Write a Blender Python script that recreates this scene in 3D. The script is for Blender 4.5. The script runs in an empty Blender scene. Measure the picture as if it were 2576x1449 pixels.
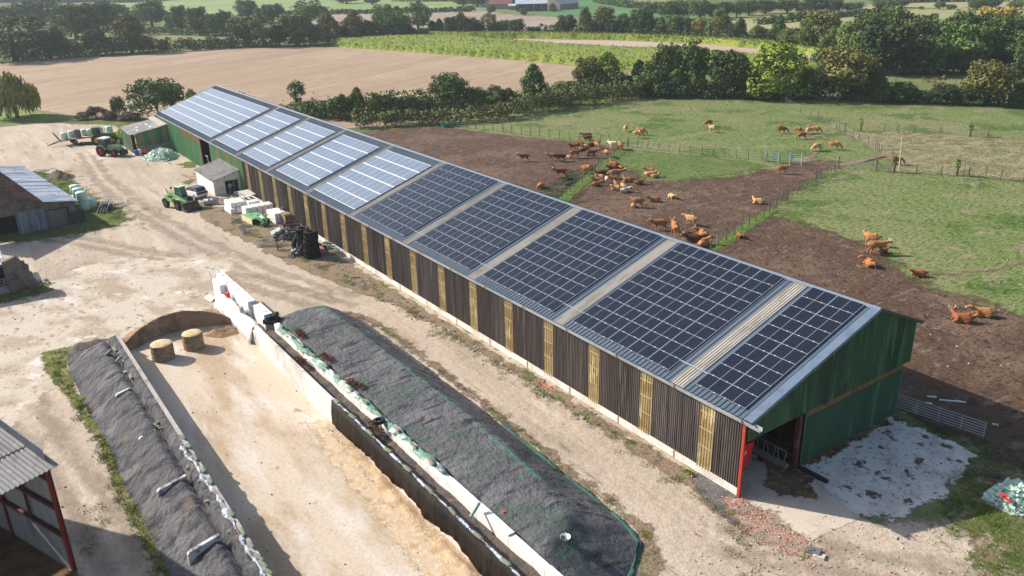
import bpy, bmesh, math, random
import numpy as np
from mathutils import Vector, Matrix
S=bpy.context.scene; COL=S.collection
# ---------------- camera ----------------
CX,CY,CZ=-23.921,31.617,27.820
YAW,PIT,ROL=[math.radians(v) for v in (-34.874,21.793,-1.367)]
FPX=2063.7                     # focal length for a 2576 px wide picture
FW=np.array([math.cos(YAW)*math.cos(PIT),math.sin(YAW)*math.cos(PIT),-math.sin(PIT)])
_r=np.cross(FW,[0,0,1]);_r/=np.linalg.norm(_r);_u=np.cross(_r,FW)
RT=math.cos(ROL)*_r+math.sin(ROL)*_u; UP=-math.sin(ROL)*_r+math.cos(ROL)*_u
cam=bpy.data.cameras.new('camera');co=bpy.data.objects.new('camera',cam);COL.objects.link(co)
cam.sensor_width=36;cam.lens=FPX/2576*36;cam.clip_end=6000;cam.clip_start=.5
M=Matrix.Identity(4)
for i in range(3): M[i][0]=RT[i];M[i][1]=UP[i];M[i][2]=-FW[i];M[i][3]=(CX,CY,CZ)[i]
co.matrix_world=M;S.camera=co
# ---------------- light ----------------
SUN_EL=math.radians(32);SUN_AZ=math.radians(34.4)     # azimuth measured from +X towards +Y
sd=Vector((math.cos(SUN_EL)*math.cos(SUN_AZ),math.cos(SUN_EL)*math.sin(SUN_AZ),math.sin(SUN_EL)))
w=bpy.data.worlds.new("World");S.world=w;w.use_nodes=True
nt=w.node_tree;bg=nt.nodes['Background'];sky=nt.nodes.new('ShaderNodeTexSky')
sky.sky_type='NISHITA';sky.sun_disc=False;sky.sun_elevation=SUN_EL
sky.sun_rotation=math.pi/2-SUN_AZ;sky.dust_density=2.0
nt.links.new(sky.outputs[0],bg.inputs[0]);bg.inputs[1].default_value=.105
sl=bpy.data.lights.new('sun','SUN');sl.energy=4.6;sl.angle=math.radians(.55);sl.color=(1,.93,.83)
so=bpy.data.objects.new('sun',sl);COL.objects.link(so);so.rotation_euler=sd.to_track_quat('Z','Y').to_euler();so.location=(0,0,120)
S.cycles.transparent_max_bounces=48
S.view_settings.view_transform='Standard';S.view_settings.look='None';S.view_settings.exposure=0.66;S.view_settings.gamma=1
# ---------------- placing ----------------
def at(px,py,z=0.0):
    d=FW*FPX+RT*(px-1288)-UP*(py-724.5);t=(z-CZ)/d[2]
    return Vector((CX+d[0]*t,CY+d[1]*t,z))
def zm(x0,y0,s):
    return lambda a,b,z=0:at(x0+s*a,y0+s*b,z)
R5=zm(0,257.6,.25);R2Z=zm(644,0,.25);R3Z=zm(1288,0,.25);R6=zm(644,257.6,.25);R7=zm(1288,257.6,.25);R8=zm(1932,257.6,.25)
B1=zm(0,619.5,.25);B4=zm(1932,619.5,.25);Z5=zm(0,966,.3333);Z6=zm(858.5,966,.3333);Z7=zm(1716.9,966,.3335)
CW=zm(1255.8,322,.1502);T8=zm(386.4,450.8,.1751);H7=zm(0,283.4,.18)
rnd=random.Random(7)
# ---------------- things ----------------
def tag(o,label=None,cat=None,group=None,kind=None):
    if label:o['label']=label
    if cat:o['category']=cat
    if group:o['group']=group
    if kind:o['kind']=kind
    return o
def thing(name,label,cat,loc=(0,0,0),rz=0,group=None,sc=1):
    o=bpy.data.objects.new(name,None);COL.objects.link(o);o.location=loc;o.rotation_euler=(0,0,rz)
    if sc!=1:o.scale=(sc,)*3
    o.empty_display_size=.3
    return tag(o,label,cat,group)
def kids(o):return [c for c in bpy.data.objects if c.parent==o]
def copy_tree(o,parent=None,src=None):
    c=o.copy();COL.objects.link(c)
    if parent:c.parent=parent
    for ch in TREE.get(o.name,[]):copy_tree(ch,c)
    return c
TREE={}
class MB:
    def __init__(s):s.v=[];s.f=[];s.m=[];s.k=0
    def add(s,vs,fs):
        n=len(s.v);s.v+=[tuple(v) for v in vs];s.f+=[tuple(i+n for i in f) for f in fs];s.m+=[s.k]*len(fs)
    def box(s,c,d,rz=0,ry=0,rx=0,taper=1):
        R=Matrix.Rotation(rz,3,'Z')@Matrix.Rotation(ry,3,'Y')@Matrix.Rotation(rx,3,'X');c=Vector(c)
        vs=[]
        for z in(-.5,.5):
            t=taper if z>0 else 1
            for x,y in((-.5,-.5),(.5,-.5),(.5,.5),(-.5,.5)):vs.append(c+R@Vector((x*d[0]*t,y*d[1]*t,z*d[2])))
        s.add(vs,[(3,2,1,0),(4,5,6,7),(0,1,5,4),(1,2,6,5),(2,3,7,6),(3,0,4,7)]);return s
    def b2(s,a,b):
        s.box([(a[i]+b[i])/2 for i in range(3)],[abs(b[i]-a[i]) for i in range(3)]);return s
    def cyl(s,a,b,r,r2=None,n=12,cap=True):
        a=Vector(a);b=Vector(b);r2=r if r2 is None else r2;q=(b-a).to_track_quat('Z','Y').to_matrix();vs=[]
        for p,rr in((a,r),(b,r2)):
            for i in range(n):
                t=2*math.pi*i/n;vs.append(p+q@Vector((rr*math.cos(t),rr*math.sin(t),0)))
        fs=[(i,(i+1)%n,n+(i+1)%n,n+i) for i in range(n)]
        if cap:fs+=[tuple(range(n-1,-1,-1)),tuple(range(n,2*n))]
        s.add(vs,fs);return s
    def lathe(s,prof,c=(0,0,0),axis='Z',n=20):
        c=Vector(c);vs=[]
        for r,h in prof:
            for i in range(n):
                t=2*math.pi*i/n;x,y=r*math.cos(t),r*math.sin(t)
                vs.append(c+(Vector((x,y,h)) if axis=='Z' else Vector((x,h,y)) if axis=='Y' else Vector((h,x,y))))
        k=len(prof);fs=[]
        for j in range(k-1):
            for i in range(n):fs.append((j*n+i,j*n+(i+1)%n,(j+1)*n+(i+1)%n,(j+1)*n+i))
        s.add(vs,fs);return s
    def prism(s,pts,h0,h1,axis='Z'):
        f={'Z':lambda p,h:(p[0],p[1],h),'Y':lambda p,h:(p[0],h,p[1]),'X':lambda p,h:(h,p[0],p[1])}[axis]
        n=len(pts);vs=[f(p,h0) for p in pts]+[f(p,h1) for p in pts]
        s.add(vs,[tuple(range(n-1,-1,-1)),tuple(range(n,2*n))]+[(i,(i+1)%n,n+(i+1)%n,n+i) for i in range(n)]);return s
    def quad(s,a,b,c,d):s.add([a,b,c,d],[(0,1,2,3)]);return s
    def mesh(s,name,mats,smooth=False,bevel=0):
        me=bpy.data.meshes.new(name);me.from_pydata(s.v,[],s.f)
        for m in (mats if isinstance(mats,(list,tuple)) else [mats]):me.materials.append(m)
        if s.k:me.polygons.foreach_set('material_index',s.m)
        bm=bmesh.new();bm.from_mesh(me)
        bmesh.ops.recalc_face_normals(bm,faces=bm.faces)
        bm.to_mesh(me);bm.free()
        if smooth:
            for p in me.polygons:p.use_smooth=True
        me.update();return me
    def build(s,name,mats,parent=None,smooth=False,loc=None,bevel=0,label=None):
        o=bpy.data.objects.new(name,s.mesh(name,mats,smooth));COL.objects.link(o)
        if parent:o.parent=parent;TREE.setdefault(parent.name,[]).append(o)
        if loc:o.location=loc
        if bevel:
            md=o.modifiers.new('b','BEVEL');md.width=bevel;md.segments=2;md.limit_method='ANGLE'
        if label:o['label']=label
        return o
# ---------------- materials ----------------
MATS={}
def mat(name,base,rough=.8,layers=(),bump=0,bscale=5,metal=0,coord='pos',spec=.3,obcol=False,alpha=None,stretch=(1,1,1),attr=None,trans=0,bump2=0,b2scale=1,rot=0):
    """layers: (colour, scale, lo, hi, stretch[,attribute]) blended in over base by noise between lo and hi"""
    if name in MATS:return MATS[name]
    m=bpy.data.materials.new(name);m.use_nodes=True;N=m.node_tree.nodes;L=m.node_tree.links
    P=N['Principled BSDF'];P.inputs['Roughness'].default_value=rough;P.inputs['Metallic'].default_value=metal
    P.inputs['Specular IOR Level'].default_value=spec
    if coord=='pos':src=N.new('ShaderNodeNewGeometry').outputs['Position']
    else:src=N.new('ShaderNodeTexCoord').outputs['Object']
    if rot:
        mr0=N.new('ShaderNodeMapping');mr0.inputs['Rotation'].default_value=(0,0,rot);L.new(src,mr0.inputs[0]);src=mr0.outputs[0]
    def noise(scale,st=(1,1,1),det=5,rg=.6,off=0):
        mp=N.new('ShaderNodeMapping');mp.inputs['Scale'].default_value=st;mp.inputs['Location'].default_value=(off,off*.7,0);L.new(src,mp.inputs[0])
        n=N.new('ShaderNodeTexNoise');n.inputs['Scale'].default_value=scale;n.inputs['Detail'].default_value=det;n.inputs['Roughness'].default_value=rg
        L.new(mp.outputs[0],n.inputs['Vector']);return n.outputs['Fac']
    def mixc(f,a,b):
        x=N.new('ShaderNodeMix');x.data_type='RGBA'
        if isinstance(f,float):x.inputs[0].default_value=f
        else:L.new(f,x.inputs[0])
        for k,v in((6,a),(7,b)):
            if isinstance(v,tuple):x.inputs[k].default_value=(*v,1)
            else:L.new(v,x.inputs[k])
        return x.outputs[2]
    def mth(op,a,b=None):
        x=N.new('ShaderNodeMath');x.operation=op
        for k,v in((0,a),(1,b)):
            if v is None:continue
            if isinstance(v,(int,float)):x.inputs[k].default_value=v
            else:L.new(v,x.inputs[k])
        return x.outputs[0]
    c=tuple(base)
    if obcol:
        oi=N.new('ShaderNodeObjectInfo');c=oi.outputs['Color']
    for i,ly in enumerate(layers):
        col,sc,lo,hi=ly[:4];st=ly[4] if len(ly)>4 and ly[4] else (1,1,1)
        f=noise(sc,st,off=i*13.7)
        if len(ly)>5:
            a=N.new('ShaderNodeAttribute');a.attribute_name=ly[5]
            f=mth('ADD',f,mth('MULTIPLY',mth('SUBTRACT',a.outputs['Fac'],.5),ly[6] if len(ly)>6 else 1.2))
        mr=N.new('ShaderNodeMapRange');mr.inputs[1].default_value=lo;mr.inputs[2].default_value=hi;mr.interpolation_type='SMOOTHSTEP'
        L.new(f,mr.inputs[0])
        if isinstance(col,(int,float)):        # multiply brightness
            col2=N.new('ShaderNodeMix');col2.data_type='RGBA';col2.blend_type='MULTIPLY';L.new(mr.outputs[0],col2.inputs[0])
            if isinstance(c,tuple):col2.inputs[6].default_value=(*c,1)
            else:L.new(c,col2.inputs[6])
            col2.inputs[7].default_value=(col,col,col,1);c=col2.outputs[2]
        else:c=mixc(mr.outputs[0],c,tuple(col))
    if isinstance(c,tuple):P.inputs['Base Color'].default_value=(*c,1)
    else:L.new(c,P.inputs['Base Color'])
    if bump:
        b=N.new('ShaderNodeBump');b.inputs['Strength'].default_value=1;b.inputs['Distance'].default_value=bump
        L.new(noise(bscale,stretch,8,.65,5),b.inputs['Height']);L.new(b.outputs[0],P.inputs['Normal'])
        if bump2:
            b2=N.new('ShaderNodeBump');b2.inputs['Strength'].default_value=1;b2.inputs['Distance'].default_value=bump2
            L.new(noise(b2scale,stretch,4,.5,9),b2.inputs['Height']);L.new(b.outputs[0],b2.inputs['Normal']);L.new(b2.outputs[0],P.inputs['Normal'])
    if alpha:        # sheet with frayed border: attribute 'edge' (metres inside the outline) against noise
        a=N.new('ShaderNodeAttribute');a.attribute_name='edge'
        f=mth('ADD',a.outputs['Fac'],mth('MULTIPLY',mth('SUBTRACT',noise(alpha[1],det=7,rg=.7,off=31),.5),alpha[0]*3.2))
        mr=N.new('ShaderNodeMapRange');mr.inputs[1].default_value=-alpha[2];mr.inputs[2].default_value=alpha[2];L.new(f,mr.inputs[0])
        L.new(mr.outputs[0],P.inputs['Alpha'])
    if trans:
        P.inputs['Transmission Weight'].default_value=trans
    MATS[name]=m;return m
def metal(name,c,rough=.4,**k):return mat(name,c,rough,metal=k.pop('metal',.0),spec=.5,coord='obj',**k)
# ---------------- polygon sheets with frayed borders ----------------
def sdf(P,poly):
    poly=np.array(poly,float)[:,:2];n=len(poly);d=np.full(len(P),1e18);ins=np.zeros(len(P),bool)
    for i in range(n):
        a=poly[i];b=poly[(i+1)%n];e=b-a;wv=P-a;t=np.clip((wv@e)/max(e@e,1e-9),0,1)
        q=wv-np.outer(t,e);d=np.minimum(d,(q**2).sum(1))
        c=((a[1]<=P[:,1])!=(b[1]<=P[:,1]))
        with np.errstate(divide='ignore',invalid='ignore'):
            xx=a[0]+(P[:,1]-a[1])*(e[0])/(e[1] if e[1]!=0 else 1e-12)
        ins^=(c&(P[:,0]<xx))
    return np.where(ins,1,-1)*np.sqrt(d)
def fbm(x,y,s=1.,seed=0,oct=4):
    r=np.random.RandomState(seed);o=np.zeros_like(x);a=1
    for k in range(oct):
        for j in range(3):
            t=r.rand()*6.28;ph=r.rand()*6.28;o+=a*np.sin((x*math.cos(t)+y*math.sin(t))*s*(1+.4*r.rand())+ph)*np.sin((x*math.cos(t+1.7)+y*math.sin(t+1.7))*s*(.7+.5*r.rand())+ph*2)
        s*=2.1;a*=.55
    return o/3
def sheet(name,poly,m,z,cell=1.0,fray=1.0,height=None,parent=None,attrs=None):
    pl=np.array([(p[0],p[1]) for p in poly]);mn=pl.min(0)-fray*1.6-cell;mx=pl.max(0)+fray*1.6+cell
    nx=int((mx[0]-mn[0])/cell)+2;ny=int((mx[1]-mn[1])/cell)+2
    xs=mn[0]+np.arange(nx)*cell;ys=mn[1]+np.arange(ny)*cell
    X,Y=np.meshgrid(xs,ys,indexing='ij');P=np.stack([X.ravel(),Y.ravel()],1);d=sdf(P,pl)
    ok=(d>-fray*1.6).reshape(nx,ny);q=ok[:-1,:-1]|ok[1:,:-1]|ok[:-1,1:]|ok[1:,1:]
    I=np.arange(nx*ny).reshape(nx,ny);ii=np.argwhere(q)
    F=np.stack([I[ii[:,0],ii[:,1]],I[ii[:,0]+1,ii[:,1]],I[ii[:,0]+1,ii[:,1]+1],I[ii[:,0],ii[:,1]+1]],1)
    used=np.unique(F);mp=np.full(nx*ny,-1);mp[used]=np.arange(len(used));F=mp[F]
    V=np.zeros((len(used),3));V[:,:2]=P[used];dd=d[used]
    V[:,2]=z+(height(V[:,0],V[:,1],dd) if height else 0)
    me=bpy.data.meshes.new(name);me.from_pydata(V.tolist(),[],F.tolist());me.materials.append(m)
    a=me.attributes.new('edge','FLOAT','POINT');a.data.foreach_set('value',np.clip(dd,-9,9).astype(np.float32))
    for k,fn in (attrs or {}).items():
        a=me.attributes.new(k,'FLOAT','POINT');a.data.foreach_set('value',np.asarray(fn(V[:,0],V[:,1],dd),np.float32))
    for p in me.polygons:p.use_smooth=True
    o=bpy.data.objects.new(name,me);COL.objects.link(o)
    if parent:o.parent=parent;TREE.setdefault(parent.name,[]).append(o)
    return o
# =============== GROUND ===============
grass=mat('pasture_grass',(.115,.15,.05),.95,[((.19,.19,.085),.05,.42,.62),((.085,.14,.035),.11,.5,.7),((.25,.22,.12),.35,.56,.74),(.72,1.6,.45,.7),(.8,6,.5,.7)],bump=.16,bscale=1.5,spec=.1)
g=MB();g.quad((-400,-1500,0),(2600,-1500,0),(2600,900,0),(-400,900,0));o=g.build('ground',mat('far_meadow',(.13,.17,.06),.95,[((.22,.22,.10),.008,.45,.6),((.09,.14,.04),.02,.5,.65),(.75,.3,.45,.7)],bump=.15,bscale=.8,spec=.1));tag(o,kind='structure')
def S_(name,pts,m,z,cell=1,fray=1,**k):
    o=sheet(name,pts,m,z,cell,fray,**k);tag(o,kind='structure');return o
# the paddocks behind the barn
pad=[R7(-500,330),R7(0,200),R7(500,100),R7(1350,-10),R7(2200,-30),R8(0,-20),R8(1500,0),R8(2576,70),R8(3300,140),R8(3400,3600),R8(1000,3600),(0,-12),(80,-12)]
S_('pasture',pad,mat('paddock_grass',(.165,.215,.07),.95,[((.21,.23,.095),.06,.42,.6),((.095,.155,.035),.12,.5,.62),((.26,.235,.13),.3,.54,.66,(1,.5,1)),((.30,.26,.17),1.3,.58,.68,(2.2,.7,1)),(.55,1.6,.48,.62,(2,.7,1)),(.62,5,.5,.64)],alpha=(1,.3,.15),bump=.2,bscale=1.4,spec=.1),.012,3,1)
dry=[R8(700,280),R8(1350,290),R8(2576,370),R8(3400,420),R8(3400,850),R8(2576,790),R8(2000,735),R8(1250,700),R8(1200,560),R8(1080,500),R8(880,380)]
S_('dry_pasture',dry,mat('dry_grass',(.23,.21,.105),.95,[((.32,.28,.17),.3,.45,.6,(2,.8,1)),((.13,.155,.05),.5,.52,.64),((.12,.095,.055),1.3,.57,.66,(2,.7,1)),(.6,3,.46,.62,(2,.8,1))],alpha=(1.5,.5,.5),bump=.3,bscale=1.8,spec=.1),.024,2,2)
mudm=lambda n,a:mat(n,(.105,.060,.036),.9,[((.165,.105,.068),.12,.45,.62),((.05,.03,.022),1.1,.54,.64),((.19,.135,.10),.6,.56,.66,(2,.8,1)),((.055,.035,.026),4,.54,.62),((.27,.21,.16),7,.70,.74)],alpha=a,bump=.25,bscale=2.2,spec=.25,bump2=.2,b2scale=.6)
mA=[R6(900,330),R6(1100,305),R6(1300,275),R6(1900,250),R6(2200,290),R6(2576,335),R7(350,370),R7(650,400),R7(950,430),R7(1120,455),R7(1150,480),R7(1000,590),R7(860,680),R7(740,770),R7(620,880),R7(500,980),(20,-12),(75,-12)]
S_('mud_pen',mA,mudm('mud',(.8,.5,.15)),.036,1,.8)
mB=[R7(480,990),R7(640,880),R7(830,740),R7(1000,700),R7(1130,700),R7(1250,720),R7(1300,790),R7(1500,760),R7(1700,800),R7(2100,760),R7(2400,720),R7(2576,690),R8(330,600),R8(700,590),R8(680,640),R8(450,780),R8(200,960),R8(0,1120),R8(0,1128),R8(200,1190),R8(400,1240),R8(620,1330),R8(950,1400),B4(1350,250),B4(1600,420),B4(2000,520),B4(2300,620),B4(2576,680),B4(3300,900),Z7(2900,1000),Z7(2200,430),Z7(1900,330),Z7(1630,220),(-3,-12),(20,-12)]
S_('mud_yard',mB,mudm('mud_wide',(3.0,.35,.9)),.036,1,2.2)
# thin worn green strips under the fences
green=mat('lush_grass',(.10,.18,.03),.95,[((.16,.2,.06),.8,.45,.65),(.65,3,.45,.65),((.2,.16,.09),1.5,.62,.72)],alpha=(.45,.9,.12),bump=.2,bscale=4,spec=.1)
def strip(name,pts,wd,m,z,cell=.35,fray=.5):
    L=[];Rr=[];pts=[Vector((p[0],p[1],0)) for p in pts]
    for i,p in enumerate(pts):
        a=Vector(pts[max(i-1,0)]);b=Vector(pts[min(i+1,len(pts)-1)]);d=(b-a).normalized();n=Vector((-d.y,d.x,0))
        ww=wd[i] if isinstance(wd,(list,tuple)) else wd
        L.append(Vector(p)+n*ww/2);Rr.append(Vector(p)-n*ww/2)
    return S_(name,L+Rr[::-1],m,z,cell,fray)
strip('grass_verge',[R7(520,985),R7(600,905),R7(700,820),R7(800,740),R7(960,600),R7(1080,510),R7(1160,470)],1.5,green,.05)
strip('grass_verge',[R7(2000,1480),R7(2150,1400),R7(2300,1290),R7(2450,1200),R7(2560,1120),R8(60,1080)],1.3,green,.05)
S_('grass_patch',[R7(1060,560),R7(1250,480),R7(1700,520),R7(2300,590),R7(2560,640),R7(2400,700),R7(2000,760),R7(1600,800),R7(1350,780),R7(1200,680),R7(1050,640)],mat('paddock_green',(.105,.16,.04),.95,[((.15,.18,.065),.3,.42,.6),((.2,.15,.1),.8,.58,.68),(.6,2.5,.48,.62)],alpha=(2.6,.3,.5),bump=.2,bscale=2,spec=.1),.044,.8,1.5)
# cattle tracks
trk=mat('worn_track',(.25,.185,.125),.95,[((.15,.12,.06),.6,.5,.65)],alpha=(.35,.7,.2),spec=.1)
for pts,wd in (([R8(490,205),R8(400,230),R8(370,290),R8(420,390),R8(500,430),R8(470,520),R8(410,590)],.7),([R8(550,340),R8(600,380),R8(720,440)],.5),([R8(700,640),R8(900,600),R8(1100,565),R8(1250,550)],1.4),([R8(960,600),R8(1180,550)],.6),([B4(1600,290),B4(2000,260),B4(2300,225),B4(2576,160)],.5)):
    strip('track',pts,wd,trk,.056,.5,.35)
# the farmyard
ym=mat('yard_dirt',(.44,.36,.28),.95,[((.51,.42,.33),.09,.42,.62,(.5,1.6,1)),((.36,.29,.215),.2,.48,.72,(.4,1.5,1)),((.56,.475,.38),.35,.5,.72,(.25,1.7,1)),((.37,.32,.27),.13,.52,.74,(.5,1,1)),((.24,.18,.125),.6,.58,.74,(.3,1.7,1)),((.40,.27,.2),.12,.64,.76),(.84,3.5,.45,.62),((.6,.53,.45),11,.66,.74)],alpha=(1.2,.5,.3),bump=.05,bscale=7,spec=.15,bump2=.1,b2scale=1.1)
yard=[(-40,50),(-40,-9),Z7(2576,1700),Z7(2300,1449),Z7(2200,1150),Z7(2000,1010),Z7(1640,1050),Z7(1340,1015),(-2,-4),(0,-.1),(119,-.1),(131,1),R5(1150,230),R5(700,215),R5(500,205),R5(0,250),R5(-1500,300),R5(-3000,1800)]
S_('farmyard',yard,ym,.016,1,1.2)
# paler concrete slabs in the yard, pink floor of the silo
conc=mat('old_concrete',(.52,.455,.385),.85,[((.40,.32,.245),.25,.48,.66),((.62,.57,.51),.5,.52,.68),((.30,.22,.15),1.2,.62,.74),((.45,.33,.2),.5,.62,.74),(.86,4,.46,.62)],alpha=(.9,.45,.1),bump=.02,bscale=9,spec=.2)
S_('concrete_yard',[(66,22),(59,9),(46,14.2),(41.5,23.7),(39,28),(30,34),(30,45),(50,42)],mat('patched_concrete',(.53,.46,.375),.85,[((.38,.30,.22),.3,.44,.62),((.30,.225,.16),.8,.56,.68,(1,1.5,1)),((.63,.6,.55),.4,.58,.68),(.85,4,.46,.62)],alpha=(2.6,.28,.15),bump=.03,bscale=6,spec=.2),.024,.6,3)
S_('silo_floor',[(44,23.6),(-12,23.6),(-12,14.6),(44,14.6)],mat('silo_concrete',(.57,.475,.37),.85,[((.43,.32,.215),.25,.47,.62,(.35,1,1)),((.62,.56,.49),.45,.48,.7,(.3,1,1)),((.38,.27,.16),.55,.63,.70),((.30,.2,.12),2.0,.68,.76),(.87,5,.46,.62)],bump=.02,bscale=9,spec=.2),.03,1,0)
strip('straw_litter',[(22,15.6),(15,16.1),(8,16.2),(0,16.6),(-8,17)],[.8,1.2,1.6,2,2.2],mat('straw_floor',(.58,.44,.30),.95,[((.45,.32,.2),1,.5,.65),((.66,.55,.42),3,.5,.65)],alpha=(.9,.7,.1),bump=.05,bscale=10,spec=.1),.036,.35,1.2)
# wheel tracks worn into the yard
tk=mat('wheel_track',(.40,.325,.25),.95,[((.34,.27,.205),1.2,.45,.6),((.5,.42,.33),.8,.52,.62)],alpha=(.9,.35,.6),bump=.08,bscale=6,spec=.1)
def off(pts,d):
    P=[Vector((p[0],p[1],0)) for p in pts];o=[]
    for i,p in enumerate(P):
        e=(P[min(i+1,len(P)-1)]-P[max(i-1,0)]).normalized();o.append(p+Vector((-e.y,e.x,0))*d)
    return o
for i,pts in enumerate(([(40,5),(52,8.5),(66,11),(84,13),(104,13.5),(126,12)],[(38,6),(50,10.5),(62,15),(74,21),(88,30)],[(41,28),(46,30),(34,31),(22,29.2),(10,28.8)],[(44,15.5),(48,20),(50,27),(49,35)],[(-2,3.5),(-8,-1),(-14,-6)])):
    for s in(-.9,.9):strip('wheel_track',off(pts,s),.42,tk,.0225 if i%2 else .0205,.4,.4)
# concrete apron before the gable, dusted with white lime
S_('concrete_apron',[(.1,0),Z7(960,1190),Z7(1090,1130),Z7(1340,1015),(-1,-9),(0,-5),(12,-5),(12,-.3)],mat('apron_concrete',(.56,.48,.39),.85,[((.46,.38,.30),.5,.48,.64),((.36,.28,.2),1.4,.63,.74),(.9,6,.46,.6)],alpha=(.1,2,.04),bump=.01,bscale=9,spec=.2),.028,.25,.15)
S_('limed_slab',[Z7(900,615),Z7(1100,800),Z7(1270,960),Z7(1350,1010),Z7(1580,1040),Z7(1750,960),Z7(1960,850),Z7(2120,720),Z7(2170,600),Z7(2250,540),Z7(2080,470),Z7(1900,370),Z7(1700,310),Z7(1560,255),Z7(1480,290),Z7(1300,400),Z7(1160,500)],mat('lime_dust',(.68,.64,.58),.9,[((.58,.53,.47),.5,.45,.6),((.13,.09,.065),.9,.585,.625),((.10,.07,.05),2.6,.63,.66),((.40,.36,.32),3,.55,.65)],alpha=(.9,.5,.06),bump=.01,bscale=9,spec=.2),.038,.35,.8)
mk=mat('manure',(.17,.11,.06),.95,[((.09,.055,.035),.8,.45,.6),((.27,.19,.10),2.5,.5,.65)],alpha=(.9,.8,.08),bump=.06,bscale=6,spec=.2)
S_('manure_patch',[Z7(500,500),Z7(640,640),Z7(620,780),Z7(780,860),Z7(800,810),Z7(900,880),Z7(1030,860),Z7(980,750),Z7(880,620),Z7(800,560),Z7(700,500),Z7(560,430)],mk,.044,.25,.8)
strip('manure_patch',[Z7(870,610),Z7(1150,480),Z7(1400,330),Z7(1530,260)],.9,mk,.048,.25,.8)
# rough ground with weeds
rough=mat('weedy_ground',(.27,.20,.14),.95,[((.13,.16,.045),.45,.52,.62),((.17,.2,.05),.9,.6,.68),((.09,.085,.085),.35,.56,.64),((.32,.25,.18),1.6,.6,.7),(.7,4,.46,.64)],alpha=(.8,.7,.12),bump=.12,bscale=5,spec=.1)
strip('weedy_verge',[(-1,1.1),(8,1.0),(16,.95),(26,1.0),(36,1.3),(42,2.2),(50,2.9),(58,3.4),(66,3.8),(74,4.5),(82,4)],[1.6,.9,.8,.9,1.4,3.0,4.4,5.6,6.2,6.6,5],rough,.022,.35,.7)
strip('gravel_verge',[(3,.5),(-1,.6),(-2,1.6)],[1,2.6,2],mat('slate_gravel',(.13,.125,.125),.9,[((.2,.19,.18),6,.5,.65),((.1,.13,.04),1,.6,.7)],alpha=(.7,.8,.1),bump=.06,bscale=12,spec=.2),.026,.25,.6)
strip('weedy_verge',[(45,27.6),(41,28.2),(35.5,27.9),(28,27.4),(20,27.5),(13,27.3),(4,27)],[2.0,1.5,.6,.5,.6,.5,.6],mat('weed_line',(.17,.18,.055),.95,[((.27,.23,.12),.7,.48,.62),((.09,.13,.02),2,.5,.62),((.3,.22,.14),1.1,.6,.7)],alpha=(.5,.9,.1),bump=.2,bscale=5,spec=.1),.03,.3,.5)
strip('weedy_verge',[(38.8,12.4),(38.6,8),(36.4,5.8),(33,5.2),(26,5.3),(20,5.5),(13,5.7),(5,5.9),(1,6.2),(-1,7.5),(-2.2,10)],[2.2,1.2,.9,.6,.5,.5,.5,.5,.7,1,1.4],rough,.03,.3,.6)
lb=mat('tussock_grass',(.13,.165,.04),.95,[((.23,.20,.09),.4,.48,.62),((.09,.13,.025),1.2,.5,.64),((.28,.2,.13),.8,.62,.7),(.65,3,.46,.64)],alpha=(1.2,.5,.2),bump=.25,bscale=3,spec=.1)
S_('grass_bank',[R5(360,690),R5(520,740),R5(700,760),R5(800,860),R5(950,980),R5(1100,1020),R5(1260,1090),R5(1265,1170),R5(1180,1250),R5(900,1300),R5(700,1340),R5(300,1400),R5(0,1400),R5(-300,1300),R5(0,1000),R5(200,700)],lb,.026,.5,1.2)
S_('grass_bank',[B1(350,380),B1(500,375),B1(520,430),B1(400,500),B1(200,530),B1(0,590),B1(-300,640),B1(-200,450),B1(200,420)],lb,.026,.4,.5)
S_('lawn',[R5(-900,110),R5(0,120),R5(200,120),R5(400,100),R5(560,140),R5(580,165),R5(400,190),R5(200,185),R5(0,215),R5(-900,260)],mat('lawn',(.14,.25,.035),.95,[((.2,.27,.06),.4,.45,.62),(.7,3,.45,.62)],alpha=(1,.5,.15),bump=.1,bscale=4),.03,.8,1)
S_('grass_bank',[R5(600,190),R5(700,215),R5(1000,210),R5(1180,225),R5(1190,275),R5(1450,150),R5(1400,100),R5(1000,150),R5(700,170)],lb,.026,.6,1)
for q in ([R5(1815,620),R5(1880,600),R5(1960,605),R5(1980,630),R5(1940,655),R5(1850,660)],[R5(1850,810),R5(1950,740),R5(1960,790),R5(1900,830)]):S_('grass_patch',q,lb,.03,.3,.5)
S_('grass_bank',[Z7(2050,1000),Z7(2200,600),Z7(2250,500),Z7(2100,430),Z7(1900,330),Z7(2050,350),Z7(2300,480),Z7(2576,640),Z7(3300,1100),Z7(3300,1700),Z7(2250,1449),Z7(2300,1250)],mat('rough_grass',(.12,.145,.045),.95,[((.22,.18,.10),.4,.45,.6),((.36,.28,.21),.6,.52,.60),((.08,.11,.03),1.5,.54,.64),(.65,4,.46,.64)],alpha=(2.4,.45,.2),bump=.15,bscale=4,spec=.1),.032,.4,1.8)
strip('brick_rubble_ground',[Z7(370,870),Z7(430,960),Z7(600,1050),Z7(800,1180),Z7(1000,1340)],[.9,1.9,1.9,1.7,1.8],mat('rubble_ground',(.38,.26,.20),.95,[((.30,.24,.18),.8,.46,.6),((.13,.14,.055),.9,.52,.62),((.5,.42,.37),6,.60,.7),((.36,.15,.10),3,.54,.64)],alpha=(1.3,.6,.15),bump=.08,bscale=9),.034,.25,1)
S_('concrete_pad',[R5(860,478),R5(990,582),R5(1190,560),R5(1340,520),R5(1330,500),R5(1200,440),R5(960,460)],conc,.03,.4,.2)
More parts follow.
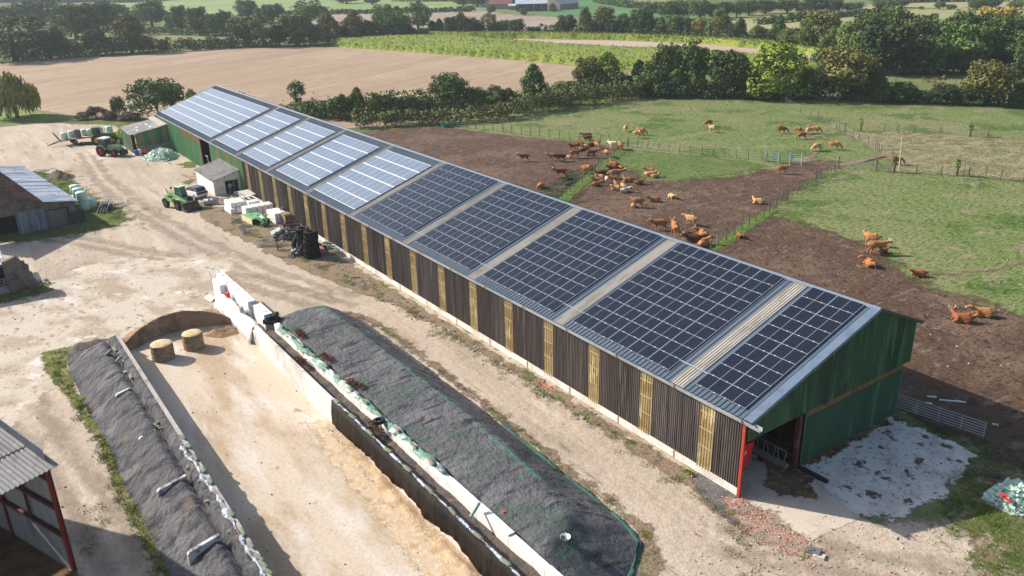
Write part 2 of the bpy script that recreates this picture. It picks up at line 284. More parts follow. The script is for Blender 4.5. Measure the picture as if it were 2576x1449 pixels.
# fields
pl=mat('bare_soil_field',(.36,.265,.18),.95,[((.405,.31,.215),.02,.42,.62),((.31,.22,.16),.07,.46,.72,(.12,1,1)),((.29,.205,.155),.35,.52,.74,(.06,1,1)),(.86,.9,.46,.62,(.2,1,1)),((.43,.325,.25),.3,.54,.76,(.06,1,1))],rot=1.1,bump=.15,bscale=2.5,stretch=(.15,1,1),spec=.1,alpha=(1,.3,.3))
f1=[at(-900,170),at(0,155),at(300,138),at(560,120),at(860,119),at(1000,127),at(1288,151),at(1480,169),at(1640,188),at(1600,215),at(1500,238),at(1290,272),at(1000,318),at(700,330),at(560,330),at(420,300),at(300,296),at(230,290),at(180,293),at(120,281),at(0,262),at(-900,300)]
S_('ploughed_field',f1,pl,.02,3,1)
pl2=mat('far_soil_field',(.40,.30,.235),.95,[((.46,.36,.29),.02,.42,.62),(.86,1,.46,.62)],bump=.1,bscale=2,spec=.1)
S_('ploughed_field',[at(1150,97),at(1300,98.5),at(1560,103),at(1760,112),at(1900,123),at(2030,137),at(2085,150),at(2085,172),at(1900,152),at(1700,134),at(1580,134),at(1400,124),at(1288,114)],pl2,.03,3,0)
S_('ploughed_field',[at(600,40),at(900,36),at(1190,26),at(1290,40),at(1450,45),at(1460,80),at(1200,80),at(900,80)],mat('brown_field',(.30,.24,.19),.95,[((.34,.28,.22),.02,.42,.62),(.86,.6,.46,.62)],spec=.1),.03,5,0)
S_('crop_field',[at(230,3),at(700,-8),at(1150,-3),at(1200,25),at(1050,31),at(830,34),at(640,36),at(440,32)],mat('light_crop',(.20,.27,.10),.95,[((.25,.31,.12),.02,.42,.62),(.85,.6,.46,.62)],spec=.1),.04,5,0)
S_('crop_field',[at(1380,4),at(1500,-2),at(1700,20),at(1990,20),at(1700,50),at(1480,48),at(1400,42),at(1370,36)],mat('green_crop',(.09,.19,.075),.95,[((.12,.22,.09),.02,.42,.62),(.85,.6,.46,.62)],spec=.1),.04,5,0)
S_('dry_pasture',[at(1830,60),at(1900,36),at(2150,28),at(2576,18),at(3000,20),at(3000,55),at(2576,60),at(2300,70),at(2000,100),at(1840,100)],mat('stubble',(.27,.27,.12),.95,[((.33,.31,.16),.01,.42,.62),(.85,.6,.46,.62)],spec=.1),.04,5,0)
S_('dry_pasture',[at(1950,20),at(2576,-2),at(3000,0),at(3000,15),at(2576,14),at(2100,24)],mat('stubble2',(.32,.30,.16),.95,[(.85,.6,.46,.62)],spec=.1),.03,6,0)
# maize: dense stands with real height
def maize(name,poly,h,label,seed):
    mz=mat('maize',(.17,.225,.038),.9,[((.23,.255,.05),.05,.42,.6),((.19,.26,.038),.4,.5,.7),(.85,2.5,.46,.66)],bump=.08,bscale=2,spec=.15)
    ms=mat('maize_leaf',(.15,.205,.035),.8,[((.21,.24,.045),.1,.45,.6),(.85,2,.5,.66)],spec=.2)
    pl=np.array([(p[0],p[1]) for p in poly]);cell=.9
    o=sheet(name,poly,mz,0,cell,0,height=lambda x,y,d:np.where(d>0,h-.25+.08*fbm(x,y,.9,seed,3)+np.random.RandomState(seed).rand(len(x))*.18,0))
    tag(o,label,'crop',kind='stuff')
    r=np.random.RandomState(seed);n=26000;P=pl.min(0)+(pl.max(0)-pl.min(0))*r.rand(n*3,2);d=sdf(P,pl);e=P[(d>-.3)&(d<2.0)][:9000];a=P[d>0][:3000]
    V=[];F=[]
    for q,z0,z1 in((e,.1,h),(a,h-.6,h+.05)):
        for x,y in q:
            zb=z0+r.rand()*(z1-z0)*.8;t=r.rand()*6.28;s=.2+.18*r.rand();i=len(V)
            V+=[(x,y,zb),(x+math.cos(t)*s,y+math.sin(t)*s,zb+.5*s),(x+math.cos(t)*s*.9-.12,y+math.sin(t)*s*.9+.12,zb+.9*s),(x-.05,y+.05,zb+.55)];F.append((i,i+1,i+2,i+3))
    me=bpy.data.meshes.new(name+'_leaves');me.from_pydata(V,[],F);me.materials.append(ms);c=bpy.data.objects.new('leaves',me);COL.objects.link(c);c.parent=o
maize('maize_field',[at(838,115),at(865,119),at(1288,149),at(1480,167),at(1640,184),at(1700,190),at(1860,185),at(2080,185),at(2080,174),at(1900,153),at(1700,135),at(1580,134),at(1400,124),at(1288,114),at(1150,100),at(1000,101),at(865,108)],2.2,'tall yellow-green maize crop beyond the big bare field',3)
maize('maize_field',[at(1050,92),at(1290,92),at(1540,97),at(1760,106),at(1900,114),at(2080,134),at(2085,148),at(2030,136),at(1900,122),at(1760,111),at(1560,102),at(1300,97),at(1150,96)],2.2,'narrow strip of maize in front of the far tree row',5)
# =============== MAIN BARN ===============
EAVE=Vector((0,.2,5.07));SL=Vector((0,-10.746,3.59)).normalized();NR=Vector((1,0,0)).cross(SL).normalized()
if NR.z<0:NR=-NR
def rp(x,s,h=0):return EAVE+Vector((x,0,0))+SL*s+NR*h
XL=125.2
navy=mat('slate_blue_sheet',(.085,.115,.155),.42,[((.10,.125,.16),.3,.45,.62),((.05,.065,.085),2,.6,.75,(3,.3,1))],spec=.5)
barn=thing('cattle_barn','long barn with dark timber side, green gable and solar panels covering its slate-blue roof','barn',(0,0,0))
def ribbed(name,m,x0,x1,a,b,nrm,per=.333,h=.04,parent=barn,thick=.0,lab=None,laps=None):
    """ribbed sheet from line a(x) to line b(x): a,b functions of x returning Vector"""
    mb=MB();x=x0;V=[]
    prof=[]
    n=max(1,int(round((x1-x0)/per)));pw=(x1-x0)/n
    for i in range(n):
        X=x0+i*pw;prof+=[(X,0),(X+pw*.62,0),(X+pw*.70,h),(X+pw*.92,h)]
    prof.append((x1,0))
    vs=[];
    for X,hh in prof:vs+=[a(X)+nrm*hh,b(X)+nrm*hh]
    mb.add(vs,[(2*i,2*i+2,2*i+3,2*i+1) for i in range(len(prof)-1)])
    if laps:
        mb.k=1
        for z in(.62,1.85,3.0,4.05):mb.b2((laps[0]+.02,.035,z),(laps[1]-.02,.046,z+.035))
    o=mb.build(name,m,parent)
    if lab:o['label']=lab
    return o
sky_x=[(4.3,5.25),(15.2,16.15),(26,26.95),(36.75,37.65),(47.65,48.5),(58.7,59.6),(71.2,72.05),(82.5,83.35),(93.95,94.8)]
skym=mat('skylight_sheet',(.42,.385,.335),.5,[((.30,.27,.22),.6,.45,.62,(3,.5,1)),((.5,.47,.42),1.2,.6,.7,(1,3,1))],spec=.4)
xs=[-.55]+[v for p in sky_x for v in p]+[XL]
SEG=[]
mbN=[]
for i in range(0,len(xs)-1):
    x0,x1=xs[i],xs[i+1]
    if i%2==0:mbN.append((x0,x1))
    else:ribbed('skylight_strip',skym,x0,x1,lambda X:rp(X,-.1,-.01),lambda X:rp(X,11.33,-.01),NR,.19,.04)
full=MB()
for x0,x1 in mbN:
    n=max(1,int(round((x1-x0)/.333)));pw=(x1-x0)/n;prof=[]
    for i in range(n):
        X=x0+i*pw;prof+=[(X,0),(X+pw*.66,0),(X+pw*.72,.045),(X+pw*.92,.045)]
    prof.append((x1,0));vs=[]
    for X,hh in prof:vs+=[rp(X,-.1,hh),rp(X,11.36,hh)]
    full.add(vs,[(2*i,2*i+2,2*i+3,2*i+1) for i in range(len(prof)-1)])
roof=full.build('roof',navy,barn)
# far slope, ridge cap, verge flashing
RY,RZ=-10.546,8.66;FY,FZ=-15.6,6.47
far=Vector((0,FY-RY,FZ-RZ)).normalized()
mb=MB();prof=[];n=376;pw=(XL+.55)/n
for i in range(n):
    X=-.55+i*pw;prof+=[(X,0),(X+pw*.66,0),(X+pw*.72,.045),(X+pw*.92,.045)]
prof.append((XL,0));vs=[]
for X,hh in prof:vs+=[(X,RY,RZ+hh),(X,FY,FZ+hh)]
mb.add(vs,[(2*i,2*i+2,2*i+3,2*i+1) for i in range(len(prof)-1)])
mb.build('roof_far_slope',navy,barn)
mb=MB()
mb.add([(-.58,RY+.24,RZ-.02),(-.58,RY,RZ+.09),(-.58,RY-.28,RZ-.05),(XL+.03,RY+.24,RZ-.02),(XL+.03,RY,RZ+.09),(XL+.03,RY-.28,RZ-.05)],[(0,1,4,3),(1,2,5,4)])
mb.build('ridge_cap',mat('ridge_metal',(.17,.205,.25),.45,spec=.5),barn)
mb=MB()
a=rp(-.6,-.1,.06);b=rp(-.6,11.4,.06);a2=rp(-.05,-.1,.065);b2=rp(-.05,11.4,.065)
mb.add([a,a2,b2,b,a-Vector((0,0,.22)),b-Vector((0,0,.22))],[(0,1,2,3),(0,3,5,4)])
mb.box(((a+b)/2-Vector((0.004,0,.13))),(.02,.02,.02))
mb.build('verge_flashing',mat('verge_metal',(.13,.18,.25),.4,[((.10,.14,.2),.8,.45,.6)],spec=.5),barn)
mb=MB();c=Vector((-.57,RY,RZ));d=Vector((-.57,FY,FZ))
mb.add([c+Vector((0,0,.05)),d+Vector((0,0,.05)),d-Vector((0,0,.17)),c-Vector((0,0,.17))],[(0,1,2,3)]);mb.build('verge_flashing',mat('dark_flashing',(.05,.055,.05),.5),barn)
# underside so that the inside is dark
mb=MB();mb.add([rp(-.5,-.05,-.06),rp(XL,-.05,-.06),rp(XL,11.3,-.06),rp(-.5,11.3,-.06),(-.5,FY,FZ-.08),(XL,FY,FZ-.08)],[(0,1,2,3),(3,2,5,4)])
mb.build('roof_lining',mat('fibre_lining',(.2,.19,.17),.9),barn)
# gutter with brackets
galv=mat('galvanised_gutter',(.36,.40,.43),.5,[((.27,.31,.34),.7,.45,.6),((.55,.57,.58),.25,.68,.7)],spec=.5)
mb=MB();g=[(.10,5.0),(.10,4.80),(.30,4.76),(.36,4.99),(.345,4.99),(.29,4.785),(.12,4.82),(.12,5.0)]
mb.prism(g,-1.15,XL+.2,'X');mb.build('gutter',galv,barn)
rust=mat('red_oxide_steel',(.33,.045,.03),.5,[((.17,.03,.02),2,.5,.65)],spec=.4)
# plinth, cladding, translucent strips, posts
mb=MB();mb.b2((0,-.15,-.1),(81.9,0.05,.50));mb.build('plinth',mat('plinth_concrete',(.68,.65,.60),.9,[((.57,.52,.45),.7,.45,.62),((.4,.34,.27),3,.62,.72),(.9,6,.46,.6)],bump=.01,bscale=10,spec=.2),barn)
wood=mat('dark_boards',(.080,.064,.058),.85,[((.125,.102,.095),.25,.42,.6,(1,1,.1)),((.045,.035,.035),5,.5,.64,(1,1,.03)),((.20,.17,.155),.7,.56,.7,(5,1,.25)),((.19,.17,.165),2.2,.7,.74,(1,1,.6))],spec=.25,bump=.02,bscale=14,stretch=(1,1,.05))
lite=mat('translucent_strip',(.33,.25,.12),.5,[((.25,.175,.075),.4,.45,.6,(1,1,1.2)),((.52,.43,.24),1.1,.58,.66,(2,1,.5)),((.2,.13,.05),5,.56,.66,(1,1,.04))],spec=.35)
st=[(2.1+4.835*k,3.13+4.835*k) for k in range(17)]
cuts=[0.12]+[v for p in st for v in p]
ml=mat('strip_lap',(.55,.46,.27),.5)
wa=lambda X:Vector((X,.0,.495));wb=lambda X:Vector((X,.0,4.86))
NY=Vector((0,1,0))
x=.12
for i,(s0,s1) in enumerate(st+[(81.9,81.9)]):
    if s0-x>.1:ribbed('board_cladding',wood,x,s0,wa,wb,NY,.16,.035)
    if i<17:
        o=ribbed('translucent_strip',[lite,ml],s0,s1,lambda X:Vector((X,.03,.40)),wb,NY,.19,.03,laps=(s0,s1))
    x=s1
orange=mat('orange_red_post',(.55,.09,.04),.5,spec=.3)
for k in range(17):
    X=k*4.907
    if k:MB().b2((X-.045,0.05,-.05),(X+.045,.07,.50)).build('post_foot',orange,barn)
    MB().b2((X-.03,.36,4.72),(X+.03,.39,5.03)).build('gutter_bracket',rust,barn)
MB().b2((-.09,-.03,-.05),(.09,.12,4.78)).build('corner_post',mat('red_post',(.36,.045,.03),.5,[((.3,.12,.08),2,.6,.7)],spec=.4),barn)
# green far part of the long wall
gsheet=mat('green_sheet',(.115,.27,.125),.5,[((.15,.31,.16),.3,.45,.6,(1,1,.2)),((.08,.2,.09),2,.55,.65,(1,1,.05))],spec=.35)
obr=mat('brown_translucent',(.36,.22,.08),.6,[((.25,.14,.05),3,.5,.6,(1,1,.1))])
w0=lambda X:Vector((X,.0,0));
x=81.92
for a_,b_ in((84.2,85.2),(88.3,89.2),(92.4,93.3)):
    ribbed('green_cladding',gsheet,x,a_,w0,wb,NY,.2,.03);ribbed('brown_strip',obr,a_,b_,w0,wb,NY,.2,.03);x=b_
ribbed('green_cladding',gsheet,x,96.1,w0,wb,NY,.2,.03)
ribbed('green_cladding',gsheet,101,110.4,w0,lambda X:Vector((X,0,3.7)),NY,.2,.03);ribbed('brown_strip',obr,101,110.4,lambda X:Vector((X,0,3.7)),wb,NY,.2,.03)
ribbed('green_cladding',gsheet,110.4,XL,w0,wb,NY,.2,.03)
MB().b2((100.6,-.1,0),(101,.07,4.8)).build('door_post',mat('maroon_steel',(.12,.02,.015),.6),barn)
mb=MB();mb.b2((97.6,.02,.9),(97.7,.1,2.4)).b2((97.7,.02,2.3),(98.6,.1,2.4));mb.build('rail_frame',galv,barn)
# gable
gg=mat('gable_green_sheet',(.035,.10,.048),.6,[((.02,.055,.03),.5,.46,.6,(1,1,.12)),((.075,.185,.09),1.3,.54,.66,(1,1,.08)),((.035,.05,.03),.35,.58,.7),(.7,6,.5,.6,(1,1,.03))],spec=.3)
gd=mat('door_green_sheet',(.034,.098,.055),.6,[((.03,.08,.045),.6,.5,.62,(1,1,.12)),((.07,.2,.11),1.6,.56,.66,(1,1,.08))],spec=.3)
rib_y=lambda name,m,y0,y1,z0,z1f,x,per=.2,h=.03,parent=barn:None
def ribbed_y(name,m,y0,y1,z0f,z1f,x,per=.2,h=.03,parent=barn):
    n=max(1,int(round(abs(y1-y0)/per)));pw=(y1-y0)/n;prof=[]
    for i in range(n):
        Y=y0+i*pw;prof+=[(Y,0),(Y+pw*.5,0),(Y+pw*.6,h),(Y+pw*.9,h)]
    prof.append((y1,0));vs=[]
    for Y,hh in prof:vs+=[(x-hh,Y,z0f(Y)),(x-hh,Y,z1f(Y))]
    mb=MB();mb.add(vs,[(2*i,2*i+2,2*i+3,2*i+1) for i in range(len(prof)-1)]);return mb.build(name,m,parent)
def rz_(Y):
    return (5.0+( .2-Y)*3.59/10.746 if Y>RY else RZ+(Y-RY)*(FZ-RZ)/(FY-RY))-.03
ribbed_y('gable_cladding',gg,.02,RY,lambda Y:3.63,rz_,-.2);ribbed_y('gable_cladding',gg,RY,-15.55,lambda Y:3.63,rz_,-.2)
ribbed_y('brown_band',mat('band_sheet',(.22,.14,.055),.6,[((.09,.05,.03),.8,.5,.62),((.26,.16,.06),1.2,.56,.66)],spec=.3),-5.1,-15.0,lambda Y:3.0,lambda Y:3.7,-.1)
ribbed_y('sliding_door',gd,-5.05,-15.0,lambda Y:.04,lambda Y:3.2,-.14)
MB().b2((-.26,-4.72,0),(-.02,-4.46,3.65)).build('door_post',mat('rust_post',(.08,.022,.018),.6,[((.2,.06,.04),2,.5,.6)]),barn)
MB().b2((-.2,-5.2,0),(-.155,-5.04,3.6)).build('door_post',gd,barn)
mb=MB();mb.b2((-.02,-15.06,0),(XL,-14.96,4.0));mb.build('rear_wall',mat('rear_boards',(.08,.065,.06),.9),barn)
mb=MB();mb.b2((-.2,-15.62,3.6),(XL,-15.56,6.4));mb.build('rear_cladding',gg,barn)
mb=MB();mb.prism([(.0,0),(0,5),(RY,RZ-.1),(-15,FZ),(-15,0)],XL-.1,XL-.02,'X');mb.build('end_wall',gsheet,barn)
# rafters / frames seen through the doorway, straw floor, feed barrier
mb=MB()
for X in(4.9,9.8):
    mb.b2((X-.1,-5.2,0),(X+.1,-5,5.6));mb.b2((X-.1,-14.8,0),(X+.1,-14.6,6))
mb.build('inner_frame',rust,barn)
fb=thing('feed_barrier','grey tubular feed barrier just inside the open bay of the barn gable','barrier')
mb=MB();steel=mat('dull_steel',(.30,.31,.32),.5,metal=.3)
for z in(.35,1.15):mb.cyl((.25,-4.2,z),(5.2,-4.2,z),.035)
for i in range(14):mb.cyl((.3+i*.37,-4.2,.35),(.3+i*.37+(.12 if i%2 else -.1),-4.2,1.15),.022,n=6)
mb.build('rails',steel,fb);MB().b2((.1,-4.4,0),(5.3,-4.1,.33)).build('kerb',mat('kerb_concrete',(.25,.22,.19),.9),fb)
sf=thing('straw_bed','brown straw bedding heaped inside the barn behind the feed barrier','straw')
sheet('bedding',[(.4,-4.6),(16,-4.6),(16,-14.6),(.4,-14.6)],mat('bedding',(.30,.17,.07),.95,[((.16,.09,.04),1,.45,.6)],bump=.1,bscale=5),0.02,.5,0,height=lambda x,y,d:.35+.2*fbm(x,y,.8,4),parent=sf)
rm=thing('feed_mixer','red farm machine with a white oval emblem parked inside the barn corner','farm machine',(2.6,-1.25,0))
redp=mat('red_paint',(.62,.03,.02),.35,spec=.5)
mb=MB();mb.prism([(-1.5,.5),(1.6,.5),(1.9,2.4),(-1.8,2.4)],-.75,.75,'Y');mb.build('tub',redp,rm,bevel=.04)
mb=MB()
for sx in(-.9,.9):mb.lathe([(0,-1.0),(.3,-1.0),(.42,-.95),(.42,-.78),(.3,-.74),(0,-.74)],(sx,0,.42),'Y');mb.lathe([(0,.74),(.3,.74),(.42,.78),(.42,.95),(.3,1.0),(0,1.0)],(sx,0,.42),'Y')
mb.build('wheels',mat('rubber',(.02,.02,.02),.8),rm)
white=mat('white_paint',(.75,.75,.73),.5)
mb=MB();pts=[(.3*math.cos(t*.3142),.15*math.sin(t*.3142)) for t in range(20)];mb.prism([(p[0],2.0+p[1]) for p in pts],0,.02,'X');e=mb.build('emblem',white,rm);e.location=(-1.8,.2,-.1)
mb=MB();mb.prism([(.5*p[0]*1.2,2.0+p[1]*.5) for p in pts],-.01,.005,'X');e=mb.build('emblem_stripe',redp,rm);e.location=(-1.81,.2,-.1)
# =============== SOLAR ARRAYS ===============
def panel_mat(name,cell,line,frame,Lx,Ly,rows,rough,midw,dash,fw_=(.024,.016)):
    m=bpy.data.materials.new(name);m.use_nodes=True;N=m.node_tree.nodes;L=m.node_tree.links;P=N['Principled BSDF']
    tc=N.new('ShaderNodeUVMap');tc.uv_map='UVMap';sp=N.new('ShaderNodeSeparateXYZ');L.new(tc.outputs[0],sp.inputs[0])
    def mt(op,a,b=None,c=None):
        x=N.new('ShaderNodeMath');x.operation=op
        for k,v in((0,a),(1,b),(2,c)):
            if v is None:continue
            if isinstance(v,(int,float)):x.inputs[k].default_value=v
            else:L.new(v,x.inputs[k])
        return x.outputs[0]
    X,Y=sp.outputs[0],sp.outputs[1]     # UV in metres from the module centre
    ax=mt('ABSOLUTE',X);ay=mt('ABSOLUTE',Y)
    fr=mt('MAXIMUM',mt('GREATER_THAN',ax,Lx/2-fw_[0]),mt('GREATER_THAN',ay,Ly/2-fw_[1]))
    mid=mt('LESS_THAN',ax,midw)
    ln=mt('LESS_THAN',mt('ABSOLUTE',mt('SUBTRACT',mt('FRACT',mt('ADD',mt('MULTIPLY',Y,rows/Ly),rows*.5)),.5)),.5)
    yl=mt('GREATER_THAN',mt('ABSOLUTE',mt('SUBTRACT',mt('FRACT',mt('ADD',mt('MULTIPLY',Y,rows/Ly),(rows%2)*.5)),.5)),.44)
    if dash:
        dx=mt('GREATER_THAN',mt('FRACT',mt('MULTIPLY',X,1/dash)),.35);yl=mt('MULTIPLY',yl,dx)
    def mix(f,a,b):
        x=N.new('ShaderNodeMix');x.data_type='RGBA';L.new(f,x.inputs[0])
        for k,v in((6,a),(7,b)):
            if isinstance(v,tuple):x.inputs[k].default_value=(*v,1)
            else:L.new(v,x.inputs[k])
        return x.outputs[2]
    ns=N.new('ShaderNodeTexNoise');ns.inputs['Scale'].default_value=.6;g_=N.new('ShaderNodeNewGeometry');L.new(g_.outputs['Position'],ns.inputs['Vector'])
    c=mix(ns.outputs[0],cell,tuple(v*1.5 for v in cell))
    c=mix(mt('MULTIPLY',yl,.55),c,line);c=mix(mid,c,frame);c=mix(fr,c,frame)
    L.new(c,P.inputs['Base Color']);P.inputs['Roughness'].default_value=rough;P.inputs['Specular IOR Level'].default_value=.5
    return m
pnew=panel_mat('mono_panel',(.007,.010,.019),(.075,.09,.115),(.34,.37,.41),1.755,1.04,6,.13,.010,.09,(.018,.012))
pold=panel_mat('poly_panel_sheen',(.12,.155,.21),(.19,.23,.28),(.80,.83,.88),1.19,1.54,9,.28,.0,0,(.012,.05))  # cell colour is polycrystalline blue made paler for the sky glare
clamp=mat('clamp_metal',(.9,.9,.9),.25,metal=.6)
Lx,Ly,T=1.755,1.04,.035
TO=Matrix(((1,0,0),tuple(SL),tuple(NR))).transposed()
if TO.determinant()<0: pass
def module_mesh(lx,ly,m,clamps):
    mb=MB();mb.box((0,0,-T/2),(lx,ly,T))
    mb.k=1
    if clamps:
        for sx in(-.5,.5):
            mb.box((sx,-ly/2-.01,.004),(.09,.075,.02));
    me=mb.mesh('solar_panel',[m,clamp]);uv=me.uv_layers.new(name='UVMap')
    for lp in me.loops:
        v=me.vertices[lp.vertex_index].co;uv.data[lp.index].uv=(v.x,v.y)
    return me
me_new=module_mesh(Lx,Ly,pnew,True)
basis=Matrix.Identity(4)
sgn=1
for i in range(3):
    basis[i][0]=(1,0,0)[i];basis[i][1]=SL[i];basis[i][2]=NR[i]
if basis.to_3x3().determinant()<0:
    for i in range(3):basis[i][0]=-basis[i][0]
    sgn=-1
cnt=0
def merged(parent,me,mats_list,label=None):
    V=[];F=[];U=[];MI=[]
    for mtx in mats_list:
        n=len(V);V+=[tuple(mtx@v.co) for v in me.vertices]
        for p in me.polygons:F.append(tuple(i+n for i in p.vertices));MI.append(p.material_index);U+=[tuple(me.uv_layers[0].data[l].uv) for l in p.loop_indices]
    m2=bpy.data.meshes.new('solar_panel');m2.from_pydata(V,[],F)
    for m_ in me.materials:m2.materials.append(m_)
    m2.polygons.foreach_set('material_index',MI);uv=m2.uv_layers.new(name='UVMap')
    for i,u in enumerate(U):uv.data[i].uv=u
    o=bpy.data.objects.new('solar_panel',m2);COL.objects.link(o);o.parent=parent
    if label:o['label']=label
    return o
for bi,(x0,nm) in enumerate(((.33,2),(5.98,5),(16.95,5),(27.6,5),(38.3,5))):
    ar=MB()
    for j in range(11):
        s=.52+j*1.062
        for q in(0,.02):pass
    for k in range(nm*2+1):
        xx=x0+.05+k*(nm*1.775-.1)/(nm*2);a_=rp(xx,.5,.06);b_=rp(xx,11.1,.06);ar.cyl(a_,b_,.02,n=4)
    arr=ar.build('solar_array',mat('alu_rail',(.5,.52,.55),.4,metal=.5),barn)
    rest=[]
    for j in range(10):
        for k in range(nm):
            p=rp(x0+Lx/2+k*1.775,.52+Ly/2+j*1.062,.125);mt_=basis.copy();mt_.translation=p
            if cnt<100:
                o=bpy.data.objects.new('solar_panel',me_new);COL.objects.link(o);o.parent=arr;o.matrix_local=mt_;cnt+=1
            else:rest.append(mt_)
    if rest:tag(merged(arr,me_new,rest),kind='stuff')
LX2,LY2=1.19,1.54
me_old=module_mesh(LX2,LY2,pold,False)
for bi,(x0,x1) in enumerate(((48.75,58.7),(60.5,70.2),(72.5,82.2),(84.15,93.75),(95.7,124.5))):
    nm=int(round((x1-x0)/1.2));px=(x1-x0)/nm
    ar=MB()
    for i in range(int((11-.5)/.8)):
        pass
    ar.box((0,0,0),(.01,.01,.01))
    ar=MB()
    for k in range(nm+1):
        ar.cyl(rp(x0+k*px*.999,.62,.05),rp(x0+k*px*.999,10.05,.05),.02,n=4)
    for i in range(13):ar.box(rp(x0-.04,.75+i*.77,.09),(.07,.09,.05))
    arr=ar.build('solar_array',mat('alu_rail',(.5,.52,.55),.4,metal=.5),barn)
    arr['label']='older pale blue array with painted sheen on the far half of the roof'
    rest=[];sc=Matrix.Diagonal((px/1.2,1,1,1))
    for j in range(6):
        for k in range(nm):
            p=rp(x0+(k+.5)*px,.65+LY2/2+j*1.572,.14);mt_=basis.copy();mt_.translation=p;rest.append(mt_@sc)
    tag(merged(arr,me_old,rest),kind='stuff')
# cable trays between the new arrays
for s0,x0,x1 in((1.55,3.85,6.0),(1.55,14.85,17.0),(1.55,25.8,27.7),(1.55,36.5,38.4)):MB().box((rp(x0,s0,.09)+rp(x1,s0,.09))/2,(x1-x0,.1,.03)).build('cable_tray',mat('tray',(.33,.37,.41),.5),barn)
# =============== SILO WALLS, CLAMP AND HEAPS ===============
wc=mat('wall_concrete',(.62,.60,.57),.85,[((.47,.44,.40),.35,.46,.62,(.4,1,1)),((.70,.69,.67),.8,.55,.66,(1,1,.3)),((.33,.27,.2),1.5,.66,.74,(1,1,.3))],bump=.01,bscale=9,spec=.2)
wg=mat('grey_concrete',(.40,.37,.34),.85,[((.28,.25,.22),.6,.46,.62),((.5,.47,.44),2,.55,.66)],bump=.015,bscale=8,spec=.2)
blocky=mat('white_block',(.74,.73,.71),.8,[((.6,.57,.53),1.2,.5,.66)],bump=.01,bscale=9,spec=.2)
gr=mat('slate_chippings',(.11,.108,.118),.9,[((.165,.16,.165),.5,.45,.62),((.055,.055,.063),1.1,.5,.64,(1.4,.4,1)),((.17,.13,.10),.4,.58,.70),((.2,.195,.2),9,.6,.72),((.22,.15,.10),1.2,.68,.74)],bump=.25,bscale=4,bump2=.4,b2scale=1.1,spec=.2)
t=thing('silo_wall','long low grey concrete wall with a dark gravel bank against its outer side','wall')
mb=MB()
for i in range(10):
    x1=40.4-i*4.6;mb.b2((x1-4.58,23.6,-.2),(x1,23.82,1.8+.02*(i%2)))
mb.build('wall_panels',wg,t);
t=thing('silo_wall','smooth white concrete silo wall between bare floor and netted clamp','wall')
mb=MB()
for i in range(3):mb.b2((35.6-i*4.9-4.88,14.52,-.2),(35.6-i*4.9,14.75,1.82-.015*i))
for i in range(6):mb.b2((20.9-i*4.9-4.88,14.52,-.2),(20.9-i*4.9,14.75,1.78))
mb.build('wall_panels',wc,t)
t=thing('clamp_wall','low white parapet wall holding the netted silage clamp','wall')
mb=MB()
for i in range(14):
    h=1.78+.05*math.sin(i*2.1);mb.b2((35-i*2.9-2.87,12.95,-.2),(35-i*2.9,13.35,h))
mb.build('wall_panels',blocky,t)
mb=MB();h_=[]
sheet('gravel_fill',[(35.4,13.36),(35.4,14.5),(-8,14.5),(-8,13.36)],mat('dark_fill',(.12,.095,.08),.95,[((.07,.065,.065),.8,.45,.6),((.24,.15,.09),1.3,.58,.68)],bump=.15,bscale=4),0,.3,0,height=lambda x,y,d:1.1+.16*fbm(x,y,1.1,8),parent=t)
# thick block wall at the far end of the silo
t=thing('block_wall','stepped wall of thick white concrete blocks at the yard end of the silo','wall')
for i,(x0,x1,y0,y1,h) in enumerate(((44.6,47.4,13.35,14.0,2.45),(41.9,44.55,13.3,13.95,2.42),(39.2,41.85,13.3,13.95,2.4),(36.3,39.15,12.95,13.65,2.15),(44.9,47.1,14.05,14.5,2.2))):
    mb=MB();mb.b2((x0,y0,0),(x1,y1,h))
    for q in(.25,.75):mb.box((x0+(x1-x0)*q,(y0+y1)/2,h+.02),(.28,.12,.05))
    mb.build('block',blocky,t)
MB().b2((35.7,14.1,0),(45.6,14.75,1.25)).build('low_ledge',wc,t)
def cloth(name,pts,m,parent=None,wav=.04):
    """thin draped sheet: rows of points"""
    mb=MB();R=len(pts);C_=len(pts[0]);vs=[]
    for r_ in pts:
        for p in r_:vs.append((p[0]+rnd.uniform(-wav,wav),p[1]+rnd.uniform(-wav,wav),p[2]+rnd.uniform(-wav,wav)))
    mb.add(vs,[(i*C_+j,i*C_+j+1,(i+1)*C_+j+1,(i+1)*C_+j) for i in range(R-1) for j in range(C_-1)])
    o=mb.build(name,m,parent,smooth=True);md=o.modifiers.new('s','SOLIDIFY');md.thickness=.02;return o
wp=mat('white_tarp',(.78,.78,.77),.6,[((.6,.6,.6),1.5,.5,.65)],bump=.08,bscale=2,spec=.3)
o=cloth('white_tarp',[[(45.7-i*.5,y,z+.12*math.sin(i*1.3+j)) for j,(y,z) in enumerate(((14.1,1.35),(14.4,1.5),(14.8,1.25),(14.95,.6),(15.05,.06)))] for i in range(20)],wp,None,.06)
tag(o,'crumpled white sheet draped over the low ledge at the far end of the silo wall','tarpaulin')
o=MB().cyl((43.5,14.3,1.5),(43.5,14.3,1.85),.16,n=10).box((43.5,14.3,1.9),(.4,.3,.12)).build('bucket',redp);tag(o,'small red bucket standing on the white sheet of the silo ledge','bucket')
MB().lathe([(.17,-.08),(.2,0),(.17,.08)],(43.95,14.25,1.6),'Z',10).build('rim',mat('black_plastic',(.02,.02,.022),.5),o)
o=MB().box((39.9,14.35,1.55),(.35,.3,.5)).box((39.9,14.35,1.83),(.42,.36,.06)).build('crate',mat('grey_plastic',(.35,.35,.36),.5));tag(o,'small grey crate on the white sheet near the wall step','crate')
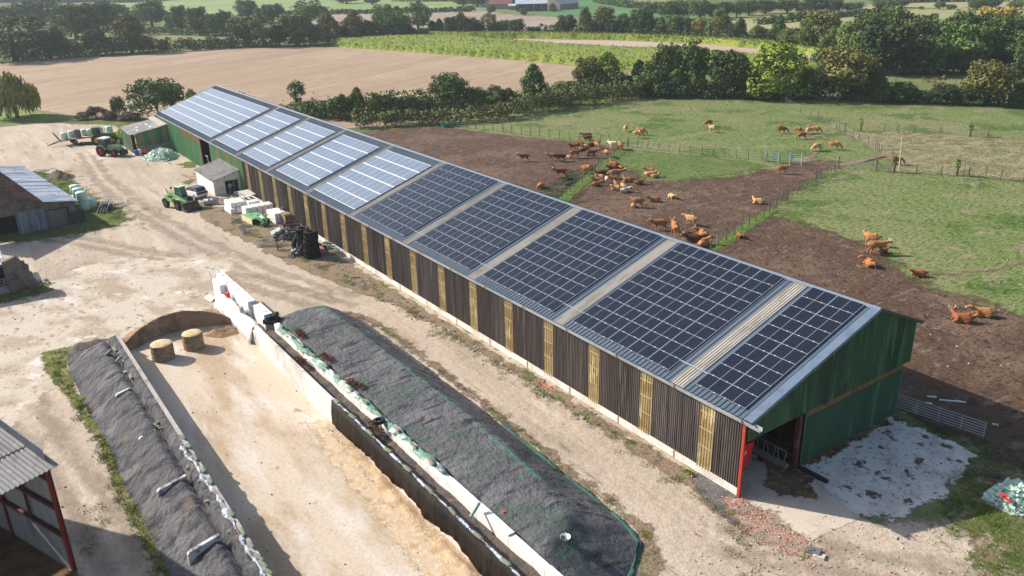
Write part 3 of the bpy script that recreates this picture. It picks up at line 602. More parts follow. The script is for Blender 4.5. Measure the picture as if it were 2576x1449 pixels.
o=MB().prism([(0,0),(1.3,0),(1.25,.5),(.2,.6)],0,.05,'Y').build('white_board',white);o.location=(47.1,14.9,.05);o.rotation_euler=(1.2,0,.2);tag(o,'pale board lying at the foot of the block wall end','board')
for i,(X,Y) in enumerate(((47.5,13.5),(47.3,14.35))):
    o=MB().cyl((0,0,0),(.1,.15,2.5),.03).cyl((.1,.15,2.5),(.4,.2,2.7),.03).build('steel_pole',galv);o.location=(X,Y,0);tag(o,('thin pole leaning on the far tip of the block wall','second thin pole beside the white ledge end')[i],'pole')
# netted clamp
foot=[(38.3,12.94),(38.7,11.2),(38.5,8.5),(37,6.5),(34.5,5.8),(31,5.7),(26,5.8),(20,6.0),(13,6.2),(8,6.4),(4,6.5),(1.6,6.7),(.2,7.2),(-.7,8.6),(-2,11),(-2.6,12.94)]
op=np.array(foot)
def dopen(x,y):
    P=np.stack([x,y],1);d=np.full(len(x),1e9)
    for a,b in zip(op[:-1],op[1:]):
        e=b-a;wv=P-a;t_=np.clip((wv@e)/(e@e),0,1);q=wv-np.outer(t_,e);d=np.minimum(d,np.sqrt((q**2).sum(1)))
    return d
def ridge_y(x):return np.interp(x,[-3,3,10,17,31,38],[10.4,9.6,9.5,9.2,9.1,10.4])
def ch(x,y,d):
    do=np.where(d>0,dopen(x,y),0);a=np.where((x>6)&(x<36),.72*np.clip(y-6.1,0,9)+.0,9);a=np.minimum(a,np.interp(x,[1,10],[.5,.78])*do);b=1.70+.08*(13-y)
    h=-np.log(np.exp(-a*12)+np.exp(-b*12))/12
    h=np.maximum(h,0)
    lump=.05*fbm(x,y,1.3,12,4)+.05*fbm(x*1.5,y*.4,2.6,15,4)+.035*fbm(x,y,5,18,3)
    return np.where(d>0,h+lump*np.clip(do,0,1)+.02,0)
clm=mat('clamp_gravel',(.128,.128,.137),.9,[((.185,.183,.19),.4,.42,.66),((.05,.05,.057),1.3,.5,.64,(1.6,.35,1)),((.105,.125,.118),.35,.5,.66),((.05,.14,.10),1.1,.62,.68,(1.6,.5,1)),((.10,.25,.18),1.1,.60,.78,(1.6,.4,1),'net',1.7),((.21,.205,.21),7,.58,.70),((.2,.13,.09),.7,.68,.76)],bump=.24,bscale=5,bump2=.2,b2scale=2.2,spec=.2)
o=sheet('silage_clamp',foot,clm,0,.22,0,height=ch,attrs={'net':lambda x,y,d:np.clip(.72-np.abs(y-ridge_y(x)+.25)*1.1,0,1)*(x>3)+np.clip(.55-np.abs(dopen(x,y)-.1)*1.0,0,1)*(x<17)*(y<9)})
tag(o,'long silage clamp under dark gravel with green netting showing along its ridge','silage clamp')
netm=mat('green_netting',(.04,.115,.085),.8,[((.035,.12,.085),2,.45,.6),((.09,.22,.16),3,.6,.7),((.10,.1,.1),.9,.6,.66)],bump=.1,bscale=4,spec=.3)
def ribbon(name,pts,wd,z,m,label,cat,par=None,wav=.06,zf=None,step=.4):
    rows=[]
    P=[];pts=[Vector((p[0],p[1],0)) for p in pts]
    for a,b in zip(pts[:-1],pts[1:]):
        n=max(1,int((Vector(b)-Vector(a)).length/step))
        P+=[Vector(a).lerp(Vector(b),i/n) for i in range(n)]
    P.append(Vector(pts[-1]))
    for i,p in enumerate(P):
        d=(P[min(i+1,len(P)-1)]-P[max(i-1,0)]).normalized();nn=Vector((-d.y,d.x,0))
        ww=wd*(.8+.35*math.sin(i*.7)+.2*math.sin(i*1.9))
        rows.append([(p+nn*(k-.0)*ww)+Vector((0,0,(z if not zf else zf(p+nn*k*ww))+(.10 if abs(k)<.3 else 0))) for k in(-.5,-.25,0,.25,.5)])
    o=cloth(name,rows,m,par,wav)
    if not par:tag(o,label,cat)
    else:o['label']=label
    return o
ribbon('netting',[(14,6.15),(10,6.3),(6,6.45),(2.5,6.6),(.4,7.1),(-.7,8.5),(-1.8,10.5)],.3,.03,netm,'bunched green net edge along the foot of the clamp','net',o)
zc=lambda p:float(ch(np.array([p[0]]),np.array([p[1]]),np.array([9.]))[0])
for a_,b_ in():
    ys=lambda x:float(ridge_y(x))+.25
    ribbon('netting',[(a_,ys(a_)-.3,0),((a_+b_)/2,ys((a_+b_)/2)-.1,0),(b_,ys(b_)+.1,0)],.45,-.04,netm,'green net fold lying along the clamp ridge','net',o,.05,lambda p:zc(p)+.03,.3)
ribbon('netting',[(34,13.3,0),(28,13.2,0),(22,13.2,0),(16,13.15,0),(9.5,13.1,0)],.62,1.8,mat('pale_netting',(.20,.33,.25),.8,[((.6,.6,.58),.9,.5,.58),((.06,.2,.14),1.7,.5,.62)],bump=.1,bscale=4),'pale green net hem folded over the parapet','net',o,.07)
# plastic film over the wall
blk=mat('black_film',(.008,.006,.005),.55,[((.018,.013,.010),.8,.45,.6,(1,1,.3))],bump=.14,bscale=1.6,stretch=(2.5,1,.25),spec=.15)
rows=[]
for i in range(105):
    x=20.85-i*.26;zb=.12+.5*max(0,min(1,(20.8-x)/6))*(.55+.3*math.sin(i*.35)+.15*math.sin(i*.9))
    fold=rnd.uniform(-.03,.03)+.03*math.sin(i*.31)
    rows.append([(x,14.42,1.74),(x,14.5,1.84),(x,14.78+fold*.3,1.85),(x,14.86+fold,1.4),(x,14.9+fold*1.4,.9),(x,14.92+fold*1.8,zb)])
o=cloth('black_film',rows,blk,None,.012);tag(o,'glossy black plastic film hanging over the near stretch of the silo wall','plastic film')
chip=mat('woodchips',(.56,.41,.265),.95,[((.42,.29,.18),.9,.45,.62),((.70,.54,.36),4,.55,.68),((.36,.2,.1),2,.65,.73)],bump=.08,bscale=9,spec=.1)
o=sheet('chip_mound',[(20,14.9),(-9,14.9),(-9,16.3),(-3,16.0),(2,15.4),(5,15.8),(8,15.5),(11,15.9),(14,15.3),(17,15.4),(20,15.1)],chip,0,.2,.1,height=lambda x,y,d:np.clip(d+.05,0,1)*(.38+.5*fbm(x,y,.9,21)+.12*fbm(x,y,3.2,22))*np.clip((19-x)/5,.25,1)+.03)
o['kind']='thing';tag(o,'pale orange chaff spilled along the foot of the black film','silage')
# straw coloured silage face at the far end
def face_h(x,y,d):
    u=np.clip((y-14.9)/8.2,0,1);xf=41.0+1.7*np.sin(np.pi*u)*.9;H=1.55*np.sqrt(np.clip(np.sin(np.pi*np.clip(u*.92+.02,0,1)),0,1))
    back=1-np.clip((x-xf-.35)/2.9,0,1)**1.15;h=H*back*np.clip((x-xf)/.22,0,1)
    return h+.05*fbm(x,y,2,31)*(h>.1)+.02
sil=mat('silage_brown',(.30,.19,.115),.95,[((.20,.12,.07),.8,.45,.6),((.48,.34,.22),.5,.56,.66),((.12,.07,.04),3,.6,.7)],bump=.06,bscale=6,spec=.1)
o=sheet('silage_heap',[(40.3,14.9),(40.6,23.2),(42.5,23.3),(45.6,21.5),(46.8,18.6),(46.4,16.2),(44.6,14.9)],sil,0,.16,0,height=face_h);tag(o,'curved brown silage heap with a cut face at the end of the silo','silage')
o=sheet('silage_crumbs',[(40.7,14.9),(38.8,15.1),(38.7,16.6),(40.2,17.6),(41.2,16.5)],sil,.02,.15,.2,height=lambda x,y,d:np.clip(d,0,.8)*(.35+.4*fbm(x,y,2.2,41)));tag(o,'crumbled dark silage lying against the white wall','silage')
# gravel bank outside the grey wall
bank=[(43.6,23.2),(43.8,26.6),(41.8,27.7),(38,27.3),(34,27.4),(28,27.15),(22,27.4),(18.6,27.15),(13,27),(6,26.9),(0,27.3),(-8,27.4),(-8,23.83),(40.4,23.83)]
def bh(x,y,d):
    dd=np.clip(d,0,9);out=np.interp(x,[-8,43],[27.2,27.2])-y
    h=np.minimum(.62*np.clip(out,0,9),1.75)*np.clip((42.4-x)/2.2,.25,1);h=np.minimum(h,dd*1.2)*1.0
    h=np.where((y-23.8<.15),np.minimum(h,1.62),h) if True else h
    edgew=np.where(y<24.1,1,0)
    hw=np.minimum(.50*np.clip(27.4-y,0,9),1.62)
    u=np.clip((y-23.85)/3.5,0,1);h=1.68*(1-u**1.7)*np.clip((43.4-x)/2.6,.2,1)*np.clip(np.where(y<24.3,9,dd)*.9+.1,0,1)
    return h+(.18*fbm(x*1.4,y*.6,1.0,51)+.09*fbm(x,y,3,52))*np.clip(dd,0,.7)+.02
o=sheet('gravel_bank',bank,gr,0,.25,0,height=bh);tag(o,'dark grey slate gravel bank heaped against the outer silo wall','gravel bank')
o=sheet('soil_heap',[B1(670,1080),B1(700,1010),B1(900,960),B1(1080,930),B1(1160,1000),B1(1100,1080),B1(900,1150)],mat('heap_soil',(.15,.115,.095),.95,[((.08,.07,.065),.9,.45,.6),((.24,.19,.16),2,.58,.68)],bump=.12,bscale=4),.02,.2,.3,height=lambda x,y,d:np.clip(d,0,1)*(.5+.25*fbm(x,y,1.6,61)));tag(o,'low dark soil heap at the tip of the gravel bank','soil heap')
# concrete fins
fin=[(940,60,1035,60),(1115,385,1218,380),(1315,775,1535,700),(1567,1220,1800,1170)]
fx=[at(.3333*a,966+.3333*b,.9).x for a,b in((945,100),(1120,420),(1325,800),(1580,1270))]
fy=[25.75,25.75,26.2,26.3];fh=[1.5,1.42,1.5,1.6]
finm=mat('fin_concrete',(.50,.49,.47),.85,[((.16,.16,.165),1.6,.52,.6),((.6,.59,.57),2,.6,.68)],spec=.2)
for i,X in enumerate([at(*[v for v in (134+0,0)][:0] or (133,870),.9).x if 0 else 34.6]+fx):
    if i==0:Y,H_=25.3,1.35
    else:Y,H_=fy[i-1],fh[i-1]
    Yi=Y-(1.0 if i<3 else 1.6);t=MB().prism([(Yi,-.2),(Y,-.2),(Y,H_*.80),(Y-.12,H_*.88),(Yi,H_*(1.0 if i<3 else 1.08))],X-.11,X+.11,'X').build('buttress',finm if i else wg)
    tag(t,('dark weathered fin farthest along the gravel bank','small white fin near the top of the gravel bank','second white fin, below the sandbag pile','large white fin halfway along the near wall','largest white fin, closest to the camera')[i]+' on the outer silo wall','buttress','concrete fins along the silo wall')
# sandbags
bagm=mat('sandbag',(.19,.215,.16),.85,[((.27,.29,.23),1.5,.45,.6),((.1,.12,.09),4,.58,.68)],coord='obj',bump=.02,bscale=12,spec=.2)
def bag_mesh():
    mb=MB();n=10;V=[];L=.46
    prof=[(-1,.35),(-.93,.75),(-.6,1),(0,1.05),(.6,1),(.93,.75),(1,.35)]
    for i,(a,r_) in enumerate(prof):
        for k in range(n):
            t_=2*math.pi*k/n;V.append((a*L,math.cos(t_)*.155*r_+.02*math.sin(a*3),max(-.07,math.sin(t_)*.085*r_)+.07))
    mb.add(V,[(j*n+k,j*n+(k+1)%n,(j+1)*n+(k+1)%n,(j+1)*n+k) for j in range(6) for k in range(n)]+[tuple(range(n)),tuple(range(6*n,7*n))])
    return mb.mesh('sandbag',bagm,True)
bgm=bag_mesh()
def bag(p,rz,where,grp,sc=1):
    o=bpy.data.objects.new('sandbag',bgm);COL.objects.link(o);o.location=p;o.rotation_euler=(rnd.uniform(-.1,.1),rnd.uniform(-.1,.1),rz);sc*=.82;o.scale=(sc,sc*rnd.uniform(.75,1.1),.9)
    tag(o,where,'sandbag',grp)
def ordn(i):return ['first','second','third','fourth','fifth','sixth','seventh','eighth','ninth','tenth','eleventh','twelfth','thirteenth','fourteenth','fifteenth','sixteenth','seventeenth','eighteenth','nineteenth','twentieth'][i] if i<20 else '%dth'%(i+1)
for i,q in enumerate(((1390,405),(1432,470),(1480,560),(1545,650),(1600,735),(1735,985),(1840,1120),(1905,1215),(1955,1320),(1985,1370),(2015,1425))):
    p=Z5(*q,1.82);bag((p.x,23.72,1.82),.1+rnd.uniform(-.2,.2),'grey-green sandbag on the grey silo wall top, %s from its bare end'%ordn(i),'sandbags on the grey silo wall')
for i,q in enumerate(((1145,95),(1150,135),(1185,320),(1215,300),(1250,300),(1270,290),(1245,350),(1435,600),(1440,640),(1470,640),(1535,750),(1600,905),(1745,1090),(1765,1130))):
    p=Z5(*q,1.3);bag((p.x,p.y,zc and 1.0+.55*max(0,min(1,(25.2-p.y)/1.3))),rnd.uniform(-1.2,1.2),'loose sandbag on the gravel bank, %s counting down towards the camera'%ordn(i),'loose sandbags on the gravel bank')
for i in range(10):
    bag((20.3-i*2.35,14.62,1.87),rnd.uniform(-.15,.15),'sandbag weighting the black film, %s from the white wall'%ordn(i),'sandbags on the black film')
for i in range(12):
    bag((33.8-i*2.1,13.2+rnd.uniform(-.06,.06),1.9),rnd.uniform(-.2,.2),'sandbag pinning the green net on the parapet, %s from the far end'%ordn(i),'sandbags on the parapet')
for i,(a,b) in enumerate(((1100,1105),(1170,1085),(1210,1110),(1200,1190),(1260,1195),(1330,1210),(1330,1350),(1400,1330),(1420,1360))):
    p=B1(a,b,1.2);bag((p.x,p.y,1.45+.1*(i%2)),rnd.uniform(-1,1),'pale torn sack on the far part of the gravel bank, %s from the tip'%ordn(i),'torn sacks on the gravel bank',1.1)
fl=mat('silver_film',(.32,.37,.47),.28,[((.05,.055,.07),1.6,.46,.54),((.6,.63,.7),2.5,.6,.66)],bump=.1,bscale=4,spec=.7)
ribbon('silver_film',[(21.6,23.95,0),(18,23.84,0),(14,23.8,0),(10,23.86,0),(7,23.9,0),(3,23.9,0)],.42,1.72,fl,'crinkled silver and black film running along the grey wall top','plastic film',None,.05)
ribbon('silver_film',[(20.8,14.6,0),(14,14.62,0),(7,14.6,0),(-5,14.62,0)],.2,1.84,fl,'thin silver strip for the shiny film edge along the top of the black-sheeted wall','plastic film',None,.02)  # silver strip added for the shiny line on the black film's edge
# rust-brown dead weeds on the clamp edge
def tuft_obj(name,centres,m,label,cat,n=160,r=.5,h=.35,leaf=.12,parent=None,seed=1,kind=None,zf=None):
    R=random.Random(seed);V=[];F=[]
    for c in centres:
        for i in range(n):
            a=R.random()*6.28;q=r*math.sqrt(R.random());x=c[0]+q*math.cos(a);y=c[1]+q*math.sin(a);z0=(c[2] if len(c)>2 else 0)
            hh=h*(.4+.6*R.random())*(1.1-q/r*.6);b=R.random()*6.28;s=leaf*(.6+.8*R.random());k=len(V)
            tx,ty=R.uniform(-.4,.4)*hh,R.uniform(-.4,.4)*hh
            V+=[(x,y,z0),(x+s*math.cos(b),y+s*math.sin(b),z0+.02),(x+tx+s*.4*math.cos(b),y+ty+s*.4*math.sin(b),z0+hh)];F.append((k,k+1,k+2))
    me=bpy.data.meshes.new(name);me.from_pydata(V,[],F);me.materials.append(m);o=bpy.data.objects.new(name,me);COL.objects.link(o)
    if parent:o.parent=parent
    else:tag(o,label,cat,kind=kind)
    return o
dead=mat('dead_weed',(.27,.135,.07),.9,[((.17,.09,.05),1,.45,.6)],spec=.1)
for i,(c,lab) in enumerate((((31.7,12.6,1.9),'rust-brown dead weeds at the far end of the parapet'),((26.6,12.5,1.9),'second clump of dead brown weeds on the parapet'),((28.2,13.9,1.4),'brown weeds growing in the gap behind the silo wall'),((21.8,12.6,1.9),'dead weeds on the parapet by the start of the black film'),((16.6,13.7,1.5),'small dry weeds in the gap beside the black film'))):
    tuft_obj('dead_weeds',[(c[0]+k*.5,c[1]+rnd.uniform(-.2,.2),c[2]) for k in(-1,0,1)],dead,lab,'weeds',150,.35,.28,.05,seed=i)
gw=mat('green_weed',(.11,.19,.03),.9,[((.21,.24,.06),.6,.45,.62),((.2,.13,.05),1.3,.62,.7)],spec=.1)
def along(pts,n,sp,R):
    o=[]
    P=[Vector((p[0],p[1],0)) for p in pts];L=[(b-a).length for a,b in zip(P[:-1],P[1:])];T_=sum(L)
    for i in range(n):
        t_=R.random()*T_
        for k,l in enumerate(L):
            if t_<l:break
            t_-=l
        p=P[k].lerp(P[k+1],min(1,t_/l));o.append((p.x+R.gauss(0,sp),p.y+R.gauss(0,sp)))
    return o
R_=random.Random(5)
for pts,n,sp,lab,r_,hh in (
 ([(-1,1.6),(8,1.3),(16,1.4),(26,1.7),(36,2),(42,2.6),(50,3.6),(60,4.6),(72,5.2)],260,.45,'scattered weeds along the foot of the long barn wall',.3,.22),
 ([(44,27.7),(41,28.2),(35.5,27.9),(28,27.5),(20,27.6),(13,27.4),(4,27.1)],170,.28,'bright green weeds along the foot of the gravel bank',.3,.3),
 ([(38.9,12.5),(38.9,8.5),(36.8,6),(31,5.2),(22,5.4),(14,5.6),(5,6.1),(0,6.6),(-2,9)],130,.2,'dry weeds along the foot of the netted clamp',.28,.2),
 ([R5(380,690),R5(700,850),R5(950,1000),R5(1200,1080),R5(1220,1200),R5(900,1290),R5(300,1380)],240,1.1,'tall grass round the old barn and wrapped bales',.5,.4),
 ([Z7(2150,650),Z7(2250,900),Z7(2350,1150),Z7(2500,1400)],170,1.6,'rough grass on the shaded bank beyond the limed slab',.4,.3),
 ([(-1,1.6),(-2.8,3.2),(-5,4.2),(-7.5,5.2)],60,.4,'weeds among the brick rubble by the barn corner',.25,.2),
 ([(21,28.5),(15,31.5),(12,32.3)],30,.4,'green tufts beside the open shed post',.3,.25)):
    c=along(pts,n,sp,R_);o=tuft_obj('weeds',c,gw,lab,'weeds',46,r_*1.2,hh*.8,.035,seed=n,kind='stuff')
    if 'clamp' in lab or 'rubble' in lab:o.data.materials[0]=mat('dry_weed',(.22,.18,.06),.9,[((.12,.15,.03),.6,.5,.62),((.3,.14,.06),1,.6,.7)])
# rubble: brick bits
def rubble(name,centres,m,label,cat,s0,s1,seed,kind='stuff',z=0):
    R=random.Random(seed);mb=MB()
    for x,y in centres:
        s=R.uniform(s0,s1);mb.k=R.randrange(len(m));mb.box((x,y,z+s*.25),(s,s*R.uniform(.5,.9),s*R.uniform(.3,.7)),R.random()*3,R.uniform(-.4,.4),R.uniform(-.4,.4),.8)
    mb.k=max(mb.k,1);o=mb.build(name,m);tag(o,label,cat,kind=kind);return o
brick2=mat('brick_dusty',(.38,.24,.18),.95,spec=.1);brick=mat('brick_red',(.40,.14,.095),.9,spec=.2);stone=mat('pale_stone',(.48,.44,.39),.9,spec=.2);slate=mat('slate',(.13,.13,.14),.8)
c=along([Z7(370,870),Z7(430,960),Z7(600,1050),Z7(800,1180),Z7(980,1320)],480,.6,R_)+along([Z7(350,870),Z7(600,1010)],160,.2,R_)
rubble('rubble',c,[brick,brick,brick2,stone,slate,brick2],'red brick rubble and stones spilled beside the apron','rubble',.04,.13,2)
c=along([(10,1.5),(20,1.2),(40,2),(50,1.6)],190,.5,R_);rubble('rubble',c,[stone,slate],'small stones along the barn plinth','stones',.06,.2,3)
c=[tuple(R7(R_.uniform(500,2500),R_.uniform(880,1300)))[:2] for _ in range(150)]+[tuple(B4(R_.uniform(600,2500),R_.uniform(100,1300)))[:2] for _ in range(120)]
rubble('rubble',c,[stone,slate],'small pale stones scattered over the muddy paddock','stones',.05,.17,4)
c=[tuple(B1(R_.uniform(0,2400),R_.uniform(0,1400)))[:2] for _ in range(300)]+[(R_.uniform(-14,35),R_.uniform(15,36)) for _ in range(200)];rubble('rubble',c,[stone,slate],'small stones scattered over the farmyard','stones',.04,.12,6,z=.02)
c=[tuple(Z7(R_.uniform(0,2400),R_.uniform(1000,1449)))[:2] for _ in range(240)];rubble('rubble',c,[stone,brick,slate],'pebbles on the dirt track before the barn gable','stones',.03,.10,7,z=.02)
# =============== OTHER BUILDINGS ===============
fib=mat('fibre_cement',(.31,.295,.285),.85,[((.21,.20,.195),.9,.48,.62,(.4,1,1)),((.38,.36,.34),1.4,.56,.68),((.15,.14,.13),3,.62,.7)],bump=.01,bscale=8,spec=.2)
lime_=mat('lime_render',(.70,.68,.65),.85,[((.6,.57,.53),.7,.48,.62),((.4,.37,.33),2,.68,.74,(1,1,.4))],bump=.01,bscale=8,spec=.2)
dark=mat('inside_shade_and_rail',(.02,.018,.016),.95)  # near-black colour stands for shade inside openings; the door rail shares it
def corr(name,m,a0,a1,b0,b1,per,h,parent,nrm=Vector((0,0,1)),lab=None):
    """corrugated quad: edge a0->a1 across the ribs, b0->b1 the opposite edge"""
    a0,a1,b0,b1=map(Vector,(a0,a1,b0,b1));n=max(2,int((a1-a0).length/per));vs=[];K=4
    for i in range(n*K+1):
        t_=i/(n*K);hh=h*math.sin(i/K*2*math.pi)
        vs+=[a0.lerp(a1,t_)+nrm*hh,b0.lerp(b1,t_)+nrm*hh]
    mb=MB();mb.add(vs,[(2*i,2*i+2,2*i+3,2*i+1) for i in range(n*K)]);o=mb.build(name,m,parent,smooth=False)
    md=o.modifiers.new('s','SOLIDIFY');md.thickness=.02
    if lab:o['label']=lab
    return o
# white hut
t=thing('white_hut','small white rendered hut with a grey lean-to roof against the barn','shed',(83.7,0,0))
mb=MB();W=8.0
mb.prism([(3.35,-.3),(3.5,-.3),(3.5,2.05),(3.35,2.1)],0,W,'Y' if 0 else 'X') if 0 else None
mb.b2((0,3.3,-.3),(W,3.5,2.1));mb.prism([(3.3,-.3),(2.02,-.3),(2.02,1.72),(.3,1.72),(.3,-.3),(.04,-.3),(.04,3.0),(3.3,2.12)],0,.18,'X');mb.b2((W-.2,.04,-.3),(W,3.3,2.1));mb.build('wall',lime_,t)
MB().b2((3.5,.1,-.3),(3.6,3.2,2.1)).build('shade_back_wall',dark,t)  # near-black panel paints the hut's inside shade behind the door
MB().b2((-.03,.25,1.72),(.22,2.15,1.86)).build('lintel',wg,t)
corr('roof',fib,(-.35,3.75,2.06),(W+.3,3.75,2.06),(-.35,-.02,3.06),(W+.3,-.02,3.06),.28,.03,t)
for yy in(.9,2.0,3.0):MB().box((-.3,yy,2.78-.265*yy+.03-.1+.3-.12),(.1,.12,.12)).build('rafter_end',mat('old_timber',(.16,.11,.075),.9),t)
# green lean-to shed at the far end
t=thing('lean_to_shed','green sheeted lean-to shed with grey roof beside the tractors','shed',(119.7,0,0))
lg=mat('shed_green_sheet',(.06,.20,.095),.55,[((.045,.14,.07),.8,.5,.62,(1,1,.1))],spec=.3);lb2=mat('shed_brown_sheet',(.26,.20,.115),.6,spec=.3)
y=-.75
blockw=mat('block_wall',(.30,.285,.28),.9,[((.22,.21,.2),2,.5,.62)],bump=.01,bscale=8)
zt=lambda Y:4.0-(Y+.75)*.165
for y0,y1,m_ in((-.7,.2,lg),(.2,1.0,lb2),(1.0,2.0,lg),(2.0,3.0,lb2),(3.0,3.9,lg),(3.9,4.9,lb2),(4.9,5.15,lg)):ribbed_y('green_panel' if m_ is lg else 'brown_panel',m_,y0,y1,lambda Y:.95,zt,0,parent=t)
MB().b2((-.03,-.7,-.2),(.15,5.15,1.0)).build('block_wall',blockw,t)
MB().b2((-.05,5.75,-.2),(.05,5.87,2.9)).build('corner_post',mat('red_post',(.5,.05,.03),.5),t)
MB().b2((.3,5.2,-.1),(.4,5.8,2.9)).build('doorway',dark,t)  # dark sheet painted as the shade in the door opening
o=ribbed('green_panel',mat('pale_green_sheet',(.15,.26,.15),.55,[((.2,.32,.2),.8,.5,.62)],spec=.3),119.75-119.7,6.8,lambda X:Vector((X,5.9,-.1)),lambda X:Vector((X,5.9,2.9+.07*X)),NY,.2,.03,t)
corr('roof',mat('grey_sheet_roof',(.16,.155,.165),.7,[((.26,.25,.25),.6,.5,.62)],spec=.3),(-.25,6.05,2.98),(-.25,.1,3.95),(7,6.05,3.25),(7,.1,4.1),.25,.02,t)
MB().add([(-.25,.1,4.0),(-.25,-.6,4.12),(9.5,.1,4.22),(9.5,-.6,4.32)],[(0,1,3,2)]) 
mb=MB();mb.add([(-.25,1.1,3.84),(-.25,-.0,4.06),(8.6,-.0,4.2),(8.6,1.1,4.0)],[(0,1,2,3)]);o=mb.build('pale_roof_strip',mat('pale_boards',(.42,.38,.34),.8,[((.3,.26,.22),2,.5,.62,(.3,3,1))]),t)
for a_,b_ in((1.8,4.4),(4.1,4.0),(1.6,2.3),(3.9,2.4)):MB().box((a_,b_,3.98-b_*.163+.035*a_/1.0*.7+.02),(1.9,.28,.02),rz=0,rx=-.165).build('roof_light',mat('pale_sheet',(.5,.5,.48),.6),t)
# old barn with tiled roof
t=thing('old_barn','old stone barn with red tiled roof and patched grey tin lean-to roof','barn',(82.3,20,0),math.radians(6.5))
tin=mat('patched_tin',(.30,.35,.42),.45,[((.50,.55,.61),.45,.47,.53,(2.2,.12,1)),((.13,.125,.13),.5,.58,.60,(2.0,.28,1)),((.33,.2,.15),.9,.60,.64,(1.2,1,1))],coord='obj',spec=.4,bump=.03,bscale=3,stretch=(3,.2,1))
tile=mat('clay_tiles',(.27,.125,.085),.9,[((.12,.065,.05),.7,.45,.6),((.28,.15,.105),1.3,.56,.66),((.10,.06,.05),6,.5,.6)],coord='obj',bump=.12,bscale=7,spec=.2)
stn=mat('old_stone',(.17,.145,.125),.9,[((.11,.09,.08),1.2,.45,.6),((.24,.2,.17),3,.55,.66),((.25,.11,.06),1,.68,.74)],coord='obj',bump=.08,bscale=6,spec=.2)
corr('tin_roof',tin,(-.6,-.35,2.72),(25,-.35,2.72),(-.6,3.55,3.36),(25,3.55,3.36),.5,.025,t)
corr('tile_roof',tile,(-.9,3.3,3.3),(25,3.3,3.3),(-.9,13,7.4),(25,13,7.4),.3,.04,t)
mb=MB();mb.prism([(.05,-.2),(3.4,-.2),(3.4,3.2),(.05,2.62)],-.02,.4,'X');mb.prism([(3.4,2.3),(13,2.3),(13,7.1),(3.4,3.25)],.0,.4,'X');mb.prism([(6.4,-.2),(13,-.2),(13,2.3),(6.4,2.3)],.02,.4,'X') if 0 else None
mb.b2((.1,0,-.2),(25,.3,2.6));mb.build('wall',stn,t)
MB().b2((2,3.4,-.1),(2.2,13,3)).build('doorway',dark,t)  # dark sheet behind the front, colour stands for the barn's inside shade
cm=mat('rusty_tin_door',(.17,.20,.23),.55,[((.11,.14,.19),1.1,.46,.56,(1,1.4,.1)),((.26,.29,.31),1.6,.56,.64,(1,2,.1)),((.24,.09,.045),1.0,.60,.66,(1,1.5,.35))],coord='obj',spec=.4)
ribbed_y('tin_door',cm,3.35,6.35,lambda Y:0,lambda Y:2.55,-.12,.25,.03,t)
MB().b2((-.1,1.3,.1),(-.03,3.0,2.1)).build('board_door',mat('grey_boards',(.16,.145,.14),.9,[((.1,.09,.09),3,.5,.6,(1,3,.1))],coord='obj'),t)
MB().b2((-.14,.9,2.1),(-.02,3.1,2.18)).b2((-.14,.85,1.0),(-.02,.95,2.2)).build('door_rail',dark,t)
MB().b2((-.2,-.75,.1),(-.12,.95,1.5)).build('leaning_panel',mat('dark_mesh',(.05,.045,.05),.8),t)
# ruin
t=thing('ruined_wall','ruined stone gable with a stepped broken edge at the yard side','ruin',(0,0,0))
mb=MB();mb.prism([(26.7,-.2),(26.75,.3),(27.1,1.0),(27.1,1.5),(27.3,1.55),(27.25,2.3),(27.5,2.35),(27.5,2.7),(27.8,2.75),(27.85,3.1),(28.2,3.35),(29.3,3.0),(29.3,-.2)],61.3,62.0,'X');mb.build('wall',stn,t)
mb=MB();mb.b2((61.4,29.3,-.2),(61.8,34,.65));mb.build('low_wall',blockw,t);MB().b2((61.5,29.3,2.5),(61.8,36,2.75)).build('lintel',mat('old_timber',(.16,.11,.075),.9),t)
corr('roof_sheet',tin,(61.2,29.0,2.9),(61.2,36,2.5),(70,29.0,2.9),(70,36,2.5),.3,.02,t)
MB().b2((64,29,0),(64.1,36,2.5)).build('shade_back_wall',dark,t)  # near-black panel, shade under the roof sheet put into its colour
mb=MB()
for z in(.75,1.0,1.25,1.5):mb.cyl((61.35,29.45,z),(61.35,31.5,z),.03)
mb.cyl((61.35,29.45,.7),(61.35,29.45,1.55),.035);mb.build('gate',steel,t)
for i in range(7):pass
rubble('stone_pile',[(62.5+R_.uniform(-.9,.9),26.3+R_.uniform(-.5,.5)) for _ in range(60)],[stn,stone],'stones fallen beside the ruined gable','stones',.08,.22,9,kind=None)
# open shed, lower corner
ang=math.radians(22.27);t=thing('open_shed','open-fronted shed with red steel posts and corrugated fibre roof','shed',(15.75,30.95,0),ang)
rp2=mat('shed_red_steel',(.24,.028,.022),.5,[((.15,.03,.02),1.5,.5,.65)],coord='obj',spec=.4)
grs=mat('grey_shed_sheet',(.30,.31,.33),.5,[((.24,.25,.27),1.5,.45,.6,(1,1,.1))],coord='obj',spec=.4)
H_=6.25
for X,Y in((0,0),(5.6,0),(11.2,0),(0,7)):
    mb=MB();mb.b2((X-.11,Y-.1,-.1),(X+.11,Y-.085,H_)).b2((X-.11,Y+.085,-.1),(X+.11,Y+.1,H_)).b2((X-.012,Y-.085,-.1),(X+.012,Y+.085,H_));mb.build('post',rp2,t)
corr('side_sheet',grs,(.12,-.1,2.05),(14,-.1,2.05),(.12,-.1,7.0),(14,-.1,9.5),.2,.02,t,NY)
MB().b2((.12,-.13,-.1),(14,.02,2.05)).build('concrete_wall',mat('shed_concrete',(.25,.245,.26),.9,[((.18,.175,.18),1,.45,.6,(1,1,.4))],coord='obj'),t)
mb=MB()
for z in(2.1,3.75,5.4):mb.b2((.1,0,z),(14,.14,z+.16))
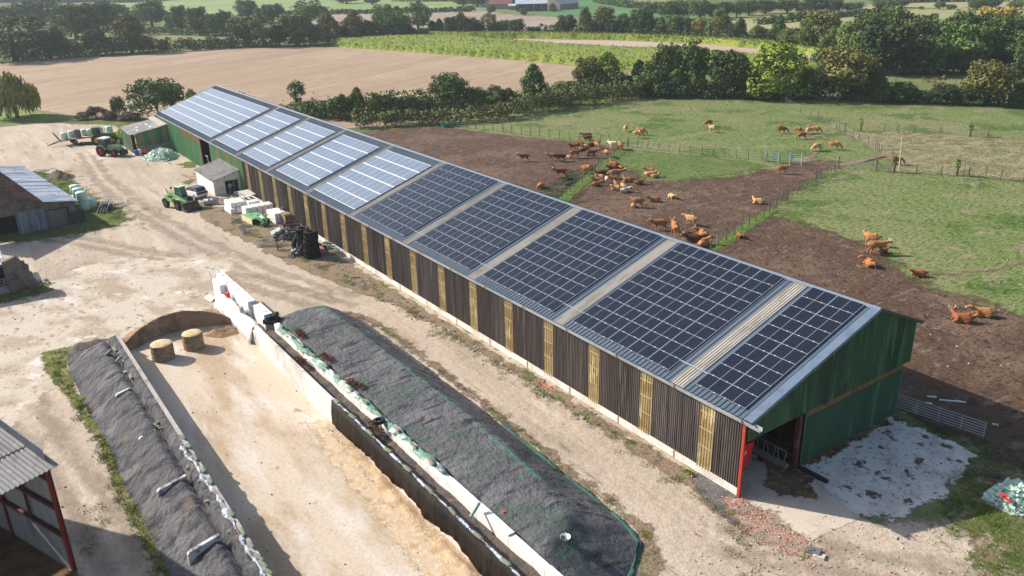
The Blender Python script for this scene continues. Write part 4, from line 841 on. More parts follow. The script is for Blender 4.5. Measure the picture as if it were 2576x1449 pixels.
mb.b2((2.8,.0,2.1),(2.92,.12,6.4)).b2((8.4,0,2.1),(8.52,.12,6.4));mb.build('rails',mat('maroon_rail',(.10,.035,.03),.6),t)
corr('roof',fib,(-.55,-.35,H_-.0),(-.55,9,H_-.0),(14,-.35,H_+2.7),(14,9,H_+2.7),.22,.035,t)
corr('roof_overlap',fib,(1.7,-.36,H_+.46),(1.7,9,H_+.46),(14,-.36,H_+2.75),(14,9,H_+2.75),.22,.035,t)
mb=MB();mb.b2((13,0,0),(13.2,9,8));mb.build('shade_back_wall',dark,t)  # wall coloured near-black for the shade deep in the shed
sheet('straw_floor',[(0.3,.1),(13,.1),(13,9),(.3,9)],mat('shed_straw',(.17,.10,.045),.95,[((.1,.06,.03),1,.45,.6)]),.06,1,0,parent=t)
# farm buildings far beyond the fields
def farhouse(p,L,Wd,h,rh,rz,rm_,wm,label,cat='barn',name='farm_building'):
    t=thing(name,label,cat,p,rz)
    mb=MB();mb.b2((-L/2,-Wd/2,0),(L/2,Wd/2,h));mb.prism([(-Wd/2,h),(Wd/2,h),(0,h+rh)],-L/2,L/2,'X');mb.build('wall',wm,t)
    for s in(-1,1):
        mb=MB();a_=Vector((-L/2-.4,s*(Wd/2+.5),h-.05));b_=Vector((L/2+.4,s*(Wd/2+.5),h-.05));c_=Vector((L/2+.4,0,h+rh+.15));d_=Vector((-L/2-.4,0,h+rh+.15));mb.add([a_,b_,c_,d_,a_-Vector((0,0,.15)),b_-Vector((0,0,.15)),c_-Vector((0,0,.15)),d_-Vector((0,0,.15))],[(0,1,2,3),(4,5,6,7),(0,1,5,4),(1,2,6,5),(2,3,7,6),(3,0,4,7)]);mb.build('roof',rm_,t)
    return t
HX=math.atan2(RT[1],RT[0]);tinf=mat('far_tin',(.50,.55,.60),.4,[((.38,.43,.48),.12,.45,.6,(3,1,1))]);frd=mat('far_redroof',(.16,.07,.06),.8);fgr=mat('far_grey',(.30,.31,.32),.6);drk=mat('far_open_shade',(.06,.06,.06),.9);fst=mat('far_stone',(.25,.22,.2),.9)
t=farhouse(at(1337,27),18,11,4.2,2.6,HX,tinf,drk,'bright tin-roofed barn with dark open front among the distant fields')  # solid near-black walls stand for the shade inside the open front
for k in range(4):MB().b2((-8+k*4.5,-5.6,.2),(-7.6+k*4.5,-5.5,4)).build('post',fgr,t)
farhouse(at(1408,22),19,14,3.2,4.0,HX+.9,fgr,fst,'grey-roofed stone barn beside the distant bushes')
farhouse(at(1262,22),14,9,3,2.8,HX-.3,frd,fst,'dark red-roofed farm building at the edge of the distant farmstead')
farhouse(at(1234,14),15,8,3.5,2.8,HX+.2,frd,mat('far_white',(.6,.6,.58),.8),'red-roofed white farmhouse at the far left of the distant farmstead')
farhouse(at(1299,24),9,5,2.4,.8,HX,tinf,fst,'low tin-roofed shed between the distant barn and farmhouse')
# =============== MACHINES AND YARD OBJECTS ===============
rub=mat('tyre_rubber',(.022,.022,.024),.85,[((.06,.05,.045),3,.6,.7)],coord='obj',spec=.25,bump=.01,bscale=8)
glass=mat('dark_glass',(.02,.03,.035),.08,spec=.8);black=mat('black_parts',(.025,.025,.027),.5)
def wheel(parent,c,R,W_,rimm,treads=14,name='wheel',side=1):
    """wheel turning about local Y"""
    mb=MB();mb.lathe([(R*.55,-W_/2),(R*.9,-W_/2),(R*.98,-W_*.36),(R,-W_*.2),(R,W_*.2),(R*.98,W_*.36),(R*.9,W_/2),(R*.55,W_/2),(R*.55,-W_/2)],(0,0,0),'Y',22)
    for i in range(treads):
        a=2*math.pi*i/treads
        for s in(-1,1):
            aa=a+(.1 if s>0 else 0);mb.box((R*math.cos(aa),s*W_*.22,R*math.sin(aa)),(.07,W_*.42,.07),0,-aa,0)
    w_=mb.build('wheel',rub,parent);w_.location=c
    mb=MB();mb.lathe([(.01,-W_*.1*side),(R*.2,-W_*.08*side+.0),(R*.3,W_*.05),(R*.5,W_*.28),(R*.56,W_*.42)],(0,0,0),'Y',18);mb.lathe([(.01,W_*.1),(R*.2,W_*.08),(R*.3,-W_*.05),(R*.5,-W_*.28),(R*.56,-W_*.42)],(0,0,0),'Y',18);mb.cyl((0,-W_*.2,0),(0,W_*.2,0),R*.12)
    r_=mb.build('rim',rimm,w_);return w_
def tractor(loc,rz,body,rimm,rf,label,cabm,roofm):
    """faces +X"""
    t=thing('tractor',label,'tractor',loc,rz)
    mb=MB();mb.prism([(.15,.95),(2.35,.85),(2.55,1.0),(2.55,1.5),(2.3,1.72),(.3,1.85),(.15,1.85)],-.38,.38,'Y');mb.build('bonnet',body,t,bevel=.05)
    mb=MB();mb.b2((-1.1,-.3,.55),(2.3,.3,1.0));mb.cyl((1.85,-.8,.62),(1.85,.8,.62),.12);mb.cyl((-.55,-.85,.85),(-.55,.85,.85),.16);mb.build('chassis',black,t)
    mb=MB();mb.prism([(-1.05,1.45),(.25,1.3),(.35,2.0),(.15,2.72),(-.95,2.72),(-1.15,2.0)],-.68,.68,'Y');mb.build('cab_glass',glass,t)
    mb=MB()
    for s in(-.69,.69):
        mb.cyl((-1.12,s,1.45),(-.95,s,2.74),.045);mb.cyl((.3,s,1.3),(.15,s,2.74),.045);mb.cyl((-.5,s,1.4),(-.45,s,2.74),.03);mb.cyl((-1.1,s,1.5),(.3,s,1.4),.05)
    mb.build('cab_frame',cabm,t)
    mb=MB();mb.prism([(-1.2,2.72),(.4,2.72),(.38,2.86),(-.2,2.94),(-1.0,2.94),(-1.2,2.86)],-.76,.76,'Y');mb.build('cab_roof',roofm,t,bevel=.04)
    for s in(-1,1):
        mb=MB();n=9;pts=[];R=.98
        for i in range(n):
            a=math.radians(15+150*i/(n-1));pts.append((-.55+R*math.cos(a),.85+R*math.sin(a)))
        pts+= [(-.55+.9*(p[0]+.55),.85+.9*(p[1]-.85)) for p in pts[::-1]]
        mb.prism(pts,s*.55-.0,s*1.08,'Y');mb.build('fender',body,t)
        wheel(t,(-.55,s*.88,.85),.85,.52,rimm,18,side=s);wheel(t,(1.85,s*.86,.62),.62,.42,rimm,14,side=s)
    mb=MB();mb.cyl((.9,.42,1.7),(.9,.42,2.6),.045);mb.build('exhaust',black,t)
    if rf:
        mb=MB();mb.b2((2.5,-.45,.5),(2.75,.45,1.0));mb.cyl((2.6,-.4,.6),(3.3,-.4,.45),.06);mb.cyl((2.6,.4,.6),(3.3,.4,.45),.06);mb.b2((3.2,-.6,.3),(3.3,.6,1.1));mb.build('front_linkage',black,t)
    mb=MB()
    for s in(-.25,.25):mb.b2((2.53,s-.1,1.25),(2.57,s+.1,1.38))
    mb.build('headlights',white,t)
    return t
lime=mat('pale_green_paint',(.36,.56,.14),.4,[((.3,.45,.12),2,.5,.65)],coord='obj',spec=.5);dgreen=mat('dark_green_paint',(.03,.13,.045),.4,spec=.5)
offw=mat('offwhite_paint',(.68,.68,.62),.5);yel=mat('yellow_paint',(.62,.46,.03),.45);greyp=mat('grey_paint',(.33,.34,.35),.5)
p=H7(1560,600);p2=H7(1400,600)
tractor((p.x+.3,p.y+.3,0),math.radians(-142),mat('leaf_green_paint',(.24,.35,.14),.4,spec=.5),mat('red_rim',(.5,.03,.035),.45),True,'green tractor with red wheels and white roof parked on the concrete pad',dgreen,offw)
p=H7(1420,455);tractor((p.x+1.2,p.y-.2,0),math.radians(-100),dgreen,mat('yellow_rim',(.65,.45,.02),.45),False,'dark green tractor with yellow wheels behind the white-roofed one',dgreen,dgreen)
# hose reel on the tractor front
p=H7(1640,470);t=thing('hose_reel','lime yellow hose reel standing beyond the red-wheeled tractor','machine',(p.x+1.2,p.y-1.2,0),math.radians(20))
mb=MB();mb.lathe([(.45,-.3),(.8,-.34),(.84,-.3),(.84,-.24),(.5,-.22),(.45,-.2),(.45,.2),(.5,.22),(.84,.24),(.84,.3),(.8,.34),(.45,.3)],(0,0,1.9),'X',20);
for i in range(6):
    a=i*math.pi/3
    for s in(-.28,.28):mb.box((s,.62*math.cos(a),1.9+.62*math.sin(a)),(.04,.5,.1),0,0,a)
mb.build('drum',mat('acid_paint',(.45,.55,.05),.45),t)
MB().b2((-.5,-.3,0),(.5,.3,1.0)).cyl((0,0,1),(0,0,1.9),.12).build('frame',black,t)
# telehandler
p=T8(430,420);q=T8(255,390)
t=thing('telehandler','bright green telehandler with low boom and muddy bucket in the yard','telehandler',((p.x+q.x)/2-.1,(p.y+q.y)/2-.2,0),math.radians(-160));t.scale=(.84,.95,1.05)
tg=mat('bright_green_paint',(.27,.46,.17),.4,[((.2,.33,.13),2,.5,.64)],coord='obj',spec=.5)
mb=MB();mb.prism([(-2.1,.75),(1.6,.6),(1.75,.9),(1.2,1.15),(-.2,1.2),(-1.5,1.45),(-2.15,1.35)],-.55,.55,'Y');mb.build('body',tg,t,bevel=.05)
mb=MB();mb.prism([(-1.6,.95),(.2,.8),(.2,1.2),(-1.5,1.55)],-1.02,-.5,'Y');mb.build('engine_cover',tg,t,bevel=.04);MB().box((-.7,-.75,1.42),(.7,.4,.06),0,.12).build('grille',black,t)
mb=MB();mb.prism([(-.75,1.1),(.75,1.0),(.85,1.6),(.5,2.4),(-.55,2.4),(-.75,1.9)],.1,.98,'Y');mb.build('cab_glass',mat('green_glass',(.04,.10,.09),.1,spec=.8),t)
mb=MB()
for s in(.1,.98):mb.cyl((-.75,s,1.1),(-.55,s,2.42),.05);mb.cyl((.83,s,1.5),(.5,s,2.42),.045);mb.cyl((.75,s,1.0),(.85,s,1.6),.05)
mb.b2((-.78,.08,1.0),(.8,1.0,1.25));mb.build('cab_frame',tg,t)
mb=MB();mb.b2((-.62,.06,2.38),(.58,1.02,2.5));mb.build('cab_roof',mat('pale_roof',(.5,.66,.38),.5),t,bevel=.04);MB().cyl((-.3,.5,2.5),(-.3,.5,2.66),.06).build('beacon',yel,t)
mb=MB();mb.b2((-1.9,-.22,1.45),(2.1,.06,1.75)) if 0 else mb.box((.35,-.2,1.28),(4.1,.28,.3),0,.2);mb.box((2.55,-.2,.7),(.8,.34,.35),0,.7);mb.build('boom',tg,t,bevel=.02)
mb=MB();mb.cyl((-1.9,-.2,1.5),(-2.4,-.1,2.05),.05);mb.cyl((-1.9,.5,1.4),(-2.5,.6,1.95),.03);mb.b2((-2.5,.5,1.9),(-2.35,.75,2.1));mb.build('mirror_arms',black,t)
for X in(-1.5,1.35):
    for s in(-1,1):wheel(t,(X,s*.92,.55),.56,.42,mat('dusty_rim',(.28,.24,.2),.7),12,side=s)
mb=MB()
for X in(-1.5,1.35):
    for s in(-1,1):
        pts=[];n=7
        for i in range(n):
            a=math.radians(10+160*i/(n-1));pts.append((X+.66*math.cos(a),.55+.66*math.sin(a)))
        pts+=[(X+(p_[0]-X)*.92,.55+(p_[1]-.55)*.92) for p_ in pts[::-1]];mb.prism(pts,s*.72,s*1.16,'Y')
mb.build('mudguards',black,t)
mb=MB();mb.prism([(2.7,.12),(3.75,.1),(3.85,.2),(3.2,.35),(2.85,.85),(2.65,.85)],-1.2,1.2,'Y')
for i in range(13):mb.b2((3.6,-1.15+i*.19,.1),(4.0,-1.1+i*.19,.17))
mb.b2((2.6,-1.2,.85),(2.95,1.2,1.0));mb.build('bucket',mat('muddy_steel',(.075,.055,.04),.8,[((.15,.11,.075),2,.5,.62)],coord='obj',bump=.04,bscale=5),t)
# car
p=T8(620,240);t=thing('hatchback_car','small white hatchback with dark roof parked between telehandler and white hut','car',(p.x-.3,p.y+.35,0),math.radians(18))
cw=mat('car_white',(.78,.79,.80),.25,spec=.6)
body=[(-1.9,.35),(-1.93,.75),(-1.8,.98),(-.7,1.02),(1.0,.95),(1.75,.82),(1.95,.6),(1.95,.3)]
mb=MB();mb.prism(body,-.82,.82,'Y');mb.build('body',cw,t,bevel=.08)
mb=MB();mb.prism([(-1.72,.95),(-1.5,1.4),(.15,1.42),(1.05,.95)],-.70,.70,'Y');mb.build('windows',glass,t,bevel=.03)
mb=MB();mb.prism([(-1.58,1.38),(-1.35,1.50),(-.2,1.52),(.25,1.40),(-1.5,1.37)],-.71,.71,'Y');mb.build('roof',mat('car_roof',(.06,.075,.10),.25,spec=.6),t,bevel=.03)
mb=MB()
for s in(-.72,.72):mb.cyl((-1.76,s*1.05,.95),(-1.5,s*.97,1.4),.045);mb.cyl((.2,s*.97,1.4),(1.1,s*1.04,.93),.04);mb.cyl((-.35,s,.95),(-.35,s*.96,1.42),.035)
mb.build('pillars',cw,t)
MB().b2((-1.95,-.62,.7),(-1.9,.62,.98)).build('tailgate',mat('gloss_black',(.015,.015,.018),.12,spec=.7),t)
for s in(-1,1):MB().b2((-1.95,s*.62,.72),(-1.88,s*.8,.95)).build('tail_light',mat('red_lamp',(.3,.01,.01),.3),t)
for X in(-1.22,1.22):
    for s in(-1,1):
        w_=MB().lathe([(.0,-.1),(.26,-.1),(.32,-.07),(.32,.07),(.26,.1),(0,.1)],(0,0,0),'Y',18).build('wheel',rub,t);w_.location=(X,s*.75,.32)
        MB().lathe([(0,s*.105),(.2,s*.105),(.22,s*.07)],(0,0,0),'Y',14).build('rim',greyp,w_)
# flatbed trailer with bales
a=H7(960,410);p=H7(1300,400);t=thing('flatbed_trailer','long flat bale trailer with pink deck and angled end frames','trailer',(p.x,p.y,0),math.atan2(at(285,329,1).y-at(180,343,1).y,at(285,329,1).x-at(180,343,1).x))
mb=MB();mb.b2((-5.2,-1.2,.98),(6.2,1.2,1.08));mb.build('deck',mat('pink_boards',(.52,.36,.30),.8,[((.42,.28,.23),2,.5,.62)]),t)
mb=MB();mb.b2((-5.2,-.45,.75),(6.2,-.3,.98)).b2((-5.2,.3,.75),(6.2,.45,.98))
for e_,s in((-5.2,-1),(6.2,1)):
    for yy in(-1.1,0,1.1):mb.cyl((e_,yy,1),(e_+s*.7,yy,2.3),.05,n=6)
    for zz in(1.4,1.85,2.3):mb.cyl((e_+s*(zz-1)*.54,-1.15,zz),(e_+s*(zz-1)*.54,1.15,zz),.04,n=6)
mb.cyl((-5.2,-.5,.8),(-7.2,0,.25),.06,n=6);mb.cyl((-5.2,.5,.8),(-7.2,0,.25),.06,n=6);mb.build('frame',mat('brown_steel',(.09,.045,.03),.7),t)
for X in(-3.0,4.0):
    for s in(-1,1):wheel(t,(X,s*.95,.42),.42,.3,greyp,0,side=s)
def bale_mesh(R,H,m,name,ring=0):
    mb=MB();mb.lathe([(0,0),(R*.9,0),(R*.99,.08),(R*1.0,H*.5),(R*.99,H-.08),(R*.9,H),(0,H+.02)],(0,0,0),'Z',28);return mb.mesh(name,m,True)
wrap=mat('pale_green_wrap',(.52,.68,.56),.35,[((.43,.60,.49),.9,.45,.6),((.62,.72,.63),1.3,.56,.64)],coord='obj',bump=.06,bscale=3,spec=.5)
wm_=bale_mesh(.62,1.15,wrap,'wrapped_bale')
def wb(loc,label,grp,sc=1,tilt=0):
    o=bpy.data.objects.new('wrapped_bale',wm_);COL.objects.link(o);o.location=loc;o.scale=(sc,)*3;o.rotation_euler=(tilt,0,rnd.random()*6);tag(o,label,'bale',grp)
dv=Vector((math.cos(t.rotation_euler.z),math.sin(t.rotation_euler.z),0));dn=Vector((-dv.y,dv.x,0))
if (dn.x*FW[0]+dn.y*FW[1])<0:dn=-dn
tl=t.location
for i,(u,vv) in enumerate(((-4.3,-.1),(-3.0,.7),(-.9,.7),(-.2,-.1),(1.5,.2),(3.1,.4))):
    q=tl+dv*u+dn*vv;wb((q.x,q.y,1.1),('pale green wrapped bale on the trailer end with the drawbar','wrapped bale half hidden behind the grey drum on the trailer','wrapped bale on the trailer just past the grey drum','front wrapped bale at the middle of the trailer deck','wrapped bale on the trailer behind the tractor cabs','wrapped bale nearest the green shed on the trailer')[i],'wrapped bales on the trailer',.9)
q=tl+dv*-2.3-dn*.5;o=MB().lathe([(0,0),(.55,0),(.58,.1),(.55,.2),(.58,.5),(.55,.75),(.58,1.0),(.56,1.25),(.5,1.28),(.5,1.1),(0,1.1)],(0,0,0),'Z',20).build('grey_drum',mat('grey_rubber',(.13,.13,.135),.8,[((.2,.2,.2),3,.5,.62)],coord='obj'),smooth=True);o.location=(q.x,q.y,1.1);tag(o,'upright grey ribbed drum standing on the trailer deck','drum')
o=MB().box((0,0,0),(3.2,.9,.35)).box((0,.2,.22),(2.8,.3,.12)).build('steel_box',black);p=H7(1240,450);o.location=(p.x,p.y,.2);o.rotation_euler=(0,0,math.atan2(RT[1],RT[0])+.1);tag(o,'long low black steel box on the ground behind the tractors','box')
# wrapped bales by the old barn
for i,(a,b,z,s) in enumerate(((860,1090,0,1),(780,1030,0,1),(930,1060,0,1),(835,1000,1.15,1.05),(800,960,1.15,1.02),(770,925,1.15,1.0))):
    p=R5(a,b,z);wb((p.x+.3,p.y,z),('wrapped bale on the ground at the front of the stack','wrapped bale under the stack beside the tin roof','wrapped bale on the ground by the white rails','topmost front bale, loose wrap tail hanging down','middle bale on the upper row of the stack','rear bale of the upper row by the tin roof edge')[i],'wrapped bales by the old barn',s)
t=thing('metal_rails','leaning bundle of white slatted rails beside the wrapped bales','rails',R5(1060,1080),math.radians(-25))
for k in range(4):
    mb=MB();mb.cyl((2.2,-.45+k*.3,1.3),(-1.6,-.5+k*.36,.1),.05,n=5)
    for j in range(9):mb.box((2.0-j*.42,-.42+k*.31,1.28-j*.132),(.16,.2,.05),0,.3)
    mb.build('rail',offw,t)
mb=MB().b2((-.6,-.7,0),(.9,.6,.5));mb.box((.1,0,.6),(1,.5,.4),.4);mb.build('scrap',mat('dark_scrap',(.05,.05,.06),.7),t)
o=sheet('soil_heap',[R5(490,740),R5(560,710),R5(650,720),R5(720,745),R5(700,770),R5(560,780),R5(500,765)],mat('heap_earth',(.12,.085,.06),.95,[((.06,.045,.035),1.2,.45,.6),((.26,.2,.15),2,.6,.7)],bump=.15,bscale=4),.02,.25,.3,height=lambda x,y,d:np.clip(d+.2,0,1.4)*(.65+.4*fbm(x,y,1.7,71)));tag(o,'dark heap of earth and stones on the grass by the old barn','soil heap')
# heaps of bale wrap
wf=mat('wrap_film',(.42,.58,.49),.4,[((.66,.74,.66),1.7,.5,.6),((.22,.36,.29),2.4,.52,.62)],bump=.3,bscale=3,spec=.5)
def wrapheap(poly,h,label,seed):
    t=thing('plastic_wrap_heap',label,'plastic wrap')
    sheet('film_core',poly,wf,.02,.16,.15,height=lambda x,y,d:np.clip(d,0,1.1)*h+.16*fbm(x,y,3.5,seed)*np.clip(d*2,0,1)+.05,parent=t)
    R=random.Random(seed);pl=np.array([(p_[0],p_[1]) for p_ in poly]);mn=pl.min(0);mx=pl.max(0);V=[];F=[]
    P=np.array([[R.uniform(mn[0],mx[0]),R.uniform(mn[1],mx[1])] for _ in range(2600)]);d=sdf(P,pl)
    for (x,y),dd in zip(P,d):
        if dd<-.1:continue
        z=max(0,min(dd,1.1))*h;a=R.random()*6.28;s=R.uniform(.1,.34);k=len(V);u=(math.cos(a)*s,math.sin(a)*s);n_=(-u[1]*.45,u[0]*.45);zz=z+R.uniform(.02,.28)
        V+=[(x,y,zz),(x+u[0],y+u[1],zz+R.uniform(-.1,.14)),(x+u[0]+n_[0],y+u[1]+n_[1],zz+R.uniform(-.1,.1)),(x+n_[0],y+n_[1],zz-.06)];F.append((k,k+1,k+2,k+3))
    me=bpy.data.meshes.new('film_scraps');me.from_pydata(V,[],F);me.materials.append(mat('wrap_scrap',(.62,.74,.64),.4,[((.40,.58,.48),2.2,.45,.6)],spec=.5));o=bpy.data.objects.new('film_scraps',me);COL.objects.link(o);o.parent=t
wrapheap([H7(2000,650),H7(2120,590),H7(2280,540),H7(2480,590),H7(2440,650),H7(2300,685),H7(2100,680)],.75,'heap of crumpled pale green bale wrap before the lean-to',5)
wrapheap([Z7(2310,870),Z7(2360,810),Z7(2480,760),Z7(2700,800),Z7(2900,1000),Z7(2576,970),Z7(2450,960),Z7(2350,910)],.6,'heap of pale plastic wrap on the grass bank near the paddock corner',8)
o=MB().box((0,0,0),(.7,.12,.1)).box((.2,0,.06),(.2,.3,.05)).build('red_strap',redp);p=Z7(2435,880,.6);o.location=(p.x,p.y,.75);o.rotation_euler=(0,0,-.4);tag(o,'small red object lying on the pale plastic heap','strap')
# barrels and crates by the lean-to
for i,(a,b,c,m_) in enumerate(((1915,600,.55,mat('blue_plastic',(.035,.11,.30),.4)),(1960,590,.4,mat('white_plastic',(.6,.62,.64),.4)))):
    p=H7(a,b);o=MB().lathe([(0,0),(.27,0),(.29,.1),(.29,.4),(.3,.42),(.29,.5),(.29,.85),(.25,.92),(0,.92)],(0,0,0),'Z',16).build('barrel',m_,smooth=True);o.location=(p.x,p.y,0);tag(o,('blue plastic barrel by the red shed post','pale plastic drum beside the blue barrel')[i],'barrel')
for i,(a,b) in enumerate(((1985,580),(2035,580))):
    p=H7(a,b);o=MB().box((0,0,.3),(.6,.45,.6)).box((0,0,.63),(.68,.52,.06)).build('red_crate',redp);o.location=(p.x,p.y,0);tag(o,('small red crate next to the pale drum','larger red crate nearest the plastic wrap heap')[i],'crate')
o=MB().cyl((0,0,0),(.5,-.3,1.9),.025,n=6).box((0,0,.05),(.25,.2,.06)).build('shovel',mat('old_timber',(.16,.11,.075),.9));p=H7(2045,560);o.location=(p.x,p.y,0);tag(o,'long-handled shovel leaning on the lean-to wall','shovel')
# drum, planks
p=T8(830,370);t=thing('steel_barrel','grey ribbed barrel lying on its side near the white hut','barrel',(p.x,p.y,.42),math.atan2(RT[1],RT[0])+.12)
mb=MB();mb.lathe([(0,-.85),(.36,-.85),(.4,-.78),(.4,-.3),(.43,-.27),(.4,-.24),(.4,.24),(.43,.27),(.4,.3),(.4,.78),(.36,.85),(0,.85)],(0,0,0),'X',20);mb.build('shell',mat('steel_barrel',(.36,.37,.38),.45,[((.2,.2,.21),2.2,.5,.62,(2,1,1))],coord='obj',spec=.5),t,smooth=True)
MB().cyl((-.85,0,-.1),(-1.5,-.2,-.4),.03,n=5).build('spout',offw,t)
tmb=mat('weathered_plank',(.30,.27,.24),.9,[((.2,.17,.14),2,.5,.62)],coord='obj')
p=T8(1090,300);t=thing('plank_pile','loose grey planks scattered on the ground before the white hut','planks',(p.x,p.y,0),.3)
for i in range(6):MB().box((i*.12-.3,(i-3)*.22,.06+.03*(i%3)),(2.0-.15*i,.16,.05),.12*(i-3)).build('plank',tmb,t)
MB().box((.4,-.9,.12),(.7,.5,.12)).build('plank',mat('light_plank',(.55,.46,.34),.8),t)
o=MB().prism([(0,0),(1.1,0),(.9,.55),(.1,.75)],0,.06,'Y').build('leaning_board',white);p=T8(1260,240);o.location=(p.x,p.y,.1);o.rotation_euler=(-.6,0,.5);tag(o,'white panel leaning by the hut doorway','panel')
# concrete blocks (about 1.9 x .6 x .6)
def cblock_mesh(L,W_,H2):
    mb=MB();mb.box((0,0,H2/2),(L,W_,H2))
    for sx in(-.32,.32):mb.lathe([(.09,0),(.09,.05),(.02,.05)],(sx*L,0,H2),'Z',8)
    mb.k=1;mb.box((0,0,.03),(L*1.004,.1,.07));mb.k=1
    return mb.mesh('concrete_block',[blocky,black])
cbm=cblock_mesh(1.85,.6,.6);
def at8(cx,cy,z=0):
    return at(820*.644+cx*.15923,740*.644+cy*.15923,z)
def cb(x,y,z,rz,label,sc=(1,1,1)):
    o=bpy.data.objects.new('concrete_block',cbm);COL.objects.link(o);o.location=(x,y,z);o.rotation_euler=(0,0,rz);o.scale=sc;tag(o,label,'concrete block','white concrete blocks by the barn')
def blockrow(c0,c1,n,z,lab,L=1.85,rz=None,sc=(1,1,1)):
    a_=at8(*c0,z);b_=at8(*c1,z);d_=(b_-a_)
    for i in range(n):
        p_=a_+d_*(i/(max(1,n-1)));cb(p_.x,p_.y,z,rz,lab%ordn(i),sc)
rzb=0.05
X0=at8(350,410,0)
for z,n in((0,5),(.61,4)):
    for i in range(n):cb(76.0-.0+(0.0),6.0,0,0,'') if 0 else None
pA=at8(330,400);pB=at8(450,400)
# pile one: rows running along the barn, stacked side by side towards the wall
for lv,(n,off) in enumerate(((5,0),(5,.25))):
    for i in range(n):cb(pA.x+1.3+(.5 if lv else 0)*1,pA.y-.35-i*.70-off,.605*lv,rzb,'white block in the large yard pile, %s level, %s from the yard'%(('bottom','top')[lv],ordn(i)),(1.25,1,1))
pC=at8(620,265,.6)
for lv in range(2):
    for i in range(2):cb(pC.x+1.0,pC.y-.1-i*.72,.605*lv,rzb,'long white block near the hut, %s level, %s from the yard'%(('bottom','top')[lv],ordn(i)),(1.5,1,1))
pD=at8(580,460)
for lv in range(2):
    for i in range(5):cb(pD.x+.75,pD.y-.32-i*.69,.605*lv,rzb,'white block behind the green mower, %s level, %s from the yard'%(('bottom','top')[lv],ordn(i)),(.72,1,1))
pE=at8(1030,555)
for lv in range(2):
    for i in range(2):cb(pE.x+1.35,pE.y-.4-i*.72,.605*lv+(.0),rzb,'white block by the pallets, %s level, %s from the yard'%(('bottom','top')[lv],ordn(i)),(1.35,1.05,1.15 if 0 else 1))
pal=mat('pallet_wood',(.40,.32,.23),.85,[((.28,.2,.13),2,.5,.62)],coord='obj')
def pallet_mesh(m=pal):
    mb=MB()
    for i in range(6):mb.box((-.5+i*.2,0,.13),(.12,.8,.02))
    for y_ in(-.35,0,.35):
        mb.box((0,y_,.11),(1.2,.1,.02));mb.box((0,y_,.01),(1.2,.1,.02))
        for x_ in(-.5,0,.5):mb.box((x_,y_,.06),(.14,.1,.08))
    return mb.mesh('pallet',m)
pm=pallet_mesh();p=at8(1180,570)
for k in range(9):
    o=bpy.data.objects.new('pallet',pm);COL.objects.link(o);o.location=(p.x+rnd.uniform(-.08,.08)+.4,p.y-.5+rnd.uniform(-.06,.06),k*.15);o.rotation_euler=(0,0,rnd.uniform(-.12,.12));tag(o,'wooden pallet in the stack by the barn wall, %s from the ground'%ordn(k),'pallet','stacked wooden pallets')
p=at8(500,150)
for k in range(4):
    o=MB().box((0,0,0),(3.0,1.5,.1)).box((-1,0,-.1),(.15,1.4,.09)).box((1,0,-.1),(.15,1.4,.09)).build('board_stack',mat('pale_boards2',(.52,.50,.46),.8,[((.42,.4,.37),2,.5,.62)],coord='obj'));q=at8(600,190);o.location=(q.x+.9,q.y-.5,.25+k*.21);o.rotation_euler=(0,0,.05+.02*k);tag(o,'pale concrete slab stacked behind the long white blocks, %s from the ground'%ordn(k),'slab','pale slabs near the hut')
o=MB().box((0,0,0),(2.1,.22,.22)).box((0,0,.11),(2.1,.3,.03)).build('steel_beam',mat('maroon_beam',(.13,.05,.04),.7));q=at8(1090,500);o.location=(q.x-.1,q.y-.2,.75);o.rotation_euler=(0,-.75,math.radians(-52));tag(o,'maroon steel beam leaning against the white blocks','beam')
# mower
p=at8(690,500);p2=at8(900,600);t=thing('disc_mower','green disc mower with pale skirt lying in front of the white blocks','mower',((p.x),(p.y),0),math.atan2(p2.y-p.y,p2.x-p.x))
gm=mat('mower_green',(.14,.36,.16),.5,[((.2,.44,.22),1,.5,.62)],coord='obj',spec=.4)
L_=Vector((p2.x-p.x,p2.y-p.y)).length
mb=MB();mb.prism([(-1.25,-.8),(1.5,-.8),(1.6,.5),(.9,.95),(-1.0,.85)],.62,.74,'Z');mb.build('deck',gm,t)
mb=MB();mb.b2((-1.3,-.86,.05),(1.55,-.8,.66)).b2((-1.32,-.86,.05),(-1.26,.85,.66)).b2((-1.3,.85,.05),(1.4,.9,.66));mb.build('skirt',mat('cream_canvas',(.68,.55,.33),.8),t)
mb=MB();mb.box((2.1,.1,.6),(1.2,.25,.25),.15,.1);mb.box((2.5,.5,.5),(.9,.12,.6),.5);mb.cyl((1.5,-.3,.8),(3.1,-.1,.5),.09,n=8);mb.cyl((1.4,.5,.85),(2.6,.7,1.2),.07,n=8);mb.prism([(2.3,.1),(3.2,.1),(3.0,1.1),(2.5,1.2)],.3,.36,'Y');mb.box((3.0,0,.3),(.4,.9,.4),.3);mb.build('linkage',mat('green_iron',(.08,.24,.10),.5,[((.04,.05,.04),3,.5,.6)],coord='obj'),t)
mb=MB();mb.cyl((1.6,.1,.95),(2.6,.0,.85),.055,n=8);mb.cyl((1.6,.3,.95),(2.6,.25,.85),.055,n=8);mb.build('hydraulic_rams',white,t)
MB().b2((.2,.2,.74),(.7,.5,.86)).b2((-.6,-.2,.74),(-.2,0,.8)).build('gearbox',gm,t)
